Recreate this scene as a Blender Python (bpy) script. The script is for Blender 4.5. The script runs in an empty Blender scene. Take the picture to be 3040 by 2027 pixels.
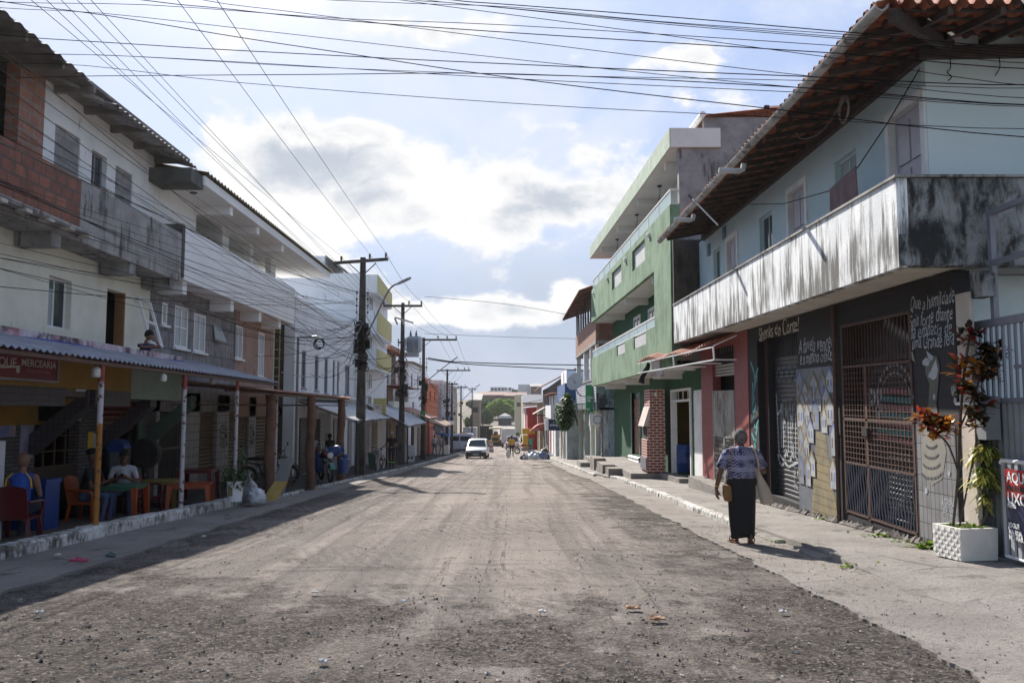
import bpy, bmesh, math, random
from mathutils import Vector as V, Matrix, noise
R = math.radians
S = bpy.context.scene; C = S.collection
# ---------------- camera, sky, sun, exposure ----------------
F = 2431.0; TH = math.atan(195/2431); EYE = V((0, 0, 1.5))
cam = bpy.data.cameras.new('camera'); co = bpy.data.objects.new('camera', cam); C.objects.link(co)
cam.sensor_width = 36; cam.lens = 36*F/3040; cam.clip_end = 3000; cam.clip_start = .05
co.location = EYE; co.rotation_euler = (math.pi/2+TH, 0, 0); S.camera = co
SUN_AZ, SUN_EL = -20, 38
S.view_settings.view_transform = 'Standard'; S.view_settings.look = 'None'
S.view_settings.exposure = 0.86; S.view_settings.gamma = 1
sd = V((math.sin(R(SUN_AZ))*math.cos(R(SUN_EL)), math.cos(R(SUN_AZ))*math.cos(R(SUN_EL)), math.sin(R(SUN_EL))))
sl = bpy.data.lights.new('sun', 'SUN'); so = bpy.data.objects.new('sun', sl); C.objects.link(so)
sl.energy = 5.0; sl.angle = R(.5); sl.color = (1, .94, .85); so.location = (0, 0, 40)
so.rotation_mode = 'QUATERNION'; so.rotation_quaternion = sd.to_track_quat('Z', 'Y')

class NT:
    """small node-tree writer"""
    def __init__(s, t): s.t = t; t.nodes.clear()
    def n(s, k, **kw):
        o = s.t.nodes.new(k)
        for a, b in kw.items():
            if a.startswith('_'): o.inputs[int(a[1:])].default_value = b
            else: setattr(o, a, b)
        return o
    def l(s, a, b): s.t.links.new(a, b)
    def put(s, i, x):
        if hasattr(x, 'is_linked') or hasattr(x, 'links'): s.l(x, i)
        else: i.default_value = x
    def m(s, op, a, b=0., clamp=False):
        o = s.n('ShaderNodeMath', operation=op, use_clamp=clamp); s.put(o.inputs[0], a); s.put(o.inputs[1], b); return o.outputs[0]
    def mr(s, x, a, b, c=0., d=1., smooth=True):
        o = s.n('ShaderNodeMapRange', interpolation_type='SMOOTHSTEP' if smooth else 'LINEAR'); s.put(o.inputs[0], x)
        for i, q in zip((1, 2, 3, 4), (a, b, c, d)): s.put(o.inputs[i], q)
        return o.outputs[0]
    def mix(s, f, a, b, blend='MIX'):
        o = s.n('ShaderNodeMix', data_type='RGBA', blend_type=blend)
        s.put(o.inputs[0], f); s.put(o.inputs[6], c4(a)); s.put(o.inputs[7], c4(b)); return o.outputs[2]
    def noise(s, vec, sc, det=5., rough=.55, dist=0.):
        o = s.n('ShaderNodeTexNoise'); s.l(vec, o.inputs['Vector']); o.inputs['Scale'].default_value = sc
        o.inputs['Detail'].default_value = det; o.inputs['Roughness'].default_value = rough; o.inputs['Distortion'].default_value = dist
        return o.outputs[0]
    def map(s, vec, sc=(1, 1, 1), loc=(0, 0, 0), rot=(0, 0, 0)):
        o = s.n('ShaderNodeMapping'); s.l(vec, o.inputs[0]); o.inputs[1].default_value = loc; o.inputs[2].default_value = rot
        o.inputs[3].default_value = sc; return o.outputs[0]
    def sep(s, vec): o = s.n('ShaderNodeSeparateXYZ'); s.l(vec, o.inputs[0]); return o.outputs
    def comb(s, x, y, z=0.):
        o = s.n('ShaderNodeCombineXYZ')
        for i, q in enumerate((x, y, z)): s.put(o.inputs[i], q)
        return o.outputs[0]
def c4(c): return (c[0], c[1], c[2], 1.) if isinstance(c, tuple) and len(c) == 3 else c

w = bpy.data.worlds.new('World'); S.world = w; w.use_nodes = True
T = NT(w.node_tree); out = T.n('ShaderNodeOutputWorld'); bg = T.n('ShaderNodeBackground'); bg.inputs[1].default_value = .1
sky = T.n('ShaderNodeTexSky', sky_type='NISHITA'); sky.sun_disc = False
sky.sun_elevation = R(SUN_EL); sky.sun_rotation = R(SUN_AZ); sky.air_density = 1.2; sky.dust_density = 1.0
tc = T.n('ShaderNodeTexCoord').outputs['Generated']
x, y, z = T.sep(tc)
ay = T.m('MAXIMUM', T.m('ABSOLUTE', y), .12)
px = T.m('DIVIDE', x, ay); pz = T.m('DIVIDE', z, ay)
q = T.comb(px, T.m('MULTIPLY', pz, 1.5), 0.)
wn = T.n('ShaderNodeTexNoise'); T.l(q, wn.inputs['Vector']); wn.inputs['Scale'].default_value = 7; wn.inputs['Detail'].default_value = 6
qw = T.n('ShaderNodeVectorMath', operation='MULTIPLY_ADD'); T.l(wn.outputs['Color'], qw.inputs[0]); qw.inputs[1].default_value = (.08, .08, 0); T.l(q, qw.inputs[2])
qv = qw.outputs[0]
n1 = T.noise(qv, 5.0, 10, .58); n2 = T.noise(q, 2.6, 7, .62, .6); n3 = T.noise(T.map(qv, (1, 1, 1), (3.3, 1.7, 0)), 4.2, 5, .55)
dens = None
# cumulus banks: azimuth/elevation tangents of the centre, half widths, weight
def sk(u, v, ru, rv, wt): return ((u-1520)/F, (1208-v)/F, ru/F, rv/F, wt)
for (a, e, ra, re_, wt) in (sk(1000, 560, 560, 190, 1.0), sk(1560, 590, 380, 140, .95), sk(1790, 480, 150, 150, .7), sk(1380, 925, 300, 55, .95), sk(1700, 870, 90, 70, .75), sk(1650, 690, 200, 70, .6), sk(850, 800, 330, 190, .9), sk(650, 370, 190, 80, .5), sk(400, 700, 420, 200, .8),
                          sk(1900, 140, 420, 60, .5), sk(330, 420, 200, 70, .5), sk(1000, 380, 300, 90, .6), sk(1300, 60, 500, 70, .4), sk(2600, 700, 600, 300, .7)):
    dx = T.m('DIVIDE', T.m('SUBTRACT', px, a), ra); dz = T.m('DIVIDE', T.m('SUBTRACT', pz, e), re_)
    d2 = T.m('ADD', T.m('MULTIPLY', dx, dx), T.m('MULTIPLY', dz, dz))
    g = T.m('MULTIPLY', T.m('POWER', 2.0, T.m('MULTIPLY', d2, -1.3)), wt)
    dens = g if dens is None else T.m('MAXIMUM', dens, g)
dn = T.m('ADD', T.m('ADD', dens, .07), T.m('MULTIPLY', T.m('SUBTRACT', n1, .5), 2.7))
cm = T.mr(dn, .40, .66)
shade = T.m('MULTIPLY', T.mr(n3, .43, .60), T.mr(dn, .55, .95))
ccol = T.mix(shade, (5.7, 5.65, 5.6), (3.2, 3.5, 4.0))
front = T.mr(y, -.2, .6); low = T.mr(z, .75, .30)
fl = T.m('MULTIPLY', front, low)
sk0 = T.mix(T.m('MAXIMUM', T.mr(fl, 0, 1, .06, .8), T.mr(x, -.25, .55, .08, .6)), sky.outputs[0], (2.6, 3.2, 4.9))
cir = T.m('MULTIPLY', T.mr(n2, .38, .62), T.mr(fl, 0, 1, .12, .85))
sk1 = T.mix(cir, sk0, (4.6, 4.9, 5.55))
bank = T.m('MULTIPLY', T.m('MULTIPLY', T.mr(pz, .26, .08), T.mr(T.noise(q, 3.0, 4), .30, .6, .6, 1.)), front)
sk2 = T.mix(T.m('MULTIPLY', bank, .92), sk1, (2.5, 2.9, 3.65))
fin = T.mix(T.m('MULTIPLY', cm, T.mr(fl, 0, 1, .25, 1.)), sk2, ccol)
T.l(fin, bg.inputs[0]); T.l(bg.outputs[0], out.inputs[0])

# ---------------- geometry helpers ----------------
CT, ST = math.cos(TH), math.sin(TH)
def ray(u, v):
    a = (u-1520)/F; b = (1013.5-v)/F
    return V((a, CT-b*ST, ST+b*CT))
def atY(u, v, Y): d = ray(u, v); return EYE+d*(Y/d.y)
def atX(u, v, X): d = ray(u, v); return EYE+d*(X/d.x)
def gz(Y):
    if Y < 118: return -.0372*Y
    if Y < 165:
        t = (Y-118)/47; return -4.39-.0372*47*(t-t*t*.5)
    b = -4.39-.0372*47*.5
    if Y < 260: return b+.85*((Y-165)/95)**1.3
    return b+.85+min(9.5, .075*(Y-260))
def gnd(u, v, h=0.):
    d = ray(u, v); lo, hi = 1., 330.
    for _ in range(60):
        m = (lo+hi)/2; t = m/d.y
        if 1.5+t*d.z > gz(m)+h: lo = m
        else: hi = m
    return EYE+d*(lo/d.y)

SPLIT = {'blocked_window', 'tiled_pillar', 'bracket', 'roof_beam', 'beam', 'parapet_window', 'red_tiled_pillar', 'step_block', 'balcony_inset', 'tile_end', 'tiled_beam', 'painted_dot'}
class MB:
    def __init__(s): s.v = []; s.f = []; s.mi = []; s.cur = 0
    def face(s, *ps):
        i = len(s.v); s.v += [V(p) for p in ps]; s.f.append(tuple(range(i, i+len(ps)))); s.mi.append(s.cur); return s
    def hexa(s, p):
        i = len(s.v); s.v += [V(q) for q in p]
        for f in ((0, 3, 2, 1), (4, 5, 6, 7), (0, 1, 5, 4), (1, 2, 6, 5), (2, 3, 7, 6), (3, 0, 4, 7)): s.f.append(tuple(i+k for k in f)); s.mi.append(s.cur)
        return s
    def box(s, x0, x1, y0, y1, z0, z1):
        return s.hexa([(x0, y0, z0), (x1, y0, z0), (x1, y1, z0), (x0, y1, z0), (x0, y0, z1), (x1, y0, z1), (x1, y1, z1), (x0, y1, z1)])
    def bar(s, a, b, w, h=None, up=(0, 0, 1)):
        a, b = V(a), V(b); h = h or w; d = (b-a).normalized(); u = V(up)
        if abs(d.dot(u)) > .98: u = V((0, 1, 0))
        r = d.cross(u).normalized()*(w/2); n = r.cross(d).normalized()*(h/2)
        return s.hexa([a-r-n, a+r-n, a+r+n, a-r+n, b-r-n, b+r-n, b+r+n, b-r+n])
    def loft(s, rings, cap=True, closed=True):
        i = len(s.v); n = len(rings[0])
        for r in rings: s.v += [V(p) for p in r]
        for a in range(len(rings)-1):
            for k in range(n if closed else n-1):
                k2 = (k+1) % n; s.f.append((i+a*n+k, i+a*n+k2, i+(a+1)*n+k2, i+(a+1)*n+k)); s.mi.append(s.cur)
        if cap and closed:
            s.f.append(tuple(i+k for k in reversed(range(n)))); s.mi.append(s.cur)
            s.f.append(tuple(i+(len(rings)-1)*n+k for k in range(n))); s.mi.append(s.cur)
        return s
    def tube(s, pts, r, n=8, cap=True):
        pts = [V(p) for p in pts]; rr = r if isinstance(r, (list, tuple)) else [r]*len(pts); rings = []; pu = None
        for k, p in enumerate(pts):
            d = (pts[min(k+1, len(pts)-1)]-pts[max(k-1, 0)]).normalized()
            u = pu if pu is not None else (V((0, 0, 1)) if abs(d.z) < .9 else V((0, 1, 0)))
            a = d.cross(u).normalized(); b = a.cross(d).normalized(); pu = b
            rings.append([p+(a*math.cos(t)+b*math.sin(t))*rr[k] for t in [2*math.pi*j/n for j in range(n)]])
        return s.loft(rings, cap)
    def lathe(s, prof, c=(0, 0, 0), n=16, axis='z'):
        c = V(c); rings = []
        for r, h in prof:
            ring = []
            for j in range(n):
                t = 2*math.pi*j/n; x, y = r*math.cos(t), r*math.sin(t)
                ring.append(c+(V((x, y, h)) if axis == 'z' else V((h, x, y)) if axis == 'x' else V((y, h, x))))
            rings.append(ring)
        return s.loft(rings)
    def ell(s, c, rx, ry, rz, n=12, m=8, rot=None):
        c = V(c); rings = []
        for k in range(m+1):
            t = math.pi*(k/m*.98+.01); ring = []
            for j in range(n):
                a = 2*math.pi*j/n; p = V((rx*math.sin(t)*math.cos(a), ry*math.sin(t)*math.sin(a), -rz*math.cos(t)))
                ring.append(c+(rot @ p if rot else p))
            rings.append(ring)
        return s.loft(rings)
    def torus(s, c, R_, r, axis='x', n=24, m=8):
        pts = []; c = V(c)
        i = len(s.v)
        for a in range(n):
            t = 2*math.pi*a/n
            for b in range(m):
                p = 2*math.pi*b/m; rad = R_+r*math.cos(p); q_ = (rad*math.cos(t), rad*math.sin(t), r*math.sin(p))
                s.v.append(c+(V((q_[2], q_[0], q_[1])) if axis == 'x' else V((q_[0], q_[2], q_[1])) if axis == 'y' else V(q_)))
        for a in range(n):
            for b in range(m):
                s.f.append((i+a*m+b, i+((a+1) % n)*m+b, i+((a+1) % n)*m+(b+1) % m, i+a*m+(b+1) % m)); s.mi.append(s.cur)
        return s
    def grid(s, fn, nu, nv):
        i = len(s.v)
        for a in range(nu+1):
            for b in range(nv+1): s.v.append(V(fn(a/nu, b/nv)))
        for a in range(nu):
            for b in range(nv):
                k = i+a*(nv+1)+b; s.f.append((k, k+nv+1, k+nv+2, k+1)); s.mi.append(s.cur)
        return s
    def prism(s, poly, off):
        off = V(off); return s.loft([[V(p) for p in poly], [V(p)+off for p in poly]])
    def corr(s, o, e1, e2, n, amp, up=(0, 0, 1), nv=1, seg=6, sag=0., step=0.):
        o, e1, e2, up = V(o), V(e1), V(e2), V(up)
        def fn(a, b):
            st = step*(b*nv-int(min(b*nv, nv-.001))) if step else 0
            return o+e1*a+e2*b+up*(amp*math.sin(a*n*2*math.pi)-sag*4*b*(1-b))
        return s.grid(fn, n*seg, nv)
    def xf(s, M_, start=0):
        for k in range(start, len(s.v)): s.v[k] = M_ @ s.v[k]
        return s
    def build(s, name, mat, parent=None, smooth=False, normals=True, **props):
        if name in SPLIT and len(s.f) > 6:
            pr = list(range(len(s.v)))
            def fd(i):
                while pr[i] != i: pr[i] = pr[pr[i]]; i = pr[i]
                return i
            for f in s.f:
                for k in f[1:]: pr[fd(k)] = fd(f[0])
            gs = {}
            for f in s.f: gs.setdefault(fd(f[0]), []).append(f)
            if len(gs) > 1:
                for fs in gs.values():
                    q = MB(); ix = {}
                    for f in fs:
                        for k in f:
                            if k not in ix: ix[k] = len(q.v); q.v.append(s.v[k])
                        q.f.append(tuple(ix[k] for k in f)); q.mi.append(0)
                    o = q._build(name, mat, parent, smooth, normals, **props)
                return o
        return s._build(name, mat, parent, smooth, normals, **props)
    def _build(s, name, mat, parent=None, smooth=False, normals=True, **props):
        me = bpy.data.meshes.new(name); me.from_pydata([tuple(p) for p in s.v], [], s.f)
        for m_ in (mat if isinstance(mat, (list, tuple)) else [mat]): me.materials.append(m_)
        if any(s.mi): me.polygons.foreach_set('material_index', s.mi)
        bm = bmesh.new(); bm.from_mesh(me); bmesh.ops.remove_doubles(bm, verts=bm.verts, dist=1e-5)
        if normals: bmesh.ops.recalc_face_normals(bm, faces=bm.faces)
        bm.to_mesh(me); bm.free()
        if smooth:
            me.polygons.foreach_set('use_smooth', [True]*len(me.polygons))
            if smooth != 2: me.set_sharp_from_angle(angle=R(40))
        o = bpy.data.objects.new(name, me); C.objects.link(o)
        if parent is not None: attach(o, parent)
        for k, v_ in props.items(): o[k] = v_
        return o
def attach(o, parent):
    o.parent = parent
    if parent.type == 'EMPTY': o.matrix_parent_inverse = Matrix.Translation(-parent.location)
def thing(name, label, cat, loc=(0, 0, 0), group=None):
    o = bpy.data.objects.new(name, None); o.empty_display_size = .2; C.objects.link(o); o.location = loc
    o['label'] = label; o['category'] = cat
    if group: o['group'] = group
    return o
def tag(o, label, cat, group=None):
    o['label'] = label; o['category'] = cat
    if group: o['group'] = group
    return o
def struct(o): o['kind'] = 'structure'; return o
def kids(o): return [c for c in bpy.data.objects if c.parent is o]
def dup(root, loc, rz=0., sc=1., label=None, group=None, swap=None):
    r = root.copy(); C.objects.link(r); r.location = loc; r.rotation_euler = (0, 0, rz); r.scale = (sc,)*3 if not isinstance(sc, tuple) else sc
    if label: r['label'] = label
    if group: r['group'] = group
    def fix(c):
        if swap and c.type == 'MESH' and any(m_.name in swap for m_ in c.data.materials):
            c.data = c.data.copy()
            for k, m_ in enumerate(c.data.materials):
                if m_.name in swap: c.data.materials[k] = swap[m_.name]
    fix(r)
    for ch in kids(root):
        c = ch.copy(); C.objects.link(c); c.parent = r; fix(c)
        for g in kids(ch):
            d = g.copy(); C.objects.link(d); d.parent = c; fix(d)
    return r
class Fr:
    """facade plane X = X0 + dx*Y whose level lines rise dz per metre; side +1: street towards +X"""
    def __init__(s, X0, side, dx=0., dz=0.): s.X0, s.side, s.dx, s.dz = X0, side, dx, dz
    def uv(s, u, v):
        d = ray(u, v); t = s.X0/(d.x-s.dx*d.y); Y = t*d.y; return Y, 1.5+t*d.z-s.dz*Y
    def w(s, Y, z, o=0.): return V((s.X0+s.dx*Y+o*s.side, Y, z+s.dz*Y))
    def slab(s, mb, Y0, Y1, z0, z1, o0, o1):
        return mb.hexa([s.w(Y0, z0, o0), s.w(Y1, z0, o0), s.w(Y1, z1, o0), s.w(Y0, z1, o0), s.w(Y0, z0, o1), s.w(Y1, z0, o1), s.w(Y1, z1, o1), s.w(Y0, z1, o1)])
    def rc(s, u0, u1, vt, vb):
        """rectangle from pixel columns u0,u1 and top/bottom rows read at u0"""
        Y0, zt = s.uv(u0, vt); zb = s.uv(u0, vb)[1]; Y1 = s.uv(u1, vt)[0]
        return (min(Y0, Y1), max(Y0, Y1), zb, zt)
    def wall(s, mb, Y0, Y1, z0, z1, holes=(), t=.2, o=0.):
        ys = sorted({Y0, Y1, *[min(max(h[i], Y0), Y1) for h in holes for i in (0, 1)]}); zs = sorted({z0, z1, *[min(max(h[i], z0), z1) for h in holes for i in (2, 3)]})
        ny, nz = len(ys)-1, len(zs)-1
        def solid(a, b):
            if a < 0 or b < 0 or a >= ny or b >= nz: return False
            y_, z_ = (ys[a]+ys[a+1])/2, (zs[b]+zs[b+1])/2
            return not any(h[0] < y_ < h[1] and h[2] < z_ < h[3] for h in holes)
        for a in range(ny):
            for b in range(nz):
                if not solid(a, b): continue
                A, B, c, d = ys[a], ys[a+1], zs[b], zs[b+1]; P = s.w
                mb.face(P(A, c, o), P(B, c, o), P(B, d, o), P(A, d, o)); mb.face(P(A, c, o-t), P(A, d, o-t), P(B, d, o-t), P(B, c, o-t))
                if not solid(a-1, b): mb.face(P(A, c, o), P(A, d, o), P(A, d, o-t), P(A, c, o-t))
                if not solid(a+1, b): mb.face(P(B, c, o), P(B, c, o-t), P(B, d, o-t), P(B, d, o))
                if not solid(a, b-1): mb.face(P(A, c, o), P(A, c, o-t), P(B, c, o-t), P(B, c, o))
                if not solid(a, b+1): mb.face(P(A, d, o), P(B, d, o), P(B, d, o-t), P(A, d, o-t))
        return mb
    def ribbon(s, mb, pts, wd, o=.004):
        """painted stroke along (Y,z) points"""
        for (a, b) in zip(pts[:-1], pts[1:]):
            d = V((b[0]-a[0], b[1]-a[1], 0)); L = d.length
            if L < 1e-6: continue
            n = V((-d.y, d.x, 0))/L*wd/2; e = d/L*wd*.3
            q_ = [V((a[0], a[1], 0))-n-e, V((b[0], b[1], 0))-n+e, V((b[0], b[1], 0))+n+e, V((a[0], a[1], 0))+n-e]
            mb.face(*[s.w(k.x, k.y, o) for k in q_])
        return mb
def window(fr, r, parent, fm, gm, nx=2, ny=1, fw=.05, o=-.08, name='window', sill=None):
    mb = MB(); a, b, c, d = r; t = .05
    fr.slab(mb, a, b, c, c+fw, o-t, o); fr.slab(mb, a, b, d-fw, d, o-t, o); fr.slab(mb, a, a+fw, c+fw, d-fw, o-t, o); fr.slab(mb, b-fw, b, c+fw, d-fw, o-t, o)
    for k in range(1, nx): q_ = a+(b-a)*k/nx; fr.slab(mb, q_-fw*.35, q_+fw*.35, c+fw, d-fw, o-t*.9, o-.005)
    for k in range(1, ny): q_ = c+(d-c)*k/ny; fr.slab(mb, a+fw, b-fw, q_-fw*.3, q_+fw*.3, o-t*.8, o-.01)
    if sill: fr.slab(mb, a-.06, b+.06, c-.06, c-.002, -.05, sill)
    w_ = mb.build(name, fm, parent)
    g = MB(); fr.slab(g, a+fw*.5, b-fw*.5, c+fw*.5, d-fw*.5, o-t*.6, o-t*.5); g.build('pane', gm, w_)
    return w_
def slats(fr, r, n, o0, o1, name, mat, parent, **kw):
    """rolling shutter: rounded horizontal slats"""
    mb = MB(); a, b, c, d = r; prof = []
    for k in range(n):
        z0 = c+(d-c)*k/n; h = (d-c)/n
        for (f, oo) in ((0, 0), (.2, .75), (.5, 1), (.8, .75), (.97, 0)): prof.append((z0+h*f, o0+(o1-o0)*oo))
    prof.append((d, o0))
    mb.loft([[fr.w(a, z_, o_) for z_, o_ in prof], [fr.w(b, z_, o_) for z_, o_ in prof]], cap=False, closed=False)
    return mb.build(name, mat, parent, smooth=True, **kw)
def text_mb(body, size, o, xd, yd, shear=0., off=0., sx=1., extr=0.):
    cu = bpy.data.curves.new('t', 'FONT'); cu.body = body; cu.size = size; cu.shear = shear; cu.offset = off; cu.resolution_u = 3
    ob = bpy.data.objects.new('t', cu); C.objects.link(ob); bpy.context.view_layer.update()
    me = bpy.data.meshes.new_from_object(ob.evaluated_get(bpy.context.evaluated_depsgraph_get()))
    mb = MB(); o, xd, yd = V(o), V(xd), V(yd)
    mb.v = [o+xd*(v.co.x*sx)+yd*v.co.y for v in me.vertices]; mb.f = [tuple(p.vertices) for p in me.polygons]; mb.mi = [0]*len(mb.f)
    bpy.data.objects.remove(ob); bpy.data.curves.remove(cu); bpy.data.meshes.remove(me)
    return mb
def lerp(a, b, t): return a+(b-a)*t
def smooth_pts(pts, n=6):
    pts = [V(p) for p in pts]; o = []
    for i in range(len(pts)-1):
        p0, p1, p2, p3 = pts[max(i-1, 0)], pts[i], pts[i+1], pts[min(i+2, len(pts)-1)]
        for k in range(n):
            t = k/n; o.append(.5*((2*p1)+(p2-p0)*t+(2*p0-5*p1+4*p2-p3)*t*t+(3*p1-p0-3*p2+p3)*t**3))
    return o+[pts[-1]]
# ---------------- materials ----------------
MATS = {}
def base(name):
    m = bpy.data.materials.new(name); m.use_nodes = True; t = NT(m.node_tree)
    o = t.n('ShaderNodeOutputMaterial'); b = t.n('ShaderNodeBsdfPrincipled'); t.l(b.outputs[0], o.inputs[0])
    return m, t, b
def bump(t, b, h, st, dist=.02):
    u = t.n('ShaderNodeBump'); u.inputs['Strength'].default_value = st; u.inputs['Distance'].default_value = dist
    t.l(h, u.inputs['Height']); t.l(u.outputs[0], b.inputs['Normal'])
def pl(name, c1, c2=None, sc=2.5, rough=.85, bp=.15, bs=40., dirt=None, damt=.5, dsc=(2.5, 2.5, .45), dn=3., metal=0., spec=None, trans=0., zg=None):
    """plaster / paint / metal: two tones by noise, optional dirt streaks"""
    if name in MATS: return MATS[name]
    m, t, b = base(name); c = t.n('ShaderNodeTexCoord').outputs['Object']
    c2 = c2 or tuple(k*.8 for k in c1)
    f = t.noise(c, sc, 6, .6); col = t.mix(t.mr(f, .35, .68), c1, c2)
    if dirt:
        d = t.noise(t.map(c, dsc), dn, 8, .68, .3); d2 = t.noise(c, 1.1, 3)
        k = t.m('ADD', d, t.m('MULTIPLY', t.m('SUBTRACT', d2, .5), .5))
        if zg: k = t.m('ADD', k, t.mr(t.m('ADD', t.sep(c)[2], t.m('MULTIPLY', t.m('SUBTRACT', d2, .5), 1.2)), zg[0], zg[1], zg[2], zg[3]))
        col = t.mix(t.mr(k, .74-damt*.38, .82-damt*.22), col, dirt)
    t.put(b.inputs['Base Color'], col); b.inputs['Roughness'].default_value = rough; b.inputs['Metallic'].default_value = metal
    if spec is not None: b.inputs['Specular IOR Level'].default_value = spec
    if trans: b.inputs['Transmission Weight'].default_value = trans
    if bp: bump(t, b, t.noise(c, bs, 4), bp)
    if 'leaf' in name:
        tr = t.n('ShaderNodeBsdfTranslucent'); t.l(col, tr.inputs[0]); mx = t.n('ShaderNodeMixShader', _0=.45); o = [q for q in t.t.nodes if q.type == 'OUTPUT_MATERIAL'][0]
        t.l(b.outputs[0], mx.inputs[1]); t.l(tr.outputs[0], mx.inputs[2]); t.l(mx.outputs[0], o.inputs[0])
    MATS[name] = m; return m
def brick(name, c1, c2, mortar, bw, bh, ms=.012, off=.5, rough=.8, bp=.5, dirt=None, damt=.4, rnd=.6, sharp=.2):
    if name in MATS: return MATS[name]
    m, t, b = base(name); c = t.n('ShaderNodeTexCoord').outputs['Object']; x_, y_, z_ = t.sep(c)
    vec = t.comb(t.m('ADD', x_, y_), z_, 0.)
    k = t.n('ShaderNodeTexBrick', offset=off); t.l(vec, k.inputs['Vector'])
    k.inputs['Scale'].default_value = 1; k.inputs['Mortar Size'].default_value = ms; k.inputs['Brick Width'].default_value = bw; k.inputs['Row Height'].default_value = bh
    k.inputs['Mortar Smooth'].default_value = sharp; k.inputs['Bias'].default_value = 0
    k.inputs['Color1'].default_value = c4(c1); k.inputs['Color2'].default_value = c4(c2); k.inputs['Mortar'].default_value = c4(mortar)
    n_ = t.noise(c, 5, 6); col = t.mix(t.mr(n_, .3, .75, 0., rnd), k.outputs[0], t.mix(1., k.outputs[0], (.55, .5, .48), 'MULTIPLY'))
    if dirt:
        d = t.noise(t.map(c, (2, 2, .5)), 2.2, 8, .68); col = t.mix(t.mr(d, .72-damt*.35, .82-damt*.2), col, dirt)
    t.put(b.inputs['Base Color'], col); b.inputs['Roughness'].default_value = rough
    h = t.m('SUBTRACT', t.m('MULTIPLY', t.noise(c, 60, 3), .25), k.outputs[1]); bump(t, b, h, bp, .012)
    MATS[name] = m; return m
def glass(name, col=(.05, .07, .09), rough=.08, alpha=1.):
    if name in MATS: return MATS[name]
    m, t, b = base(name); b.inputs['Base Color'].default_value = c4(col); b.inputs['Roughness'].default_value = rough
    b.inputs['IOR'].default_value = 1.5; b.inputs['Alpha'].default_value = alpha
    MATS[name] = m; return m
def pattern(name, c1, c2, sc):
    """printed fabric: dense geometric bands"""
    if name in MATS: return MATS[name]
    m, t, b = base(name); c = t.n('ShaderNodeTexCoord').outputs['Object']; x_, y_, z_ = t.sep(c)
    zz = t.m('MULTIPLY', z_, sc); tri = t.m('PINGPONG', t.m('MULTIPLY', t.m('ADD', x_, y_), sc*2), .5)
    k = t.m('SINE', t.m('MULTIPLY', t.m('ADD', zz, tri), 14.))
    n_ = t.noise(c, 14, 3); msk = t.mr(t.m('ADD', k, t.m('MULTIPLY', t.m('SUBTRACT', n_, .5), 3.5)), -.55, -.2)
    bd = t.mr(t.m('SINE', t.m('MULTIPLY', z_, 38.)), .3, .5); col = t.mix(msk, c1, c2); col = t.mix(t.m('MULTIPLY', bd, .5), col, c1)
    t.put(b.inputs['Base Color'], col); b.inputs['Roughness'].default_value = .9; bump(t, b, t.noise(c, 18, 4), .35, .03)
    MATS[name] = m; return m

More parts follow.
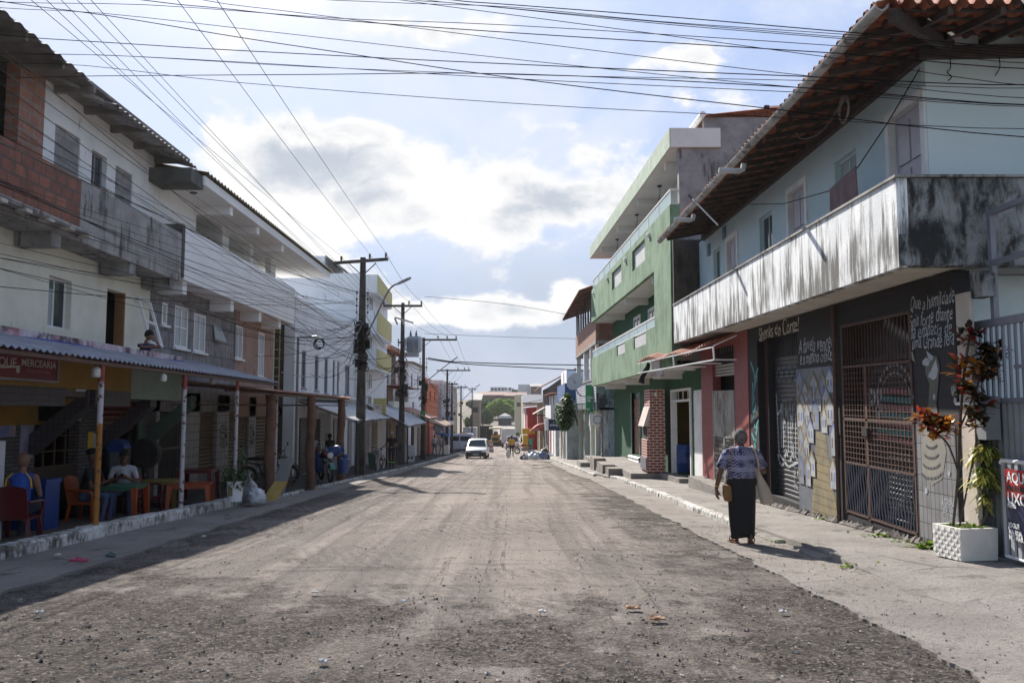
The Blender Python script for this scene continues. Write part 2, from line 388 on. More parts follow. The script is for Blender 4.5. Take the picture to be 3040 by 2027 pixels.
def road_mat():
    m, t, b = base('milled_asphalt'); c = t.n('ShaderNodeTexCoord').outputs['Object']; x_, y_, z_ = t.sep(c)
    big = t.noise(c, .55, 6, .6); mid = t.noise(c, 1.9, 9, .68); fine = t.noise(c, 34, 5, .75); lon = t.noise(t.map(c, (2.6, .07, 1)), 1., 5, .6); cl_ = t.noise(c, 7, 6, .7)
    dust = t.mix(t.mr(big, .35, .65), (.50, .43, .388), (.38, .33, .298)); dust = t.mix(t.mr(lon, .42, .62, 0, .65), dust, (.205, .18, .165))
    dust = t.mix(t.mr(fine, .36, .66, 0, .5), dust, (.38, .335, .305)); dust = t.mix(t.mr(fine, .47, .33, 0, .8), dust, (.085, .074, .068))
    vs = t.n('ShaderNodeTexVoronoi'); t.l(c, vs.inputs['Vector']); vs.inputs['Scale'].default_value = 42; vs.inputs['Randomness'].default_value = 1
    cell = t.sep(vs.outputs['Color'])[0]
    agg = t.mix(t.m('POWER', cell, 1.8), (.014, .012, .010), (.38, .315, .275)); agg = t.mix(t.mr(fine, .40, .60, .75, 0.), agg, (.015, .013, .012)); agg = t.mix(t.mr(cl_, .5, .66, 0., .4), agg, (.19, .165, .148))
    fg = t.mr(t.m('ADD', y_, t.m('ADD', t.m('MULTIPLY', t.m('SUBTRACT', mid, .5), 6.5), t.m('MAXIMUM', t.m('MULTIPLY', x_, .55), t.m('MULTIPLY', x_, -.10)))), 7.9, 6.9)
    fg = t.mr(t.m('ADD', y_, t.m('ADD', t.m('MULTIPLY', t.m('SUBTRACT', mid, .5), 11.), t.m('MULTIPLY', x_, t.mr(x_, -1.2, -.8, .5, -.12, False)))), 8.1, 6.2)
    ed = t.m('MULTIPLY', t.mr(t.m('ADD', x_, t.m('MULTIPLY', t.m('SUBTRACT', mid, .5), 4.6)), 1.55, 2.7), t.mr(y_, 60, 16, .35, 1.))
    le = t.m('MULTIPLY', t.mr(t.m('ADD', x_, t.m('MULTIPLY', t.m('SUBTRACT', mid, .5), 3.)), -3.3, -4.9), .75)
    pt = t.mr(t.noise(t.map(c, (1, .45, 1)), 1.1, 8, .72), .57, .68, 0, .8)
    k = t.m('MAXIMUM', t.m('MAXIMUM', fg, ed), t.m('MAXIMUM', le, pt)); k = t.m('MULTIPLY', k, t.m('MULTIPLY', t.mr(cl_, .30, .56, .45, 1.), t.mr(big, .40, .52, .55, 1.)))
    col = t.mix(k, dust, agg)
    lp_ = t.mr(t.noise(t.map(c, (.8, .8, 1), (5, 2, 0)), .9, 4, .5),   .62, .645, 0, .7); col = t.mix(lp_, col, (.40, .36, .33))
    vo = t.n('ShaderNodeTexVoronoi'); t.l(c, vo.inputs['Vector']); vo.inputs['Scale'].default_value = 22
    sp = t.m('MULTIPLY', t.mr(vo.outputs['Distance'], .22, .13), t.mr(t.noise(c, 9, 3), .46, .58)); col = t.mix(t.m('MULTIPLY', sp, .85), col, (.04, .036, .034))
    wv = t.n('ShaderNodeTexWave', wave_type='BANDS', bands_direction='DIAGONAL'); t.l(t.map(c, (1, .8, 0), rot=(0, 0, .35)), wv.inputs['Vector']); wv.inputs['Scale'].default_value = 2.6; wv.inputs['Distortion'].default_value = 6; wv.inputs['Detail'].default_value = 4
    wm = t.m('MULTIPLY', wv.outputs[1], t.mr(t.noise(c, .5, 2), .44, .56))
    seam = t.mr(t.m('ABSOLUTE', t.m('SUBTRACT', t.m('PINGPONG', t.m('ADD', x_, t.m('MULTIPLY', lon, 1.1)), .8), .31)), .0, .02, 1., 0.)
    col = t.mix(t.m('MULTIPLY', seam, t.mr(mid, .4, .6, 0., .7)), col, (.08, .07, .065))
    col = t.mix(t.m('MULTIPLY', wm, .28), col, (.14, .122, .112))
    cx = t.noise(t.map(c, (.22, 2.2, 1)), 1., 5, .62); col = t.mix(t.mr(cx, .58, .68, 0., .5), col, (.125, .11, .10))
    t.put(b.inputs['Base Color'], col); b.inputs['Roughness'].default_value = .95; b.inputs['Specular IOR Level'].default_value = .2
    h = t.m('ADD', t.m('MULTIPLY', fine, 1.2), t.m('ADD', t.m('MULTIPLY', mid, 2.), t.m('ADD', t.m('MULTIPLY', cell, t.m('MULTIPLY', k, .9)), t.m('SUBTRACT', t.m('MULTIPLY', wm, .9), t.m('MULTIPLY', sp, .5))))); bump(t, b, h, 1., .085)
    return m
def conc_mat(name, c1, c2, dark, amt=.4, cr=True):
    m, t, b = base(name); c = t.n('ShaderNodeTexCoord').outputs['Object']
    f = t.noise(c, 1.1, 7, .65); g = t.noise(c, 45, 3); col = t.mix(t.mr(f, .35, .65), c1, c2); g2 = t.noise(c, 24, 6, .8); col = t.mix(t.mr(g, .3, .7, 0., .45), col, tuple(k*.7 for k in c1)); col = t.mix(t.mr(g2, .46, .34, 0., .75), col, tuple(k*.3 for k in c1)); col = t.mix(t.mr(g2, .56, .68, 0., .5), col, tuple(min(.5, k*1.3) for k in c1))
    d = t.noise(t.map(c, (1, .6, 1)), 2.6, 8, .7); col = t.mix(t.mr(d, .70-amt*.3, .8-amt*.2, 0, .8), col, dark)
    if cr:
        v_ = t.n('ShaderNodeTexVoronoi', feature='DISTANCE_TO_EDGE'); t.l(c, v_.inputs['Vector']); v_.inputs['Scale'].default_value = .32
        wv = t.m('MULTIPLY', t.mr(v_.outputs[0], .002, .008, 1., 0.), t.mr(t.noise(c, .8, 2), .52, .6)); col = t.mix(t.m('MULTIPLY', wv, .6), col, (.08, .075, .07))
    t.put(b.inputs['Base Color'], col); b.inputs['Roughness'].default_value = .92; b.inputs['Specular IOR Level'].default_value = .3
    bump(t, b, t.m('ADD', t.m('MULTIPLY', g2, 1.5), t.m('MULTIPLY', d, 2.)), .8, .04); return m
# palette
WHITE = pl('white_plaster', (.72, .73, .74), (.60, .61, .62), dirt=(.30, .30, .29), damt=.35)
WHITE2 = pl('clean_white_paint', (.80, .80, .80), (.70, .70, .71), bp=.08)
PALE = pl('pale_cream_plaster', (.78, .77, .66), (.70, .69, .59), dirt=(.34, .33, .28), damt=.25)
GREYPL = pl('grey_render', (.30, .29, .29), (.19, .185, .19), sc=1.6, dirt=(.08, .075, .075), damt=.5)
CONC = pl('stained_concrete', (.34, .33, .32), (.20, .195, .19), sc=1.8, dirt=(.05, .05, .05), damt=.6, bp=.3)
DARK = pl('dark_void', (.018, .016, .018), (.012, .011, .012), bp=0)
BLACKM = pl('black_metal', (.022, .02, .022), (.035, .03, .03), rough=.5)
RUST = pl('rusty_steel', (.10, .045, .03), (.06, .035, .03), sc=9, rough=.7)
GREYM = pl('grey_painted_steel', (.20, .20, .23), (.16, .16, .19), rough=.45, bp=.05)
ZINC = pl('zinc_sheet', (.42, .44, .47), (.27, .28, .30), rough=.42, metal=.6, bp=.05, dirt=(.2, .16, .13), damt=.3)
FIBRO = pl('fibre_cement_sheet', (.36, .35, .34), (.22, .21, .21), dirt=(.08, .075, .07), damt=.6)
TERRA = pl('terracotta_tile', (.34, .11, .055), (.20, .07, .04), sc=6, dirt=(.05, .035, .03), damt=.6, rough=.8)
PINKT = pl('faded_terracotta', (.52, .30, .23), (.42, .22, .17), sc=5, dirt=(.2, .12, .1), damt=.4)
WOOD = pl('weathered_timber', (.16, .095, .06), (.09, .055, .04), sc=3, dsc=(6, 6, .4), dirt=(.04, .028, .022), damt=.6)
DWOOD = pl('dark_timber', (.045, .034, .03), (.075, .055, .045), sc=6)
POLEW = pl('pole_wood', (.05, .042, .038), (.09, .075, .065), sc=3, dirt=(.02, .018, .016), damt=.6)
GLASS = glass('window_glass', (.03, .04, .05)); GLASSL = glass('pale_window_glass', (.32, .36, .38), .25); GLASSG = glass('green_tinted_glass', (.36, .52, .55), .1, .75)
RUBBER = pl('black_rubber', (.02, .02, .021), bp=.1); CHROME = pl('chrome', (.6, .6, .62), metal=1., rough=.25, bp=0)
CABLE = pl('black_cable', (.014, .012, .012), bp=0, rough=1., spec=.05)
SKIN = pl('dark_skin', (.12, .055, .034), (.10, .045, .028), bp=.05, rough=.6); SKIN2 = pl('brown_skin', (.20, .10, .065), (.17, .085, .055), bp=.05, rough=.6)
HAIRM = pl('black_hair', (.012, .011, .011), bp=.6, bs=120); HAIRG = pl('grey_hair', (.17, .145, .135), (.05, .042, .04), sc=14, bp=.9, bs=90)
BLACKC = pl('black_cloth', (.008, .0075, .008), (.012, .011, .012), bp=.3, bs=25); WHITEC = pl('white_cloth', (.6, .6, .62), bp=.3, bs=20)
LEAF = pl('green_leaf', (.055, .12, .025), (.03, .07, .015), sc=6, rough=.5, bp=0); LEAFD = pl('dark_leaf', (.025, .06, .016), (.014, .036, .01), sc=6, rough=.5, bp=0)
BARK = pl('bark', (.10, .08, .06), (.06, .048, .038), sc=8, bp=.5)
def flat(name, c, rough=.7, c2=None): return pl(name, c, c2 or tuple(k*.85 for k in c), rough=rough, bp=.06)
RED = flat('red_paint', (.42, .03, .035), .5); BLUE = flat('blue_paint', (.02, .06, .28), .5); YEL = flat('yellow_paint', (.62, .36, .02), .5); GREENP = flat('green_sign', (.02, .25, .09), .4)
BLUEPL = flat('blue_plastic', (.015, .05, .22), .35); ORANGE = flat('orange_plastic', (.34, .055, .010), .4); DRED = flat('dark_red_plastic', (.10, .009, .012), .35)
# ---------------- ground, road, pavements ----------------
def ipol(tab, Y):
    if Y <= tab[0][0]: return tab[0][1]
    for (a, b), (c, d) in zip(tab[:-1], tab[1:]):
        if Y <= c: return lerp(b, d, (Y-a)/(c-a))
    return tab[-1][1]
KR = [(9, 3.75), (14, 3.65), (30, 3.72), (32, 3.12), (60, 2.6), (110, 2.4), (165, 2.3)]
KL = [(5, -6.25), (18.2, -6.0), (18.5, -5.75), (30, -5.5), (42, -5.05), (75, -5.05), (165, -5.0)]
def frange(a, b, n): return [a+(b-a)*k/n for k in range(n+1)]
ys = frange(-80, 3, 8)+frange(4, 118, 38)[0:]+frange(122, 262, 50)+frange(270, 430, 16)+[520, 620, 700]
xs = [-600, -300, -120, -40, -12, -8, 0, 8, 12, 40, 120, 300, 600]
GROUND = conc_mat('bare_earth', (.17, .145, .115), (.11, .095, .075), (.08, .07, .055), .5, False)
mb = MB(); n_ = len(xs)
for Y in ys:
    for X in xs: mb.v.append(V((X, Y, gz(min(Y, 520))-.03)))
for a in range(len(ys)-1):
    for b in range(n_-1): mb.f.append((a*n_+b, a*n_+b+1, (a+1)*n_+b+1, (a+1)*n_+b)); mb.mi.append(0)
struct(mb.build('ground', GROUND, smooth=True))
ROADM = road_mat()
xa = frange(-6.6, 4.0, 170); ya = frange(-30, 2, 8)[:-1]+frange(2, 3.2, 12)[:-1]+frange(3.2, 8, 120)[:-1]+frange(8, 15, 110)[:-1]+frange(15, 40, 120)[:-1]+frange(40, 118, 60)[:-1]+frange(118, 262, 50)
mb = MB(); n_ = len(xa)
for Y in ya:
    am = .017 if 2 < Y < 18 else .009
    for X in xa:
        e = am*(noise.fractal(V((X*2.1, Y*2.1, 0)), 1., 2., 4)*.8+noise.noise(V((X*9, Y*9, 3)))*.35)
        if 2 < Y < 15: e += .009*noise.noise(V((X*13, Y*13, 11)))*(1 if Y < 8.2 else .55)
        e += .012*max(0, noise.noise(V((X*1.1+7, Y*.45, 5))))
        mb.v.append(V((X, Y, gz(Y)+.006+(e if Y > 2 else 0))))
for a in range(len(ya)-1):
    for b in range(n_-1): mb.f.append((a*n_+b, a*n_+b+1, (a+1)*n_+b+1, (a+1)*n_+b)); mb.mi.append(0)
struct(mb.build('road', ROADM, smooth=True))
CONCG = conc_mat('gutter_concrete', (.33, .298, .272), (.235, .21, .195), (.085, .075, .07), .55)
CONCP = conc_mat('pavement_concrete', (.36, .333, .31), (.25, .23, .215), (.10, .09, .083), .55)
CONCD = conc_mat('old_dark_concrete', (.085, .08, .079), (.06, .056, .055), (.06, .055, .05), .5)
def strip(name, mat, Ys, fa, fb, h, skirt=.2, jit=0.):
    """raised sheet between X = fa(Y) and fb(Y), h above the ground, with side faces"""
    mb = MB(); rg = []
    for k, Y in enumerate(Ys):
        a, b = fa(Y), fb(Y); z_ = gz(Y)+(h(Y) if callable(h) else h)
        ja = jit*noise.noise(V((a, Y*1.7, 1)))+jit*.45*noise.noise(V((a, Y*7, 2)))+jit*.2*noise.noise(V((a, Y*19, 5))); jb = jit*noise.noise(V((b, Y*1.9, 4)))
        rg.append([V((a+ja, Y, z_-skirt)), V((a+ja, Y, z_)), V((lerp(a, b, .33), Y, z_+jit*.05*noise.noise(V((a, Y, 8))))), V((lerp(a, b, .66), Y, z_)), V((b+jb, Y, z_)), V((b+jb, Y, z_-skirt))])
    mb.loft(rg, cap=True, closed=True)
    return struct(mb.build(name, mat))
YS = frange(-30, 4, 4)[:-1]+frange(4, 16, 300)[:-1]+frange(16, 40, 120)[:-1]+frange(40, 165, 50)
strip('left_gutter', CONCG, YS, lambda Y: ipol(KL, Y)-.3, lambda Y: min(ipol(KL, Y)+1.35, -4.75) if Y > 30 else ipol([(6, -4.85), (30, -4.95)], Y), .034, .1, .10)
strip('right_gutter', CONCG, YS, lambda Y: ipol([(6, 2.9), (30, 2.8), (33, 2.5), (60, 2.15), (165, 2.0)], Y), lambda Y: ipol(KR, Y)+.3, .03, .1, .10)
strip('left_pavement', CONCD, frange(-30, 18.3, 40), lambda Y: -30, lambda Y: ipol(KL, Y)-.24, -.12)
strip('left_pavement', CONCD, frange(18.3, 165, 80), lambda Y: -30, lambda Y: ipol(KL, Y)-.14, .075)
strip('right_pavement', CONCP, frange(10.2, 31, 40), lambda Y: ipol(KR, Y)+.15, lambda Y: 30, .115)
strip('right_pavement', CONCP, frange(31, 165, 60), lambda Y: ipol(KR, Y)+.13, lambda Y: 30, .11)
mb = MB(); rg = []
for Y in frange(-20, 10.2, 90):
    t_ = max(0, min(1, (10.2-Y)/1.3)); a = lerp(3.86, 3.9+.25*noise.noise(V((Y*.8, 3, 1))), t_); g_ = gz(Y); h0 = lerp(.118, .033, t_)+.006*noise.noise(V((Y*3, 1, 1))); q_ = .012*noise.noise(V((Y*2, 7, 2)))
    rg.append([V(p) for p in ((a, Y, g_-.1), (a+.02, Y, g_+h0), (a+.5, Y, g_+lerp(.118, .062, t_)+q_), (a+1.0, Y, g_+lerp(.118, .112, t_)+q_*.5), (30, Y, g_+.118), (30, Y, g_-.1))])
mb.loft(rg); struct(mb.build('right_pavement', CONCP, smooth=True))
# kerbs: separate worn stones along one line
KERBW = pl('worn_whitewash', (.62, .61, .59), (.40, .385, .36), sc=4, dirt=(.11, .10, .085), damt=.85, dsc=(3, 3, 2), bp=.5)
def kerb(name, Ya, Yb, tab, sgn, wd, h, L, mat, gap=.012, broken=0.):
    mb = MB(); Y = Ya; rnd = random.Random(name+str(Ya))
    while Y < Yb:
        l = L*rnd.uniform(.8, 1.2); e = min(Y+l, Yb)
        if rnd.random() >= broken:
            a, b = ipol(tab, Y+gap), ipol(tab, e-gap); hh = h*rnd.uniform(.9, 1.06); j = rnd.uniform(-.012, .012); r = .03
            def sec(Yq, X): z_ = gz(Yq); x0 = X+j; x1 = X+j+sgn*wd; return [(x0, Yq, z_-.1), (x0+sgn*.01, Yq, z_+hh-r), (x0+sgn*r, Yq, z_+hh), (x1, Yq, z_+hh), (x1, Yq, z_-.1)]
            mb.loft([sec(lerp(Y+gap, e-gap, t), lerp(a, b, t)) for t in (0, .33, .66, 1)])
            k0 = len(mb.v)-20
            for k in range(k0, len(mb.v)): p = mb.v[k]; mb.v[k] = p+V((noise.noise(p*5)*.018, noise.noise(p*4+V((3, 0, 0)))*.01, noise.noise(p*6+V((0, 5, 0)))*.012))
        Y = e
    return struct(mb.build(name, mat))
kerb('left_kerb', 4, 18.3, KL, -1, .26, .2, .9, KERBW)
kerb('left_kerb', 18.6, 110, KL, -1, .14, .10, 1.0, KERBW, broken=.06)
kerb('right_kerb', 13.9, 31, KR, 1, .15, .14, .95, KERBW)
kerb('right_kerb', 32, 110, KR, 1, .14, .14, 1.0, KERBW)
kerb('right_kerb', 9.6, 13.9, KR, 1, .16, .075, .5, CONCP, broken=.35)
# loose rubble of the milled road: nobody could count it
GR1 = pl('dark_aggregate', (.05, .046, .043), (.09, .08, .075), sc=20, bp=.4); GR2 = pl('pale_aggregate', (.32, .29, .26), (.20, .18, .165), sc=20, bp=.4)
rnd = random.Random(5); mb = MB()
def stone(mb, p, s, rnd):
    ax = rnd.uniform(.7, 1.3)*s; ay_ = rnd.uniform(.7, 1.3)*s; az = rnd.uniform(.4, .8)*s; t = rnd.uniform(0, 6.28); c_, s_ = math.cos(t), math.sin(t)
    pts = [(1, 0, 0), (0, 1, 0), (-1, 0, 0), (0, -1, 0), (0, 0, 1), (0, 0, -.6)]; i = len(mb.v)
    for a, b, d in pts:
        a, b, d = a*ax*rnd.uniform(.7, 1.2), b*ay_*rnd.uniform(.7, 1.2), d*az; mb.v.append(V((p[0]+a*c_-b*s_, p[1]+a*s_+b*c_, p[2]+d)))
    for f in ((0, 1, 4), (1, 2, 4), (2, 3, 4), (3, 0, 4), (1, 0, 5), (2, 1, 5), (3, 2, 5), (0, 3, 5)): mb.f.append(tuple(i+k for k in f)); mb.mi.append(mb.cur)
for k in range(24000):
    Y = 3.2+13*rnd.random()**2.1; X = rnd.uniform(-4.9, 3.0)
    dn_ = 1. if Y < 7.5+noise.noise(V((X*.6, Y*.6, 9)))*1.5 else .22
    if X > 1.2: dn_ = max(dn_, .55+.5*noise.noise(V((X, Y*.5, 2))))
    if rnd.random() > dn_: continue
    mb.cur = 0 if rnd.random() < .6 else 1
    stone(mb, (X, Y, gz(Y)+.013), .004+.015*rnd.random()**4, rnd)
for k in range(1300):
    Y = 4+10*rnd.random(); X = 2.9+2.2*rnd.random()**1.5; mb.cur = 0 if rnd.random() < .6 else 1; stone(mb, (X, Y, gz(Y)+.036+(max(0, X-3.95)*.055 if Y < 9 else 0)), .004+.010*rnd.random()**3, rnd)
mb.build('loose_gravel', [GR1, GR2], normals=False, kind='stuff')
# ---------------- right: corner house with balcony ----------------
AQUA = pl('pale_aqua_paint', (.48, .60, .65), (.43, .55, .60), sc=1.2, dirt=(.24, .30, .31), damt=.12)
AQUA2 = pl('pale_blue_paint', (.62, .72, .75), (.57, .68, .71), sc=.9, dirt=(.70, .62, .62), damt=.3, dsc=(1, 1, 1), dn=1.2)
MOULD = pl('mouldy_whitewash', (.82, .84, .86), (.64, .66, .68), sc=1.5, dirt=(.10, .098, .095), damt=.80, dsc=(2.0, 2.0, .26), dn=2.8, zg=(3.25, 4.15, .08, -.02), bp=.35)
MOULDX = pl('black_mould_concrete', (.30, .31, .31), (.17, .175, .17), sc=2, dirt=(.022, .022, .021), damt=.85, dsc=(3, 3, 1.1), dn=2.0, bp=.8)
SOFFIT = pl('pale_soffit', (.52, .49, .44), (.44, .41, .37), dirt=(.10, .085, .075), damt=.3, dsc=(.6, 3, 1), dn=2)
BTILE = brick('dark_wall_tile', (.011, .011, .014), (.015, .015, .018), (.005, .005, .006), .30, .205, .008, off=0., rough=.75, bp=.3, rnd=.3)
GTILE = brick('grey_wall_tile', (.19, .19, .20), (.24, .24, .245), (.06, .06, .06), .105, .205, .007, off=0., rough=.5, bp=.35, rnd=.35, dirt=(.11, .10, .10))
RTILE = brick('red_wall_tile', (.25, .055, .055), (.29, .07, .066), (.13, .05, .05), .22, .21, .005, off=0., rough=.5, bp=.25, rnd=.3)
SOOT = pl('sooty_render', (.085, .065, .05), (.045, .038, .033), sc=1.5, dirt=(.02, .018, .017), damt=.6)
LILAC = flat('lilac_door_paint', (.42, .40, .46), .5)
CREAMP = pl('cream_column_paint', (.52, .45, .39), (.44, .38, .33), dirt=(.25, .2, .17), damt=.4)
BY0, BY1 = 9.72, 23.35
HB = 'terraced house'
B = thing('corner_house', 'two storey aqua house with mould-streaked white balcony above painted dark tile shops', 'house', (6.5, 16, gz(16)))
fw_ = Fr(5.4, -1, 0., .0106); fb = Fr(4.65, -1, 0., .0106); fe = Fr(4.25, -1, 0., .0106)
zsl = fb.uv(2695, 782)[1]; ztop = fb.uv(2675, 521)[1]
# upper wall with openings
ups = dict(d1=fw_.rc(2739, 2633, 276, 620), w1=fw_.rc(2541, 2476, 438, 640), d2=fw_.rc(2392, 2338, 532, 760), w2=fw_.rc(2291, 2253, 622, 760), d3=fw_.rc(2189, 2157, 690, 860), w3=fw_.rc(2138, 2117, 730, 870))
zf = zsl+.18; zw = fw_.uv(2770, 172)[1]+.12
zroof = lambda X: fe.uv(1977, 717)[1]+.08+.19*(X-4.25)
holes = []
for k in ups:
    a, b, c, d = ups[k]; c = zf+.02 if k[0] == 'd' else max(c, zf+.9); d = min(d, zw-.3); ups[k] = (a, b, c, d); holes.append(ups[k])
mb = MB(); fw_.wall(mb, 10.52, BY1-.02, zf, zw, holes, .18); mb.build('upper_wall', AQUA, B)
mb = MB(); mb.hexa([(5.405, 10.40, zf+.11), (9.5, 10.40, zf+.11), (9.5, 10.52, zf+.11), (5.405, 10.52, zf+.11), (5.405, 10.40, zw+.3), (9.5, 10.40, zw+.9), (9.5, 10.52, zw+.9), (5.405, 10.52, zw+.3)]); mb.build('side_wall', AQUA2, B)
for k in ups:
    a, b, c, d = ups[k]
    if k[0] == 'w': window(fw_, ups[k], B, AQUA, GLASSL if k == 'w1' else GLASS, 2, 1, .045, -.07)
    else:
        mb = MB(); fw_.slab(mb, a+.05, b-.05, c, d-.05, -.12, -.08)
        hw = (b-a-.1)
        for i_ in (0, 1):
            for j_ in range(3):
                y0 = a+.05+hw*(.1+.42*i_); z0 = c+.12+(d-c-.2)*j_/3; fw_.slab(mb, y0, y0+hw*.36, z0, z0+(d-c)*.26, -.079, -.055)
        D_ = mb.build('door', LILAC, B); mb = MB()
        fw_.slab(mb, a-.06, a+.05, c, d+.06, -.1, .03); fw_.slab(mb, b-.05, b+.06, c, d+.06, -.1, .03); fw_.slab(mb, a+.05, b-.05, d-.05, d+.06, -.1, .03); mb.build('door_frame', WHITE, D_)
        mb = MB(); p = fw_.w(a+.12, c+1., -.05); mb.ell(p, .03, .03, .03, 8, 6); mb.build('handle', BLACKM, D_, smooth=True)
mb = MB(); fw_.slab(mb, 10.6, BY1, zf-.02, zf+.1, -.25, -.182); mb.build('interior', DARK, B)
# balcony slab, parapet, coping
mb = MB(); P = fb.w
mb.hexa([P(BY0, zsl, 0), P(BY1, zsl, 0), P(BY1, zf, 0), P(BY0, zf, 0), P(BY0, zsl, -4.8), P(BY1, zsl, -4.8), P(BY1, zf, -4.8), P(BY0, zf, -4.8)]); mb.build('balcony_slab', SOFFIT, B)
mb = MB(); fb.slab(mb, BY0-.012, BY1, zsl-.015, ztop, -.12, .012); mb.build('balcony_parapet', MOULD, B)
mb = MB(); fb.slab(mb, BY0-.014, BY0+.11, zsl-.005, ztop-.003, -4.8, -.122); fb.slab(mb, BY0-.045, BY0-.015, zsl+.005, zsl+.38, -4.8, .0); mb.build('balcony_end_wall', MOULDX, B)
mb = MB(); fb.slab(mb, BY0-.05, BY1, ztop+.002, ztop+.035, -.14, .04); fb.slab(mb, BY0-.05, BY0+.13, ztop+.004, ztop+.034, -4.8, -.142); mb.build('balcony_coping', CONC, B)
mb = MB(); fb.slab(mb, BY1-.0, BY1+.16, zf, zw+.1, -1.3, .0); mb.build('partition_wall', SOOT, B)
# hip roof: tile sheet on laths and rafters, seen from below
xe, ye, yE = 4.25, 8.9, 22.7; sl_ = .19
zr = lambda X, Y: fe.uv(1977, 717)[1]+.10+fe.dz*Y+sl_*min(X-xe, (Y-ye)*1.0 if Y < 30 else 99)
mb = MB(); rw = 5.0
tw = .2; n_ = int((yE-ye)/tw)
def tile(Y_, X_):
    ph = (Y_/tw) % 1; return .06*math.sin(ph*2*math.pi)
i0 = len(mb.v); NU, NV = n_*5, 14
for a in range(NU+1):
    Y_ = ye+(yE-ye)*a/NU
    for b in range(NV+1):
        X_ = xe-.13+min(rw, (Y_-ye)+.12 if Y_ < ye+rw else rw)*b/NV
        mb.v.append(V((X_, Y_, zr(X_, Y_)+tile(Y_, X_)+.065+.022*((b*1.0) % 2))))
for a in range(NU):
    for b in range(NV): k = i0+a*(NV+1)+b; mb.f.append((k, k+NV+1, k+NV+2, k+1)); mb.mi.append(0)
n2_ = int(rw/tw); i0 = len(mb.v); NU = n2_*5
for a in range(NU+1):
    X_ = xe+rw*a/NU
    for b in range(NV+1):
        Y_ = ye-.06+((X_-xe)+.10)*b/NV
        mb.v.append(V((X_, Y_, zr(X_, min(Y_, ye+(X_-xe)))+tile(X_, 0)+.046+.022*((b*1.0) % 2))))
for a in range(NU):
    for b in range(NV): k = i0+a*(NV+1)+b; mb.f.append((k, k+NV+1, k+NV+2, k+1)); mb.mi.append(0)
roof = mb.build('roof', TERRA, B, smooth=2, normals=False)
mb = MB(); Y_ = ye+.7
while Y_ < yE:
    X1 = min(xe+1.6, xe+(Y_-ye)); mb.bar((xe+.02, Y_, zr(xe, Y_)-.05), (X1, Y_, zr(X1, Y_)-.05), .055, .085); Y_ += .55
X_ = xe+.7
while X_ < xe+4.6:
    Y1 = min(ye+1.7, ye+X_-xe); mb.bar((X_, ye+.02, zr(X_, ye)-.05), (X_, Y1, zr(X_, Y1)-.05), .055, .085); X_ += .6
mb.bar((xe+.05, ye+.05, zr(xe, ye)-.09), (xe+1.75, ye+1.75, zr(xe+1.7, ye+1.7)-.09), .09, .15)
for k in range(1, 5):
    d_ = .34*k-.1; mb.bar((xe+d_, ye+d_, zr(xe+d_, ye+d_)+.012), (xe+d_, yE, zr(xe+d_, yE)+.012), .05, .03); mb.bar((xe+d_, ye+d_, zr(xe+d_, ye+d_)+.012), (xe+4.8, ye+d_, zr(xe+4.8, ye+d_)+.012), .05, .03)
mb.bar((5.36, 10.45, zw+.13), (5.36, yE, zw+.13+.01*13), .1, .16); mb.bar((5.3, 10.36, zw+.13), (9.2, 10.36, zw+.2), .1, .16)
mb.build('rafters', DWOOD, B)
mb = MB(); prof = [(.075*math.cos(t), .075*math.sin(t)) for t in [math.pi+math.pi*k/8 for k in range(9)]]; inn = [(.065*math.cos(t), .065*math.sin(t)+.004) for t in [2*math.pi-math.pi*k/8 for k in range(9)]]
rg = []
for k in range(29):
    Y_ = lerp(ye-.05, yE, k/28); zc = zr(xe, Y_)+.0; q_ = 1.06 if k % 4 == 0 else 1.; rg.append([V((xe-.10+a*q_, Y_, zc+b*q_)) for a, b in prof+inn])
mb.loft(rg); mb.build('gutter', ZINC if False else pl('grey_gutter', (.36, .355, .35), (.27, .265, .26), rough=.6, dirt=(.10, .09, .085), damt=.7, dsc=(2, 2, 2)), B, smooth=True)
for (u, v, u2, v2) in ((2205, 492, 2131, 527), (2057, 641, 1986, 662)):
    a = atX(u, v, xe-.1); mb = MB(); e = V((a.x-.42, a.y+.05, a.z-.07)); mb.tube([a+V((.02, 0, .03)), a+V((0, 0, -.07)), a+V((-.07, .01, -.1)), e], .05, 10); mb.build('gutter_spout', pl('pale_pvc', (.46, .46, .47), rough=.4, bp=0), B, smooth=True)
# ground floor shop front
zt_ = zsl-.02
sh1 = fw_.rc(2366, 2277, 1003, 1472); gt = fw_.rc(2702, 2494, 880, 1600); rd = fw_.rc(2184, 2119, 1060, 1420)
zb = lambda Y: gz(Y)+.1-fw_.dz*Y
sh1 = (sh1[0], sh1[1], zb(16.9)+.22, fw_.uv(2277, 1003)[1]); gt = (gt[0], gt[1], zb(11.6)+.12, fw_.uv(2496, 968)[1])
yend = 9.93; yred = fw_.uv(2225, 1200)[0]
dr = (sh1[1]+.02, sh1[1]+.72, zb(18)+.12, sh1[3])
mb = MB(); zg = zb(11)-.5
ymid = fw_.uv(2702, 1200)[0]; ym2 = fw_.uv(2491, 1200)[0]; ymu = fw_.uv(2366, 1200)[0]
zsplit_ = None
mb = MB(); fw_.wall(mb, ymid-.08, yred, zg-.4, zt_, [sh1, gt, dr], .2); mb.build('tiled_shop_wall', BTILE, B)
mb = MB(); fw_.wall(mb, yend, ymid-.08, zg, zt_, [(0, yend+.55, -5, fw_.uv(2857, 1380)[1])], .2); mb.build('tiled_pier', BTILE, B)
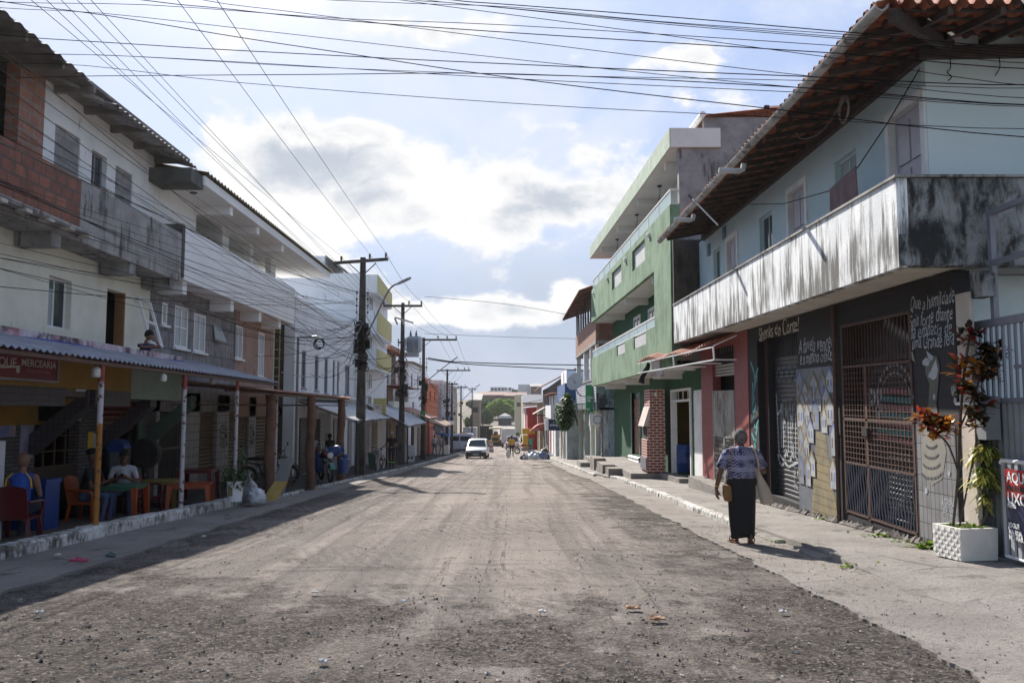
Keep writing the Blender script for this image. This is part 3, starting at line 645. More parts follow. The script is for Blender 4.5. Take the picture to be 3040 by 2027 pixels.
# paler grey tiles low on the pier
mb = MB(); fw_.slab(mb, yend+.1, ymid-.09, zg, fw_.uv(2780, 1262)[1], .001, .006); mb.build('grey_tile_facing', GTILE, B)
mb = MB(); fw_.slab(mb, ym2+.06, ymu, zb(15)-.1, fw_.uv(2430, 1090)[1], .001, .006); mb.build('mural_panel', None or pl('mural_ground', (.16, .18, .20), (.09, .10, .12), sc=1.6, rough=.6), B)
mb = MB(); fw_.slab(mb, yend-.30, yend-.005, zg, fw_.uv(2862, 868)[1], -.06, -.01); mb.build('cream_column', CREAMP, B)
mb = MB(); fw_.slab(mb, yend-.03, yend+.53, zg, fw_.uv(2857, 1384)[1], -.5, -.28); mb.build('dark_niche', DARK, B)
mb = MB(); fw_.slab(mb, yred+.002, BY1+.3, zg-.6, zt_, -.16, -.05) if False else None
mb.box(5.405+.0, 9.5, 10.40, 10.5, gz(10)-.3, zsl+.1); mb.build('ground_floor_side_wall', pl('two_tone_blue_paint', (.58, .66, .67), (.52, .60, .61), dirt=(.45, .48, .5), damt=.2), B)
mb = MB(); mb.box(5.41, 9.5, 10.385, 10.398, gz(10)-.3, 1.42); mb.build('grey_dado', flat('grey_dado_paint', (.24, .25, .27)), B)
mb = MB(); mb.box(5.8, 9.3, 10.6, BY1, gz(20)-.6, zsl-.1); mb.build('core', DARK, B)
mb = MB(); mb.box(5.44, 5.6, 9.40, 9.66, zsl-.30, zsl-.002); mb.build('beam_stub', MOULDX, B)
# graffiti roller shutter
SHUT = pl('dark_shutter', (.035, .036, .042), (.055, .055, .06), sc=3, rough=.45, metal=.2)
s1 = slats(fw_, (sh1[0], sh1[1], sh1[2], sh1[3]-.42), 30, -.17, -.145, 'roller_shutter', SHUT, B)
mb = MB(); fw_.slab(mb, sh1[0], sh1[1], sh1[3]-.43, sh1[3], -.19, -.17)
for k in range(14): y_ = lerp(sh1[0], sh1[1], (k+.5)/14); fw_.slab(mb, y_-.01, y_+.01, sh1[3]-.42, sh1[3], -.16, -.14)
mb.build('transom_grille', BLACKM, B)
mb = MB(); fw_.slab(mb, dr[0], dr[1], dr[2], dr[3], -.19, -.15); mb.build('side_door', pl('maroon_door', (.05, .016, .018), bp=.05), B)
CHALK = flat('white_spray_paint', (.46, .48, .51), .8, (.30, .32, .35)); CH2 = flat('pale_blue_spray', (.30, .42, .50)); OCH = flat('ochre_mural_paint', (.25, .205, .11), .8, (.15, .13, .085)); MBL = flat('blue_mural_paint', (.12, .18, .42)); MWH = flat('white_mural_paint', (.38, .40, .42), .8, (.22, .24, .27)); MBR = flat('brown_mural_paint', (.16, .10, .05)); TEAL = flat('teal_mural_paint', (.10, .34, .36)); PNK = flat('pink_mural_paint', (.42, .20, .22)); GRN = flat('green_mural_paint', (.20, .34, .10)); GRYP = flat('grey_mural_paint', (.22, .25, .28), .8, (.14, .16, .19))
rg = random.Random(3); mb = MB(); m2 = MB()
a, b, c, d = sh1; fs = Fr(5.4+.142, -1, 0., .0106)
def loop(cy, cz, ry, rz, n=14, t0=0., t1=6.28): return [(cy+ry*math.cos(lerp(t0, t1, k/n)), cz+rz*math.sin(lerp(t0, t1, k/n))) for k in range(n+1)]
W_ = b-a; H_ = d-.45-c
for (fy, fz, ry, rz, t0, t1) in ((.82, .42, .16, .20, 1, 5.6), (.55, .45, .13, .18, -1, 4.6), (.3, .46, .12, .18, 1.2, 5.4), (.68, .62, .1, .07, 0, 3.4), (.42, .62, .1, .08, 0, 3.4), (.2, .60, .1, .09, 0, 3.6)):
    fs.ribbon(mb, loop(a+W_*fy, c+H_*fz, W_*ry, H_*rz, 14, t0, t1), .055)
for k in range(9): fs.ribbon(mb, [(a+W_*(.15+.08*k+.03*rg.random()), c+H_*(.64+.03*rg.random())), (a+W_*(.15+.08*k+.05*rg.random()), c+H_*(.28+.08*rg.random()))], .035)
fs.ribbon(mb, [(a+W_*.95, c+H_*.74), (a+W_*.9, c+H_*.3), (a+W_*.6, c+H_*.22), (a+W_*.1, c+H_*.30)], .05)
for k in range(14): y_ = a+W_*(.06+.05*(k % 7))+.1; z_ = c+H_*(.06+.09*(k//7)+.03*rg.random()); fs.ribbon(mb, [(y_, z_), (y_+rg.uniform(-.1, .1), z_+.16), (y_+rg.uniform(-.12, .12), z_+.03)], .028)
for k in range(5): fs.ribbon(m2, loop(a+W_*(.12+.18*k), c+H_*.88, W_*.07, H_*.05, 10), .06)
mb.build('graffiti', CHALK, s1); m2.build('graffiti_cloud', GRYP, s1)
# favela mural: stacked painted houses, street, moon
mp = B; mO, mB_, mW, mD, mG = MB(), MB(), MB(), MB(), MB()
ya, yb_ = ym2+.08, ymu-.04; z0 = zb(15); z1 = fw_.uv(2430, 1105)[1]; Wm = yb_-ya; Hm = z1-z0
def poly(mb, pts, o): mb.face(*[fw_.w(lerp(yb_, ya, u), lerp(z0, z1, v), o) for u, v in pts])
poly(mO, [(.30, .0), (.98, .0), (.72, .58), (.5, .60)], .009)
for k in range(11):
    t = k/11; mD.face(*[fw_.w(lerp(yb_, ya, u), lerp(z0, z1, v), .0105) for u, v in ((.3+.2*t, .6*t), (.98-.26*t, .58*t), (.98-.26*t, .58*t+.004), (.3+.2*t, .6*t+.006))])
rm = random.Random(44); hs = []
for row in range(7):
    v_ = .80-.105*row
    for col_ in range(5):
        u_ = -.02+.21*col_+rm.uniform(-.05, .05)+(.1 if row % 2 else 0); cxr = .33+.17*(v_/.6) if v_ < .6 else .5
        if v_ < .55 and .36+.12*v_ < u_+.08 < .92-.35*v_: continue
        hs.append((max(0, u_), v_+rm.uniform(-.03, .03)+.10*abs(u_-.35), rm.uniform(.13, .19), rm.uniform(.10, .15)))
for k, (u, v, w_, h_) in enumerate(hs):
    if u+w_ > 1.02: continue
    o = .0115+.0006*k; poly(mW if k % 3 else mG, [(u, v), (u+w_, v), (u+w_, v+h_), (u, v+h_)], o)
    poly(mB_ if k % 4 == 0 else mO, [(u-.025, v+h_-.005), (u+w_+.025, v+h_-.005), (u+w_*.5, v+h_+.075)], o+.0001)
    poly(mW if k % 3 else mG, [(u+.02, v+h_-.004), (u+w_-.02, v+h_-.004), (u+w_*.5, v+h_+.045)], o+.0002)
    for j in range(2): poly(mB_ if (k+j) % 2 else mD, [(u+w_*(.18+.42*j), v+h_*.35), (u+w_*(.38+.42*j), v+h_*.35), (u+w_*(.38+.42*j), v+h_*.78), (u+w_*(.18+.42*j), v+h_*.78)], o+.0003)
    for (x0, y0, x1, y1) in ((u, v, u, v+h_), (u+w_, v, u+w_, v+h_), (u, v+h_, u+w_*.5, v+h_+.075), (u+w_*.5, v+h_+.075, u+w_, v+h_)):
        fw_.ribbon(mD, [(lerp(yb_, ya, x0), lerp(z0, z1, y0)), (lerp(yb_, ya, x1), lerp(z0, z1, y1))], .018, o+.0004)
poly(mG, [(.48+.045*math.cos(t*.52), .93+.05*math.sin(t*.52)) for t in range(12)], .009)
for nm, q_, mm in (('mural_street', mO, OCH), ('mural_blue', mB_, MBL), ('mural_white', mW, MWH), ('mural_outline', mD, MBR), ('mural_grey', mG, GRYP)): q_.build(nm, mm, B, normals=False)
# painted vine beside the shutter
mb = MB(); yv = (yred+dr[1])/2
fw_.ribbon(mb, [(yv+.12*math.sin(k*.8), zb(19)+.5+k*.16) for k in range(16)], .05)
for k in range(16): y_ = yv+.12*math.sin(k*.8); z_ = zb(19)+.5+k*.16; fw_.ribbon(mb, [(y_, z_), (y_+rg.uniform(-.28, .28), z_+.22)], .07)
mb.build('mural_vine', TEAL, B, normals=False)
# lettering: reading direction runs towards the camera on this wall
xd = V((0, -1, -.0106)); up = V((0, 0, 1))
def wr(body, u, u2, v, size, shear=.25, mat=CHALK, fr=fw_, o=.008, tilt=0.):
    Y_, z_ = fr.uv(u, v); L = abs(Y_-fr.uv(u2, v)[0]); t_ = text_mb(body, size, (0, 0, 0), (1, 0, 0), (0, 1, 0), shear); wd = max(p.x for p in t_.v)
    d = (xd+up*tilt).normalized(); q_ = fr.w(Y_, z_, o); hw_ = lambda p: V((.030*noise.noise(V((p.x*3.1, p.y*4, v)))+.02*noise.noise(V((p.x*9, p.y*7, 3))), .05*noise.noise(V((p.x*2.2, v, 1)))+.025*noise.noise(V((p.x*11, p.y*8, 7))), 0))*(size/.25)
    t_.v = [q_+d*((p.x+hw_(p).x)*L/wd)+up*(p.y*(1.15+.35*noise.noise(V((p.x*2.7, v, 5))))+hw_(p).y) for p in t_.v]
    return t_.build('painted_lettering', mat, B, normals=False)
wr('Shenks do Corte!', 2254, 2374, 1010, .36, .1, flat('cream_spray', (.62, .58, .46)))
wr('A favela venceu', 2372, 2478, 1050, .34, .3); wr('e o menino cresceu', 2376, 2480, 1082, .30, .3)
for s_, u1, u2, v_ in (('Que a humildade', 2702, 2838, 926), ('Seja forte diante', 2700, 2832, 972), ('da empatia de', 2700, 2830, 1008), ('uma Grande fera', 2708, 2836, 1038)): wr(s_, u1, u2, v_, .235, .3, tilt=.0)
wr('AGRIPA', 2796, 2834, 1500, .13, .3); wr('ARTES', 2800, 2834, 1526, .12, .3); wr('@agripa', 2800, 2838, 1550, .09, .3)
# pale painted figure on the pier: bust with leaves, hand print, drips
mW, mP, mG, mL = MB(), MB(), MB(), MB()
def pz(u, v): return fw_.uv(u, v)
def pp(mb, pts, o): mb.face(*[fw_.w(*pz(u, v), o) for u, v in pts])
pp(mG, [(2748, 1080), (2762, 1050), (2785, 1060), (2792, 1090), (2788, 1130), (2782, 1200), (2790, 1260), (2760, 1255), (2758, 1200), (2762, 1140), (2750, 1110)], .009)
pp(mW, [(2740, 1072), (2752, 1060), (2764, 1072), (2758, 1086), (2742, 1084)], .011); pp(mW, [(2752, 1040), (2766, 1052), (2774, 1060), (2768, 1072), (2758, 1064)], .0115); pp(mW, [(2766, 1100), (2780, 1066), (2788, 1100), (2782, 1122), (2772, 1128), (2758, 1118), (2760, 1108)], .011)
for k in range(4): fw_.ribbon(mP, [(fw_.uv(2768+(16+5*k)*math.cos(t), 1318+27*k+(12+3*k)*math.sin(t))) for t in [.2+2.7*j/8 for j in range(9)]], .03, .012)
pp(mL, [(2748, 1270), (2795, 1270), (2812, 1340), (2800, 1420), (2770, 1440), (2740, 1400), (2736, 1330)], .0095)
for (u, v, r) in ((2712, 1178, 7), (2714, 1230, 9), (2750, 1230, 9), (2776, 1178, 8), (2838, 1190, 9), (2752, 1456, 9), (2820, 1405, 7), (2836, 1270, 4)): pp(mW, [(u+r*.5*math.cos(t*.7), v+r*1.2*math.sin(t*.7)) for t in range(9)], .012)
for k in range(4): fw_.ribbon(mW, [pz(2830+4*k, 1170), pz(2828+4.5*k, 1148-3*(k % 3))], .022, .012)
pp(mL, [(2700, 1040), (2712, 1044), (2720, 1075), (2712, 1070), (2704, 1058)], .011)
mW.build('mural_white_figure', MWH, B, normals=False); mP.build('mural_necklace', flat('dark_grey_paint', (.12, .12, .125)), B, normals=False); mG.build('mural_torso', flat('olive_mural_paint', (.11, .115, .09), .8, (.06, .065, .055)), B, normals=False); mL.build('mural_glow', flat('beige_mural_paint', (.25, .235, .20), .8, (.19, .18, .16)), B, normals=False)
# drain pipe and rubble plinth
mb = MB(); p = fw_.w(ym2+.02, 0, .05); mb.tube([(p.x, p.y, gz(p.y)+.1), (p.x, p.y, zsl+.1)], .035, 8); mb.build('drain_pipe', RUST, B, smooth=True)
mb = MB(); rr = random.Random(8); Y_ = yend+.3
while Y_ < yred: stone(mb, (5.4-.02, Y_, gz(Y_)+.13), rr.uniform(.07, .14), rr); Y_ += rr.uniform(.06, .13)
mb.build('rubble_plinth', pl('dark_rubble', (.14, .12, .105), (.07, .06, .055), sc=6, bp=.5), B)
# second roller shutter (gate recess) with painted arch and barber pole stripes
fg = Fr(5.4+.30, -1, 0., .0106); a, b, c, d = gt
s2 = slats(fg, (a+.25, b-.1, c, d-.62), 32, 0, .02, 'painted_roller_shutter', SHUT, B)
mb = MB(); fw_.slab(mb, a, b, c-.05, d+.02, -.38, -.36); fw_.slab(mb, a, b, d-.62, d-.54, -.33, -.2); mb.build('gate_recess', BLACKM, B)
fgs = Fr(5.4+.275, -1, 0., .0106); mW, mT, mP = MB(), MB(), MB(); W_ = b-a; yc = (a+b)/2-.05; zc = fgs.uv(2600, 1205)[1]
for rr_, ww in ((.62, .05), (.5, .035)): fgs.ribbon(mW, loop(yc, zc, rr_, rr_*1.0, 20, 0, 3.15), ww)
for k in range(7): fgs.ribbon(mT if k % 2 else mP, [(yc-.55, zc-.12*k+.2), (yc+.6, zc-.12*k+.24)], .08, .003)
mT.build('painted_bands', TEAL, s2, normals=False); mP.build('painted_pink_bands', PNK, s2, normals=False); mW.build('painted_arch', CHALK, s2, normals=False)
Y_, z_ = fgs.uv(2580, 1235); text_mb('PS', .62, fgs.w(Y_, z_, .012), xd, up, .1, .02, .8).build('painted_initials', CHALK, s2, normals=False)
mb = MB()
for k in range(10): y_ = a+.3+k*.11; fgs.ribbon(mb, [(y_, zc+.72+.04*k+.06*rg.random()), (y_+.05, zc+.9+.05*k), (y_+.11, zc+.74+.05*k)], .03)
mb.build('painted_tag', CHALK, s2, normals=False)
# ---- iron security gate: a thing of its own in front of the shutter
G_ = thing('security_gate', 'rusty iron grille gate with wavy bars across the painted middle shop opening', 'gate', fw_.w((a+b)/2, c, 0))
mb = MB(); n_ = 22; zm = lerp(c, d, .27)
for (p, q_) in (((a+.02, c), (a+.02, d)), ((b-.02, c), (b-.02, d)), ((b-.9, c), (b-.9, d-.7)), ((b-.86, c), (b-.86, d-.7)), ((a, c+.04), (b, c+.04)), ((a, zm), (b, zm)), ((a, d-.68), (b, d-.68)), ((a, d-.02), (b, d-.02)), ((a, lerp(c, d, .5)), (b, lerp(c, d, .5)))): mb.bar(fw_.w(*p, .0), fw_.w(*q_, .0), .035, .035)
mb.build('gate_frame', RUST, G_)
mb = MB()
for k in range(n_): y_ = lerp(a, b, (k+.5)/n_); mb.bar(fw_.w(y_, zm, .01), fw_.w(y_, d, .01), .014, .014)
for k in range(18): z_ = lerp(zm, d-.7, k/18); mb.bar(fw_.w(a, z_, .015), fw_.w(b, z_, .015), .009, .009)
mb.build('bars', RUST, G_)
mb = MB()
for k in range(26):
    y_ = lerp(a+.05, b-.05, (k+.5)/26); mb.tube([fw_.w(y_+.022*math.sin(j*1.6+k), lerp(c+.05, zm, j/7), .012) for j in range(8)], .011, 5)
mb.build('wavy_bars', GREYM, G_)
mb = MB(); fw_.slab(mb, b-.98, b-.80, lerp(c, d, .42), lerp(c, d, .46), .0, .06); mb.build('lock', BLACKM, G_)
# ---------------- things hanging on the house ----------------
# clothesline and towel
p0 = fw_.w(ups['d1'][0]-.2, zw-.3, .1); p0 = atX(2730, 205, 5.25); p1 = atX(2548, 495, 4.95); p2 = atX(2470, 565, 4.95); p3 = atX(2225, 607, 5.3)
mb = MB(); mb.tube([p0, lerp(p0, p1, .5)+V((0, 0, -.04)), p1, p2, lerp(p2, p3, .5)+V((0, 0, -.1)), p3], .008, 6); tag(mb.build('clothesline', CABLE), 'thin sagging clothesline strung along the aqua balcony wall', 'clothesline')
mb = MB(); hh = .80
def tw_(a, b):
    p = lerp(p1, p2, a)+V((0, 0, .012)); s_ = math.sin(a*9)*.05*b+.03*math.sin(a*22+b*3)*b; return p+V((s_-.04, s_*.5, -hh*b*(1-.12*abs(math.sin(a*3.2)))))
mb.grid(tw_, 24, 14); o = mb.build('towel', pl('brown_towel', (.17, .11, .12), (.12, .08, .09), sc=4, bp=.4, bs=60), smooth=2, normals=False)
md = o.modifiers.new('s', 'SOLIDIFY'); md.thickness = .012; tag(o, 'brownish towel pegged on the clothesline above the balcony rail', 'towel')
mb = MB(); c0 = atX(2504, 327, 4.75); rr = random.Random(2)
for k in range(5): mb.torus(c0+V((rr.uniform(-.02, .02), rr.uniform(-.03, .03), rr.uniform(-.03, .03))), .17+rr.uniform(-.02, .02), .006, 'x', 28, 5)
mb.tube(smooth_pts([c0+V((0, .15, .1)), c0+V((-.1, .6, -.12)), c0+V((-.2, 1.1, -.06)), c0+V((-.2, 1.4, .15))]), .006, 5)
tag(mb.build('wire_coil', flat('pale_cable', (.22, .19, .17))), 'coil of pale cable hanging under the tiled eave', 'cable coil')
for (u, v, u2, v2, lb) in ((2045, 580, 2131, 668, 'thin metal rod with black tip poking through the eave above the far balcony end'), (2272, 318, 2336, 315, 'slim white lamp arm with black tip sticking out above the gutter')):
    a = atX(u, v, 4.0); b = atX(u2, v2, 4.45); mb = MB(); mb.tube([lerp(a, b, .12), b], .018, 8); t_ = thing('lamp_arm', lb, 'lamp arm', b); mb.build('arm', WHITE2, t_, smooth=True); mb = MB(); mb.tube([a, lerp(a, b, .13)], .03, 8); mb.build('tip', BLACKM, t_, smooth=True)
for (u, v) in ((2153, 692), (2107, 742)):
    p = fw_.w(*fw_.uv(u, v), .0); mb = MB(); mb.box(p.x-.06, p.x-.003, p.y-.1, p.y+.1, p.z-.16, p.z+.16); tag(mb.build('meter_box', flat('blue_grey_box', (.16, .24, .34))), ('small blue-grey box high on the aqua wall nearest the sooty partition' if u == 2107 else 'small blue-grey box above the farthest lilac balcony door'), 'electric box')
# green leaf sign of plaster damage: vent pipe on the sooty partition
# dangling wire on the near side wall
for (pts, lb) in ((((2818, 150), (2822, 200), (2812, 215), (2825, 228), (2815, 240)), 'curly loose wire dangling on the pale side wall by its corner'), (((2955, 130), (2966, 175), (2968, 200), (2955, 225)), 'bent loose wire hanging down the middle of the pale side wall')):
    mb = MB(); mb.tube(smooth_pts([atY(u, v, 10.34) for u, v in pts]), .007, 6); tag(mb.build('loose_wire', CABLE), lb, 'wire')
# ---------------- grey gate, mailbox, fence, banner (right edge) ----------------
GX = 5.62; fq = Fr(GX, -1, 0., .002)
g0, g1 = 7.2, fq.uv(2884, 960)[0]
Gt = thing('yard_gate', 'tall grey barred metal gate beside the cream column', 'gate', (GX, 8.9, gz(9)))
ztp = fq.uv(2884, 958)[1]; zmd = fq.uv(2915, 1182)[1]; zbt = gz(9)+.1
mb = MB(); fq.slab(mb, g0, g1, ztp-.09, ztp, -.03, .03); fq.slab(mb, g0, g1, zmd-.05, zmd, -.02, .02); fq.slab(mb, g1-.07, g1, zbt, ztp-.09, -.025, .025); fq.slab(mb, g0, g1, zbt, zbt+.05, -.02, .02)
zpt = fq.uv(2940, 640)[1]; yp = fq.uv(2943, 700)[0]; fq.slab(mb, yp-.035, yp+.035, ztp, zpt, -.03, .03); fq.slab(mb, g0, yp+.05, zpt, zpt+.06, -.03, .03); z5 = fq.uv(2942, 782)[1]; fq.slab(mb, g0, yp-.037, z5-.03, z5+.03, -.025, .025)
mb.build('gate_frame', GREYM, Gt)
mb = MB(); y_ = g1-.17
while y_ > g0: fq.slab(mb, y_-.014, y_+.014, zmd, ztp-.09, -.012, .012); y_ -= .115
z6 = fq.uv(3020, 1088)[1]; fq.slab(mb, g0, fq.uv(3017, 1088)[0], z6-.02, z6+.02, .0125, .03); mb.build('bars', GREYM, Gt)
PANEL = pl('grey_sheet_panel', (.24, .25, .27), (.19, .20, .22), rough=.5, bp=.05)
mb = MB(); n_ = 24
mb.corr(fq.w(g0, zbt+.05, -.01), fq.w(g1-.07, zbt+.05, -.01)-fq.w(g0, zbt+.05, -.01), V((0, 0, zmd-.05-zbt-.05)), n_, .012, up=(1, 0, 0)); mb.build('lower_panel', PANEL, Gt, smooth=True)
Mx = thing('mailbox', 'grey metal meter box with hooded slot on the gate', 'mailbox', (GX-.1, 9.6, .8)); a, b, c, d = fq.rc(2905, 2975, 1190, 1300); mb = MB(); fq.slab(mb, a, b, c, d-.03, .03, .2); mb.build('box', PANEL, Mx)
mb = MB(); mb.loft([[fq.w(y_, d-.03, .03), fq.w(y_, d+.05, .03), fq.w(y_, d-.02, .27), fq.w(y_, d-.05, .27)] for y_ in (a-.02, b+.02)]); mb.build('hood', GREYM, Mx)
mb = MB(); fq.slab(mb, lerp(a, b, .3), lerp(a, b, .8), lerp(c, d, .6), lerp(c, d, .62), .2, .206); mb.build('slot', BLACKM, Mx)
ff = Fr(5.55, -1, 0., .002); Fn = thing('tube_fence', 'low white tube fence with vertical slats in front of the grey gate', 'fence', (5.55, 8.4, gz(8.4)))
f0, f1 = 7.2, ff.uv(2975, 1364)[0]; ztp = ff.uv(2975, 1366)[1]; zb2 = ff.uv(2975, 1645)[1]
mb = MB(); mb.tube([ff.w(f0, ztp), ff.w(f1, ztp), ff.w(f1+.03, ztp-.03)], .024, 10); mb.build('top_rail', WHITE2, Fn, smooth=True)
mb = MB(); mb.tube([ff.w(f0, zb2), ff.w(f1, zb2)], .02, 8); mb.build('bottom_rail', WHITE2, Fn, smooth=True)
mb = MB(); y_ = f1-.02
while y_ > f0: ff.slab(mb, y_-.03, y_+.03, zb2, ztp, -.012, .012); y_ -= .125
mb.build('fence_slats', pl('pale_grey_paint', (.42, .43, .46), rough=.5, bp=.05), Fn)
Bn = thing('banner', 'red and dark blue vinyl banner with white capitals tied to the tube fence', 'banner', (5.5, 8.5, .6))
a, b, c, d = ff.rc(2998, 3200, 1390, 1595); mb = MB()
mb.grid(lambda s_, t_: ff.w(lerp(a, b, s_), lerp(c, d, t_), .045+.012*math.sin(s_*9)*t_), 16, 10)
o = mb.build('sheet', flat('dark_navy_vinyl', (.03, .035, .09), .4), Bn, smooth=2, normals=False); md = o.modifiers.new('s', 'SOLIDIFY'); md.thickness = .004; md.offset = -1
mb = MB(); ff.slab(mb, a, b, lerp(c, d, .60), d, .060, .064); mb.build('red_field', RED, Bn)
for (s_, v_, sz, mm) in (('AQUI', 1428, .16, WHITE2), ('PRODUZIMOS', 1452, .075, BLACKM), ('LIXO', 1490, .17, WHITE2), ('FORTO', 1502, .05, WHITE2), ('JOGUE', 1560, .07, WHITE2), ('NA RUA', 1580, .07, WHITE2), ('NO MAR', 1595, .07, WHITE2)):
    Y_, z_ = ff.uv(3003, v_); text_mb(s_, sz, ff.w(b-.04, z_, .068), xd, up, .0, .004, .9).build('lettering', mm, Bn, normals=False)
# ---------------- planter, plants, weeds ----------------
PLW = pl('planter_plastic', (.78, .75, .71), (.68, .65, .61), sc=3, rough=.5, bp=.08, dirt=(.40, .35, .31), damt=.4)
pb = gnd(2857, 1666, .12); pa = gnd(2781, 1641, .12); pc = gnd(2963, 1663, .12); zB = pb.z
ax = (pc-pb); ax.z = 0; ay_ = (pa-pb); ay_.z = 0; L1, L2 = ax.length, ay_.length; ax.normalize(); ay_ = V((-ax.y, ax.x, 0)); L2 = .46
PT = thing('planter', 'white square planter with basket weave front on the pavement', 'planter', pb); hP = .36
def pt(a, b, z_): return pb+ax*a+ay_*b+V((0, 0, z_))
mb = MB(); mb.loft([[pt(0, 0, 0), pt(L1, 0, 0), pt(L1, L2, 0), pt(0, L2, 0)], [pt(-.01, -.01, hP), pt(L1+.01, -.01, hP), pt(L1+.01, L2+.01, hP), pt(-.01, L2+.01, hP)], [pt(.03, .03, hP), pt(L1-.03, .03, hP), pt(L1-.03, L2-.03, hP), pt(.03, L2-.03, hP)], [pt(.03, .03, hP-.05), pt(L1-.03, .03, hP-.05), pt(L1-.03, L2-.03, hP-.05), pt(.03, L2-.03, hP-.05)]])
mb.build('pot', PLW, PT)
mb = MB()
for i_ in range(9):
    for j_ in range(7):
        b0 = L2*(i_+.06)/9; b1 = L2*(i_+.94)/9; z0 = hP*(j_+.08)/7.1; z1 = hP*(j_+.92)/7.1; o = .012 if (i_+j_) % 2 else .004; sk_ = .012*(j_/7)
        mb.hexa([pt(-.0, b0, z0), pt(-.0, b1, z0), pt(-.0, b1, z1), pt(-.0, b0, z1), pt(-o-.008, b0, z0), pt(-o-.008, b1, z0), pt(-.004-.008, b1, z1), pt(-.004-.008, b0, z1)])
mb.build('weave', PLW, PT)
SOIL = pl('soil', (.08, .06, .045), bp=.8, bs=30); mb = MB(); mb.grid(lambda a, b: pt(lerp(.03, L1-.03, a), lerp(.03, L2-.03, b), hP-.03+.02*noise.noise(V((a*4, b*4, 1)))), 10, 10); mb.build('soil', SOIL, PT, normals=False)
def leaf(mb, p, d, L, w_, droop=.3, n=4, fold=.12):
    """one bent, folded leaf blade"""
    p = V(p); d = V(d).normalized(); s_ = d.cross(V((0, 0, 1))); s_ = s_.normalized() if s_.length > .05 else V((1, 0, 0)); rows = []
    for k in range(n+1):
        t = k/n; c_ = p+d*(L*t)+V((0, 0, -droop*L*t*t)); ww = w_*math.sin(math.pi*min(.97, .12+.86*t))**.8
        rows.append((c_-s_*ww+V((0, 0, fold*ww)), c_, c_+s_*ww+V((0, 0, fold*ww))))
    for a, b in zip(rows[:-1], rows[1:]): mb.face(a[0], a[1], b[1], b[0]); mb.face(a[1], a[2], b[2], b[1])
CR1 = pl('croton_red_leaf', (.30, .035, .02), (.12, .02, .015), sc=14, rough=.35, bp=0); CR2 = pl('croton_yellow_leaf', (.48, .22, .02), (.30, .06, .015), sc=14, rough=.35, bp=0); CR3 = pl('croton_dark_leaf', (.045, .022, .014), (.03, .045, .012), sc=12, rough=.35, bp=0)
DRY = pl('dracaena_yellow_leaf', (.66, .60, .18), (.48, .46, .10), sc=16, rough=.4, bp=0); DRG = pl('dracaena_green_leaf', (.07, .15, .03), (.13, .20, .04), sc=16, rough=.4, bp=0)
rr = random.Random(11)
def rosette(mbs, c_, n, L, w_, wts, up_=.5, droop=.4, rad=.0):
    for k in range(n):
        t = rr.uniform(0, 6.283); e = rr.uniform(-.25, 1.)*up_; d = V((math.cos(t)*math.cos(e), math.sin(t)*math.cos(e), math.sin(e)+.1)); j = rr.choices(range(len(mbs)), wts)[0]
        leaf(mbs[j], V(c_)+V((rr.uniform(-1, 1), rr.uniform(-1, 1), rr.uniform(-1, 1)))*rad, d, L*rr.uniform(.6, 1.1), w_*rr.uniform(.7, 1.1), droop*rr.uniform(.4, 1.3))
CT_ = thing('croton_shrub', 'tall croton with red, orange and dark leaves growing behind the white planter', 'shrub', pt(.05, L2*.8, hP-.05))
s0 = pt(.08, L2*.75, hP-.05); hd = [((2775, 1275), .16), ((2755, 1250), .12), ((2808, 1265), .10), ((2880, 1000), .17), ((2870, 1095), .16), ((2925, 1060), .18), ((2955, 1045), .13), ((2910, 1190), .15), ((2900, 1245), .14), ((2860, 1155), .1), ((2930, 1105), .13)]
mb = MB(); ms = (MB(), MB(), MB()); Yc = pb.y+.22; s0 = V((s0.x, Yc, s0.z))
ma = atY(2845, 1400, Yc); mid = atY(2850, 1270, Yc); mb.tube(smooth_pts([s0, ma, mid, atY(2858, 1150, Yc), atY(2870, 1050, Yc), atY(2882, 985, Yc)]), .016, 7); mb.tube(smooth_pts([ma, atY(2815, 1320, Yc), atY(2780, 1285, Yc-.1)]), .012, 6); mb.tube(smooth_pts([mid, atY(2900, 1150, Yc-.1), atY(2930, 1060, Yc-.1)]), .012, 6); mb.tube(smooth_pts([s0+V((.1, .05, 0)), atY(2895, 1330, Yc), atY(2915, 1200, Yc)]), .012, 6)
mb.build('stem', BARK, CT_, smooth=True)
for k, ((u, v), r) in enumerate(hd):
    dark = k not in (0, 1, 2, 4); rosette(ms, atY(u, v, Yc-rr.uniform(-.05, .2)), 60, .17 if dark else .20, .032, (.10, .10, .8) if dark else (.3, .42, .28), 1.1, .35, r*.7)
for q_, m_, nm in zip(ms, (CR1, CR2, CR3), ('red_leaves', 'orange_leaves', 'dark_leaves')): q_.build(nm, m_, CT_, normals=False)
DC = thing('dracaena', 'yellow striped dracaena with drooping narrow leaves in the white planter', 'plant', pt(L1*.7, L2*.35, hP-.05)); d0 = pt(L1*.7, L2*.35, hP-.05); Yd = d0.y; mb = MB(); ms = (MB(), MB())
top = atY(2925, 1345, Yd); mb.tube(smooth_pts([d0, atY(2932, 1520, Yd), atY(2928, 1440, Yd), top]), .017, 8); mb.tube(smooth_pts([atY(2930, 1490, Yd), atY(2958, 1460, Yd-.04), atY(2970, 1440, Yd-.05)]), .011, 6); mb.tube(smooth_pts([atY(2965, 1370, Yd), atY(2980, 1300, Yd), atY(2998, 1250, Yd), atY(3008, 1238, Yd)]), .006, 5); mb.build('stem', BARK, DC, smooth=True)
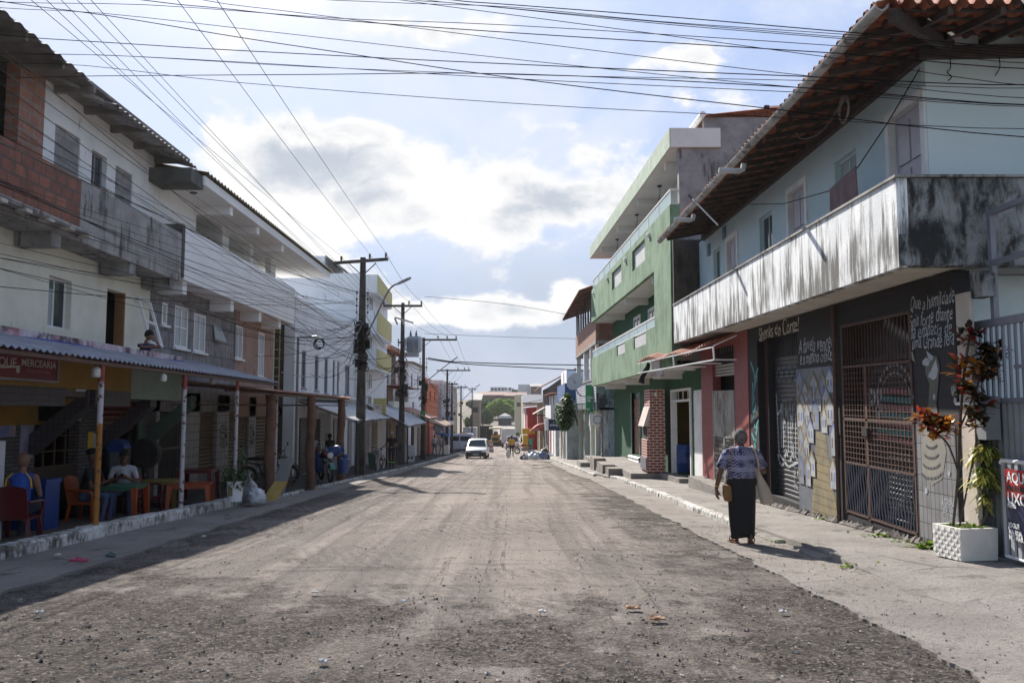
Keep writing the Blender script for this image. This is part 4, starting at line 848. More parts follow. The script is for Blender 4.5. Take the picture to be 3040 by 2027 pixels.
for (u, v, n_, L, up_) in ((2925, 1335, 85, .20, .8), (2905, 1355, 40, .18, .3), (2945, 1350, 40, .18, .3), (2915, 1395, 55, .18, .0), (2930, 1420, 50, .17, .0), (2900, 1430, 30, .16, -.1), (2972, 1435, 40, .16, .4), (2920, 1475, 26, .13, -.2), (2955, 1400, 25, .17, 0), (2925, 1500, 16, .12, .1)):
    rosette(ms, atY(u, v, Yd-rr.uniform(-.06, .1)), int(n_*1.3), L*1.05, .012, (.65, .35), up_, .7, .05)
for q_, m_, nm in zip(ms, (DRY, DRG), ('yellow_leaves', 'green_leaves')): q_.build(nm, m_, DC, normals=False)
WEED = pl('weed_leaf', (.16, .24, .03), (.09, .16, .02), sc=8, rough=.5, bp=0)
mb = MB()
for k in range(90): leaf(mb, pt(rr.uniform(.05, L1-.05), rr.uniform(.05, L2*.8), hP-.03), (rr.uniform(-1, 1), rr.uniform(-1, 1), rr.uniform(.3, 1.2)), rr.uniform(.06, .13), .018, .4)
tag(mb.build('planter_weeds', WEED, normals=False), 'low bright green weeds filling the white planter', 'weeds')
def weed(u, v, n_, L, lb, h=.1, spread=.12):
    c_ = gnd(u, v, h); mb = MB()
    for k in range(n_): leaf(mb, c_+V((rr.gauss(0, spread), rr.gauss(0, spread*.6), 0)), (rr.uniform(-1, 1), rr.uniform(-1, 1), rr.uniform(.25, 1.1)), L*rr.uniform(.5, 1.2), L*.2, .4)
    tag(mb.build('weed_tuft', WEED, normals=False), lb, 'weeds', 'weeds along the right pavement')
weed(2555, 1682, 60, .09, 'bright green weed in the broken kerb pit before the pavement', .04, .13)
weed(2762, 1625, 60, .17, 'tall weed clump against the left side of the white planter', .12, .08)
weed(2475, 1540, 40, .10, 'weed tuft at the left foot of the gated shop opening', .12, .14)
weed(2640, 1592, 50, .11, 'weed tuft under the wavy bars of the rusty gate', .12, .18)
weed(2698, 1606, 36, .10, 'weed tuft at the right foot of the rusty gate', .12, .10)
weed(2950, 1700, 90, .08, 'low green weeds in the shade under the white planter side', .06, .2)
weed(3010, 1722, 40, .07, 'small grass tuft at the lower right near the tube fence', .06, .15)
weed(2300, 1606, 30, .05, 'yellowish moss tuft on the broken kerb right of the walking woman', .08, .1)
# ---------------- red-tiled shop in the corner house ----------------
ur = lambda u: fw_.uv(u, 1200)[0]
ytop = zt_
mb = MB(); fw_.slab(mb, ur(2225)+.002, ur(2184), zb(20)-.5, ytop, -.2, .02); fw_.slab(mb, ur(2119), BY1-.05, zb(22)-.6, ytop, -.2, .02); mb.build('red_tiled_pillar', RTILE, B)
yA, yB = ur(2184), ur(2119); zc_ = fw_.uv(2119, 1085)[1]
mb = MB(); fw_.slab(mb, yA, yB, zc_+.45, ytop, -.2, -.02); mb.build('lintel', RTILE, B)
slats(fw_, (yA, yB, zc_-.3, zc_+.02), 4, -.1, -.04, 'rolled_shutter', pl('pale_shutter', (.42, .42, .41), rough=.5, bp=.05), B)
mb = MB()
for k in range(14): y_ = lerp(yA, yB, (k+.5)/14); fw_.slab(mb, y_-.012, y_+.012, zc_+.02, zc_+.45, -.06, -.04)
mb.build('transom_grille', BLACKM, B)
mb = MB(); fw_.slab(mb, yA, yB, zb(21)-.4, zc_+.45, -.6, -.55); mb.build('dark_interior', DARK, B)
mb = MB(); fw_.slab(mb, ur(2225), BY1, zb(21)-.5, zb(20)+.18, -.1, .42); mb.build('threshold_step', CONCP, B)
sg = thing('shop_gate', 'pair of grey mesh half gates between the red tiled pillars', 'gate', fw_.w(yA, zb(21)+.2)); ym = lerp(yA, yB, .47); zg0 = zb(21)+.22; zg1 = fw_.uv(2119, 1160)[1]
for (a, b) in ((yA+.02, ym-.02), (ym+.02, yB-.02)):
    mb = MB(); fw_.slab(mb, a, a+.05, zg0, zg1, .0, .04); fw_.slab(mb, b-.05, b, zg0, zg1, .0, .04); zz = lerp(zg0, zg1, .5)
    for z_ in (zg0, zz, zg1-.05): fw_.slab(mb, a+.05, b-.05, z_, z_+.05, .0, .04)
    fw_.slab(mb, a+.05, b-.05, zz+.05, zg1-.05, .01, .02)
    for k in range(9): y_ = lerp(a+.08, b-.08, k/8); fw_.slab(mb, y_-.007, y_+.007, zg0+.05, zz, .012, .026)
    for k in range(9): z_ = lerp(zg0+.1, zz-.05, k/8); fw_.slab(mb, a+.05, b-.05, z_-.006, z_+.006, .014, .024)
    mb.build('gate_leaf', pl('dirty_grey_gate', (.36, .35, .33), (.24, .23, .21), dirt=(.1, .07, .05), damt=.6), sg)
# ---------------- small tiled awning with banner ----------------
aw = thing('tiled_awning', 'sloping red clay tile awning on white steel trusses above the red shop', 'awning', (4.6, 22, 2))
a0, a1 = atX(2117, 1018, 4.80), atY(1892, 1071, 26.6); b0 = V((5.38, a0.y+.05, a0.z+.26)); b1 = V((5.55, a1.y, a1.z+.5))
mb = MB(); n_ = 34; i0 = len(mb.v); NU, NV = n_*5, 6
for a in range(NU+1):
    t = a/NU; e0, e1 = a0.lerp(a1, t), b0.lerp(b1, t); sag = -.16*math.sin(t*math.pi)*(1-t)+.05*math.sin(t*17)
    for b in range(NV+1): p = e0.lerp(e1, b/NV); mb.v.append(p+V((0, 0, .035*math.sin(t*n_*6.283)+.018*(b % 2)+sag*(1-b/NV))))
for a in range(NU):
    for b in range(NV): k = i0+a*(NV+1)+b; mb.f.append((k, k+NV+1, k+NV+2, k+1)); mb.mi.append(0)
mb.build('tiles', TERRA, aw, smooth=2, normals=False)
mb = MB(); PW = WHITE2
for t in (0., .22, .45, .7, .95):
    p, q_ = a0.lerp(a1, t), b0.lerp(b1, t); lo = V((p.x+.02, p.y, p.z-.40)); mb.bar(p+V((0, 0, -.07)), q_+V((0, 0, -.07)), .035); mb.bar(lo, V((q_.x-.02, q_.y, lo.z)), .035)
    if t in (0., .45, .95): mb.bar(p+V((0, 0, -.08)), lo, .035)
mb.bar(a0+V((.02, 0, -.40)), a1+V((.02, 0, -.40)), .03); mb.bar(a0+V((.02, 0, -.09)), a1+V((.02, 0, -.09)), .03); mb.build('truss', PW, aw)
Bq = thing('hanging_banner', 'crumpled white printed banner hanging from the tiled awning', 'banner', atY(1950, 1085, 25.2)); mb = MB(); q0, q1, q2, q3 = [atY(u, v, y_) for u, v, y_ in ((1926, 1062, 25.6), (1975, 1050, 25.0), (1972, 1118, 25.0), (1938, 1124, 25.5))]
mb.grid(lambda a, b: q0.lerp(q1, a).lerp(q3.lerp(q2, a), b)+V((.04*math.sin(a*9+b*4), .10*math.sin(a*7)*b, 0)), 14, 12); o = mb.build('sheet', pl('printed_vinyl', (.60, .60, .60), (.38, .30, .30), sc=5, rough=.5), Bq, smooth=2, normals=False); md = o.modifiers.new('s', 'SOLIDIFY'); md.thickness = .006
mb = MB(); q0, q1, q2, q3 = [atY(u, v, y_) for u, v, y_ in ((1922, 1072, 26.0), (1930, 1080, 25.9), (1912, 1140, 26.0), (1893, 1135, 26.1))]
mb.grid(lambda a, b: q0.lerp(q1, a).lerp(q3.lerp(q2, a), b)+V((.03*math.sin(b*7), .05*math.sin(a*5+b*4), 0)), 6, 12); o = mb.build('black_cloth', BLACKC, smooth=2, normals=False); md = o.modifiers.new('s', 'SOLIDIFY'); md.thickness = .008; tag(o, 'black cloth hanging from the far corner of the tiled awning', 'cloth')
p = atY(2045, 1062, 23.9); L_ = thing('hanging_lamp', 'white hanging lamp under the small clay tile awning', 'lamp', p); mb = MB(); mb.tube([p+V((0, 0, .3)), p], .008, 6); mb.build('cord', CABLE, L_); mb = MB(); mb.lathe([(.03, .0), (.04, -.06), (.11, -.12), (.12, -.14), (.11, -.14)], p, 12); mb.build('lamp_shade', WHITE2, L_, smooth=True); mb = MB(); mb.ell(p+V((0, 0, -.18)), .09, .09, .12); mb.build('bulb', WHITE2, L_, smooth=True)
# ---------------- green building ----------------
GREEN = pl('mottled_green_render', (.18, .285, .18), (.12, .205, .125), sc=1.1, rough=.9, dirt=(.085, .15, .09), damt=.72, dsc=(1.6, 1.6, .4), dn=1.9, bp=.3, bs=14.)
DGREEN = pl('dark_green_paint', (.022, .10, .05), (.018, .08, .04), sc=1.2, dirt=(.05, .1, .06), damt=.2)
GB = thing('green_building', 'mottled green four storey building with long glass-railed balconies', 'building', (6, 32, gz(32)))
gf = Fr(5.6, -1, -.042, -.0105); gr = Fr(6.68, -1, -.042, -.0105)
GY0, GYP, GY1 = 23.55, 25.8, 40.2
z1b, z1c, z1t = gf.uv(1805, 1134)[1], gf.uv(1797, 1042)[1], gf.uv(1797, 1019)[1]
z2b, z2c, z2t = gf.uv(1792, 928)[1], gf.uv(1787, 828)[1], gf.uv(1785, 797)[1]
z3b, z3t = gf.uv(1788, 716)[1], gf.uv(1787, 680)[1]
gg = lambda Y: gz(Y)-gf.dz*Y
WS = pl('white_soffit', (.66, .66, .65), (.58, .58, .57), sc=1, bp=.05)
mb = MB(); gf.slab(mb, GY0, GYP, z1b, z2c, -.28, 0); mb.build('pilaster', GREEN, GB)
mb = MB(); gf.slab(mb, GY0, GY0+.2, z1b, z3b, -4.5, -.285); gf.slab(mb, GY0, GY0+.2, gg(24)-.4, z1b-.002, -4.5, -1.10); gf.slab(mb, GY0, GY0+.2, z3b, z3t+.35, -4.6, -1.05); mb.build('rough_side_wall', GREYPL, GB)
n1 = gf.rc(1831, 1855, 1019, 1057); n2 = gf.rc(1881, 1917, 990, 1037)
hs_ = [(n[0], n[1], n[2], z1c+.01) for n in (n1, n2)]
mb = MB(); gf.wall(mb, GYP, GY1, z1b, z1c, hs_, .14); mb.build('lower_balcony_front', GREEN, GB)
mb = MB()
for n in hs_: gf.slab(mb, n[0]+.02, n[1]-.02, n[2]+.02, n[3]-.08, -.10, -.03)
mb.build('balcony_inset', pl('white_panel', (.55, .55, .56), bp=0), GB)
w1 = gf.rc(1817, 1845, 878, 915); w2 = gf.rc(1877, 1915, 790, 850); w1 = (w1[0], w1[1], z2c-.95, z2c-.22); w2 = (w2[0], w2[1], z2c-.95, z2c-.22)
mb = MB(); gf.wall(mb, GYP, GY1, z2b, z2c, [w1, w2], .14); mb.build('upper_balcony_front', GREEN, GB)
mb = MB()
for n in (w1, w2): gf.slab(mb, n[0]+.04, n[1]-.04, n[2]+.03, n[3]-.04, -.12, -.08)
mb.build('parapet_window', pl('white_panel', (.55, .55, .56), bp=0), GB)
for zc1, zt1, y0 in ((z1c, z1t, GYP), (z2c, z2t, GYP-2.1)):
    mb = MB(); gf.slab(mb, y0, GY1, zc1+.01, zt1-.04, -.09, -.07); mb.build('glass_rail', GLASSG, GB)
    mb = MB(); gf.slab(mb, y0, GY1, zt1-.04, zt1, -.11, -.05); gf.slab(mb, y0, GY1, zc1+.001, zc1+.03, -.12, -.04)
    k = y0
    while k < GY1: gf.slab(mb, k, k+.03, zc1+.03, zt1-.04, -.10, -.06); k += 1.6
    gf.slab(mb, GYP-2.1, GYP-2.06, zt1-.04, zt1, -1.0, -.11) if zc1 == z2c else None
    mb.build('rail_frame', WHITE2, GB)
for za, nm in ((z1b, 'lower_balcony_slab'), (z2b, 'upper_balcony_slab')):
    mb = MB(); gf.slab(mb, GY0, GY1, za+.002, za+.14, -1.1, -.29 if False else -.142); mb.build(nm, WS, GB)
    mb = MB()
    for t in (.06, .42, .78): y_ = lerp(GYP, GY1-.3, t); gf.slab(mb, y_, y_+.22, za-.24, za+.001, -1.06, -.16)
    gf.slab(mb, GY1-.2, GY1-.02, za-.02, za+.001, -1.06, -.16); mb.build('beam', WS, GB)
mb = MB(); gf.slab(mb, GY0-.1, GY1+.4, z3b, z3t, -1.5, -.03); mb.build('roof_slab', WS, GB)
mb = MB(); gf.slab(mb, GY0-.1, GY1+.4, z3b-.003, z3t, -.03, .0); mb.build('roof_fascia', pl('faded_green_fascia', (.40, .47, .38), (.30, .38, .29), dirt=(.2, .24, .19), damt=.4), GB)
mb = MB()
for t in (.02, .3, .58, .86): y_ = lerp(GY0+1, GY1-.2, t); gf.slab(mb, y_, y_+.22, z3b-.24, z3b-.001, -1.06, -.2)
mb.build('roof_beam', WS, GB)
mb = MB(); p0, p1 = gf.w(GY0-.15, z3t+.36, -.95), gf.w(GY0-.15, z3t+.75, -4.6); mb.corr(p0, V((0, 6, 0)), p1-p0, 30, .03); mb.build('tile_roof', TERRA, GB, smooth=2, normals=False)
mb = MB(); mb.tube([gf.w(GY0-.25, z3t+.36, -.95), gf.w(GY0+5, z3t+.36, -.95)], .09, 10); mb.build('gutter', WHITE2, GB, smooth=True)
gd = gr.rc(2052, 1994, 1158, 1402); gd = (gd[0], gd[1], gg(25)+.24, gr.uv(2052, 1150)[1]); gwd = gr.rc(1899, 1875, 1163, 1335); gwd = (gwd[0], gwd[1], gg(33)+.75, gr.uv(1899, 1163)[1])
mb = MB(); gr.wall(mb, GY0+.2, GY1, gg(32)-.8, z1b+.1, [gd, gwd], .2); mb.build('ground_floor_wall', DGREEN, GB)
ww = [gr.rc(1902, 1882, 932, 975), gr.rc(1950, 1925, 904, 955)]; mb = MB(); gr.wall(mb, GY0+.2, GY1, z1b+.1, z2b+.1, ww, .2); mb.build('first_floor_wall', DGREEN, GB)
for n in ww: window(gr, n, GB, WHITE2, GLASS, 2, 1, .12, .03)
o3 = [gr.rc(2046, 2020, 560, 700), gr.rc(1960, 1930, 640, 770), gr.rc(1890, 1868, 720, 800)]; o3 = [(a, b, z2b+.9, z3b-.5) for a, b, c, d in o3]
mb = MB(); gr.wall(mb, GY0+.2, GY1, z2b+.1, z3b, o3, .2); mb.build('top_floor_wall', WS, GB)
for n in o3: window(gr, n, GB, WHITE2, GLASS, 2, 1, .08, -.05)
for k in range(4):
    y_ = lerp(GYP+.6, GY1-1, k/3); mb = MB(); p = gf.w(y_, z2c-.28, .03); mb.ell(p, .07, .09, .09); mb.box(p.x, p.x+.06, p.y-.03, p.y+.03, p.z-.16, p.z); mb.build('wall_lamp', WHITE2, GB, smooth=True)
for k in range(3):
    y_ = (27.5, 31.5, 36)[k]; p = gf.w(y_, z3b-.0, -.6); mb = MB(); mb.tube([p, p+V((0.02, 0, -.25)), p+V((-.03, .03, -.5))], .012, 5); mb.lathe([(.0, 0), (.08, 0), (.08, -.05), (0, -.05)], p, 10); mb.build('ceiling_wire', BLACKM, GB)
# yellow room behind the open door, door frame, white door, shutter, roll
YR = flat('ochre_wall_paint', (.46, .32, .10)); mb = MB(); a, b, c, d = gd
gr.slab(mb, a-.6, b+3.2, c-.02, d+.3, -2.6, -2.5); gr.slab(mb, b+3.1, b+3.2, c-.02, d+.3, -2.5, -.21); gr.slab(mb, a-.6, a-.5, c-.02, d+.3, -2.5, -.21); gr.slab(mb, a-.6, b+3.2, c-.1, c-.03, -2.6, -.21); gr.slab(mb, a-.6, b+3.2, d+.3, d+.4, -2.6, -.21); mb.build('yellow_room', YR, GB)
mb = MB(); gr.slab(mb, a-.02, a+.09, c, d, -.15, .05); gr.slab(mb, b-.09, b+.02, c, d, -.15, .05); gr.slab(mb, a+.09, b-.09, d-.07, d, -.15, .05); gr.slab(mb, a+.09, b-.09, d-.42, d-.35, -.15, .05)
for k in range(1, 4): y_ = lerp(a, b, k/4); gr.slab(mb, y_-.015, y_+.015, d-.35, d-.07, -.08, -.05)
mb.build('door_frame', WHITE2, GB)
mb = MB(); gr.slab(mb, a-.1, b+.1, c-.22, c-.001, -.2, .45); mb.build('door_step', CONCP, GB)
a, b, c, d = gr.rc(2093, 2067, 1156, 1414); c = gg(24)+.25; mb = MB(); gr.slab(mb, a, b, c, d, .02, .08)
for k in range(3): gr.slab(mb, a+.05, b-.05, lerp(c, d, .04+.32*k), lerp(c, d, .33+.32*k), .081, .1)
mb.build('white_door', WHITE2, GB)
a, b, c, d = gwd; slats(gr, (a+.05, b-.05, c, d-.25), 22, -.12, -.09, 'brown_shutter', pl('brown_shutter', (.30, .15, .10), (.22, .11, .075), rough=.5), GB); mb = MB(); gr.slab(mb, a, b, d-.25, d, -.19, -.17); gr.slab(mb, a-.06, a, c, d, -.1, .04); gr.slab(mb, b, b+.06, c, d, -.1, .04); mb.build('window_frame', pl('aqua_frame', (.3, .4, .38)), GB)
slats(gr, (a-.1, b+.5, gg(33)+.28, c-.05), 3, .02, .12, 'white_roll_panel', WHITE2, GB)
p = atY(2022, 1360, 25.6+.5); bx = gr.w(gd[1], 0).x+.42; by = bx/((2031-1520)/F)
mb = MB(); z_ = gg(25)+.22-.25; mb.lathe([(.30, 0), (.31, .02), (.31, .30), (.325, .32), (.31, .34), (.31, .62), (.325, .64), (.31, .66), (.30, .92), (.26, .94), (0, .94)], (bx, by, z_), 24); tag(mb.build('barrel', BLUEPL, smooth=True), 'tall blue plastic barrel inside the open yellow room doorway', 'barrel')
# brick oven
OB = brick('red_brick', (.30, .055, .035), (.24, .045, .03), (.62, .55, .50), .26, .095, .016, rnd=.35, bp=.4)
OV = thing('brick_oven', 'tall red brick oven with white mortar and sloping hood beside the green doorway', 'oven', (5.0, 29, gz(29)))
yo0, yo1 = 28.3, 29.5; zt0 = gz(28.6)+.33; zo = atY(1940, 1155, 28.3).z; X_ = lambda u: (u-1520)/F*28.3
zh0, zh1 = atY(1920, 1212, 28.3).z, atY(1915, 1262, 28.3).z; zb0 = atY(1910, 1305, 28.3).z
mb = MB(); xr_ = X_(1972)
def pr(poly): mb.loft([[V((x_, yo0, z_)) for x_, z_ in poly], [V((x_, yo1, z_)) for x_, z_ in poly]])
pr([(X_(1928), zh0), (xr_, zh0), (xr_, zo), (X_(1928), zo)]); pr([(X_(1921), zh1+.0), (xr_, zh1), (xr_, zh0-.001), (X_(1929), zh0-.001)]); pr([(X_(1922), zb0), (xr_, zb0), (xr_, zh1-.001), (X_(1922), zh1-.001)]); pr([(X_(1918), zt0), (xr_, zt0), (xr_, zb0-.001), (X_(1918), zb0-.001)])
mb.build('brick_stack', OB, OV)
mb = MB(); mb.hexa([(X_(1908), yo0-.02, zh1-.04), (X_(1922), yo0-.02, zh1-.04), (X_(1922), yo1, zh1-.04), (X_(1908), yo1, zh1-.04), (X_(1926), yo0-.02, zh0+.05), (X_(1930), yo0-.02, zh0+.05), (X_(1930), yo1, zh0+.05), (X_(1926), yo1, zh0+.05)]); mb.build('hood', pl('pale_hood_plate', (.60, .50, .46)), OV)
mb = MB(); mb.box(X_(1921)-.01, X_(1921)+.0, yo0+.2, yo1-.2, zb0+.02, zh1-.06); mb.build('oven_mouth', DARK, OV)
mb = MB(); p = V((X_(1945), yo0-.06, zo-.18)); mb.ell(p, .05, .05, .08); mb.build('lamp', WHITE2, OV, smooth=True)
mb = MB(); mb.box(X_(1918)-.05, X_(1918)-.001, yo0, yo1, zt0+.1, zt0+.5); mb.build('grille', GREYM, OV)
# raised terrace with steps
TR = thing('raised_terrace', 'raised pale concrete terrace with stepped end in front of the green building', 'terrace', (4.4, 33, gz(33)))
mb = MB(); h_ = .36
zT = gz(28.2)+.30
def blk(x0, x1, y0, y1, h): z_ = zT+h-.36; mb.hexa([(x0, y0, gz(y0)-.2), (x1, y0, gz(y0)-.2), (x1, y1, gz(y1)-.2), (x0, y1, gz(y1)-.2), (x0, y0, z_), (x1, y0, z_), (x1, y1, z_), (x0, y1, z_)])
blk(4.05, 5.6, 28.2, 37.6, h_); mb.build('slab', CONCP, TR)
mb = MB(); blk(3.55, 4.048, 30.4, 31.4, .36); blk(3.55, 4.048, 32.4, 34.6, .36); blk(3.55, 4.048, 35.8, 37.6, .40); blk(3.62, 4.047, 31.4, 32.4, .08); blk(3.62, 4.047, 34.6, 35.8, .05); mb.build('step_block', CONCG, TR)
mb = MB(); blk(3.75, 4.25, 39.3, 42.5, .14); blk(3.3, 3.748, 39.8, 42, -.05); o = mb.build('doorstep', CONCP); tag(o, 'pale concrete doorstep in two steps below the blue striped balcony', 'step')
# ---------------- generic house builder ----------------
def house(name, label, side, X, Y0, Y1, ztop, depth, wm, wins=(), wmat=WHITE2, gmat=GLASS, roof=None, rmat=None, cat='house', dx=0., zbase=None, ov=.5, rh=1.2, doors=(), extra=None, group=None):
    """box house: wins (y fraction 0-1, z centre, width, height), doors (y fraction, width, height, material)"""
    fr = Fr(X, side, dx, 0.); g0 = min(gz(Y0), gz(Y1))-.5; t = thing(name, label, cat, fr.w((Y0+Y1)/2, gz((Y0+Y1)/2), -depth/2), group)
    mb = MB(); hl = [(lerp(Y0, Y1, f)-w_/2, lerp(Y0, Y1, f)+w_/2, z_-h_/2, z_+h_/2) for f, z_, w_, h_ in wins]
    fr.wall(mb, Y0, Y1, g0, ztop, hl, .2)
    for yq in (Y0, Y1-.2): fr.slab(mb, yq, yq+.2, g0, ztop, -depth, -.2)
    fr.slab(mb, Y0+.2, Y1-.2, ztop-.2, ztop, -depth, -.2); mb.build('wall', wm, t)
    for h in hl: window(fr, h, t, wmat, gmat, 2, 1, .07, -.04, sill=.05)
    for f, w_, h_, dm in doors:
        y_ = lerp(Y0, Y1, f); mb = MB(); fr.slab(mb, y_-w_/2, y_+w_/2, gz(y_)+.1, gz(y_)+.1+h_, .0, .05); n_ = int(h_/.2)
        for k in range(n_): fr.slab(mb, y_-w_/2, y_+w_/2, gz(y_)+.12+k*h_/n_, gz(y_)+.2+k*h_/n_, .05, .07)
        mb.build('shop_door', dm, t)
    if roof == 'shed':
        mb = MB(); p = fr.w(Y0-.2, ztop+.05, ov); e2 = V((-side*(depth+ov), 0, rh)); mb.corr(p, fr.w(Y1+.2, ztop+.05, ov)-p, e2, max(4, int((Y1-Y0)/.3)), .04); mb.build('roof', rmat, t, smooth=2, normals=False)
        mb = MB(); fr.slab(mb, Y0, Y0+.15, ztop, ztop+.0+rh*.0+.02, -depth, 0); mb.prism([fr.w(Y0, ztop, 0), fr.w(Y0, ztop, -depth), fr.w(Y0, ztop+rh*.9, -depth)], (0, .15, 0)); mb.build('gable_wall', wm, t)
    elif roof == 'gable':
        ym_ = (Y0+Y1)/2; mb = MB()
        for s_, ya_ in ((1, Y0-.3), (-1, Y1+.3)):
            p = fr.w(ya_, ztop-.1, ov); mb.corr(p, V((-side*(depth+2*ov), 0, 0)), V((0, ym_-ya_, rh+.1)), max(4, int(depth/.3)), .04)
        mb.build('roof', rmat, t, smooth=2, normals=False)
        mb = MB(); mb.prism([fr.w(Y0, ztop, -.01), fr.w(Y1, ztop, -.01), fr.w(ym_, ztop+rh-.05, -.01)], (-side*.15, 0, 0)); mb.build('gable_wall', wm, t)
    elif roof == 'side':
        xm = depth/2; mb = MB()
        for o0, o1 in ((ov, -xm), (-depth-ov, -xm)):
            p = fr.w(Y0-.3, ztop-.05, o0); mb.corr(p, V((0, Y1-Y0+.6, 0)), V((side*(o1-o0), 0, rh)), max(4, int((Y1-Y0)/.3)), .04)
        mb.build('roof', rmat, t, smooth=2, normals=False)
        mb = MB(); mb.prism([fr.w(Y0, ztop, 0), fr.w(Y0, ztop, -depth), fr.w(Y0, ztop+rh-.05, -xm)], (0, .15, 0)); mb.build('gable_wall', wm, t)
    elif roof == 'parapet':
        mb = MB(); fr.slab(mb, Y0-.03, Y1+.03, ztop-.02, ztop+.35, -.15, .04); fr.slab(mb, Y0-.03, Y0+.12, ztop-.02, ztop+.35, -depth, -.15); mb.build('parapet', rmat or wm, t)
    if extra: extra(t, fr)
    return t
def balcony(t, fr, Y0, Y1, z0, h, o, mat, slabm=None):
    mb = MB(); fr.slab(mb, Y0, Y1, z0-.15, z0, 0, o); mb.build('balcony_slab', slabm or mat, t)
    mb = MB(); fr.slab(mb, Y0, Y1, z0, z0+h, o-.1, o); fr.slab(mb, Y0, Y0+.1, z0, z0+h, 0, o-.1); fr.slab(mb, Y1-.1, Y1, z0, z0+h, 0, o-.1); mb.build('balcony_parapet', mat, t)
# ---------------- unfinished brick house with blue striped balcony ----------------
RB = brick('hollow_brick', (.36, .165, .105), (.28, .12, .08), (.26, .23, .21), .30, .19, .02, rnd=.6, bp=.5); RBD = brick('dark_hollow_brick', (.30, .11, .06), (.20, .075, .045), (.10, .09, .085), .30, .19, .025, rnd=.6, bp=.5, dirt=(.05, .05, .05), damt=.5)
BLUES = pl('stained_turquoise_render', (.16, .24, .26), (.09, .13, .15), sc=1.6, dirt=(.03, .04, .045), damt=.8, dsc=(1.5, 1.5, 1), dn=2)
U = thing('unfinished_house', 'unfinished hollow brick house with open timber top and blue striped balcony', 'house', (6, 47, gz(47)))
uf = Fr(4.17, -1, 0, 0); uy0, uy1 = 40.6, 53.5; zv = lambda v, Y=40.6: 1.5+(1208.5-v)/F*Y
zr0, zk1, zk0, zp0, zs1, zs0 = zv(838), zv(934), zv(1010), zv(1112), zv(1126), zv(1216)
mb = MB(); uf.slab(mb, uy0, uy1, zk0, zk1, -.16, 0); mb.build('brick_band', RB, U)
mb = MB(); uf.slab(mb, uy0, uy0+.16, zk0-.9, zk1, -2.6, -.162); uf.slab(mb, uy0+1.2, uy0+1.3, zp0-.4, zk0, -3, -1.9); mb.build('brick_side', RBD, U)
mb = MB(); uf.slab(mb, uy0-.02, uy1, zk0-.16, zk0-.001, -3.0, .02); mb.build('concrete_beam', CONC, U)
for y_ in (uy0+.2, uy0+3.2, uy0+7, uy1-.5): mb = MB(); uf.slab(mb, y_, y_+.3, zp0-.3, zk0-.161, -.3, -.02); mb.build('white_post', WHITE2, U)
mb = MB(); uf.slab(mb, uy0+.4, uy1, zp0-.3, zk0-.165, -2.4, -2.3); mb.build('rear_wall', GREYPL, U)
for k in range(9): y_ = lerp(uy0+.1, uy1-.2, k/8); mb = MB(); mb.bar(uf.w(y_, zk1, -.08), uf.w(y_+(.25 if k % 3 == 1 else 0), zr0-.1, -.08), .1); mb.build('timber_post', DWOOD, U)
mb = MB(); p = uf.w(uy0-.3, zr0-.42, .85); mb.corr(p, V((0, uy1-uy0+.6, 0)), V((2.6, 0, .95)), 50, .045); mb.build('roof', TERRA, U, smooth=2, normals=False)
mb = MB(); mb.bar(uf.w(uy0, zr0-.15, -.08), uf.w(uy1, zr0-.15, -.08), .12)
for k in range(12): y_ = lerp(uy0-.1, uy1, k/11); mb.bar(uf.w(y_, zr0-.50, .82), uf.w(y_, zr0+.40, -1.7), .07)
mb.build('rafters', DWOOD, U)
mb = MB(); uf.slab(mb, uy0, uy1, zs0, zs1, -.14, .0); uf.slab(mb, uy0, uy0+.14, zs0, zs1, -3, -.14); uf.slab(mb, uy0, uy1, zs0-.02, zs0+.1, -3, -.14); mb.build('balcony_wall', BLUES, U)
mb = MB()
for k in range(8): z_ = lerp(zs0+.35, zs1-.05, k/8); uf.slab(mb, uy0+.15, uy1-.1, z_, z_+.055, .0, .02)
mb.build('blue_stripes', pl('slate_blue_paint', (.16, .19, .33)), U); mb = MB(); uf.slab(mb, uy0, uy1, zs0+.36, zs1-.01, .001, .012); mb.build('white_stripes', pl('off_white_stripe', (.5, .5, .52)), U)
mb = MB(); uf.slab(mb, uy0-.05, uy1, zs1, zs1+.06, -.2, .06); mb.build('balcony_coping', CONC, U)
mb = MB(); uf.slab(mb, uy0+.3, uy1, gz(50)-.6, zs0, -.6, -.4); mb.build('ground_floor_wall', pl('dirty_aqua_wall', (.38, .42, .41), (.28, .31, .31), dirt=(.12, .12, .12), damt=.6), U)
for k, (f, w_, mm) in enumerate(((.06, 1.1, GREYM), (.2, 1.1, WHITE2), (.34, .5, WHITE2), (.5, 1.6, pl('bare_steel_gate', (.34, .33, .33), dirt=(.15, .12, .1), damt=.5)), (.7, 1.2, PALE), (.88, 1.4, GREYM))):
    y_ = lerp(uy0+.4, uy1, f); mb = MB(); uf.slab(mb, y_-w_/2, y_+w_/2, gz(y_)+.12, gz(y_)+2.5, -.4, -.32)
    for q_ in range(10): uf.slab(mb, y_-w_/2, y_+w_/2, gz(y_)+.2+q_*.22, gz(y_)+.28+q_*.22, -.32, -.30)
    mb.build('shop_door', mm, U)
for y_ in (uy0+1.6, uy0+4.2, uy0+8.2, uy0+12): mb = MB(); uf.slab(mb, y_, y_+.35, gz(y_)-.2, zs0-.02, -.38, -.12); mb.build('pillar', pl('aqua_pillar_paint', (.40, .50, .47), (.5, .45, .36), dirt=(.2, .2, .2), damt=.4), U)
gs = thing('shop_sign', 'tall green projecting shop sign with white lettering under the striped balcony', 'sign', uf.w(42.5, 2, .3)); mb = MB(); sx0, sx1 = (1738-1520)/F*42, (1760-1520)/F*42; mb.box(sx0, sx1, 41.95, 42.1, zv(1223, 42), zv(1142, 42)); mb.build('board', GREENP, gs)
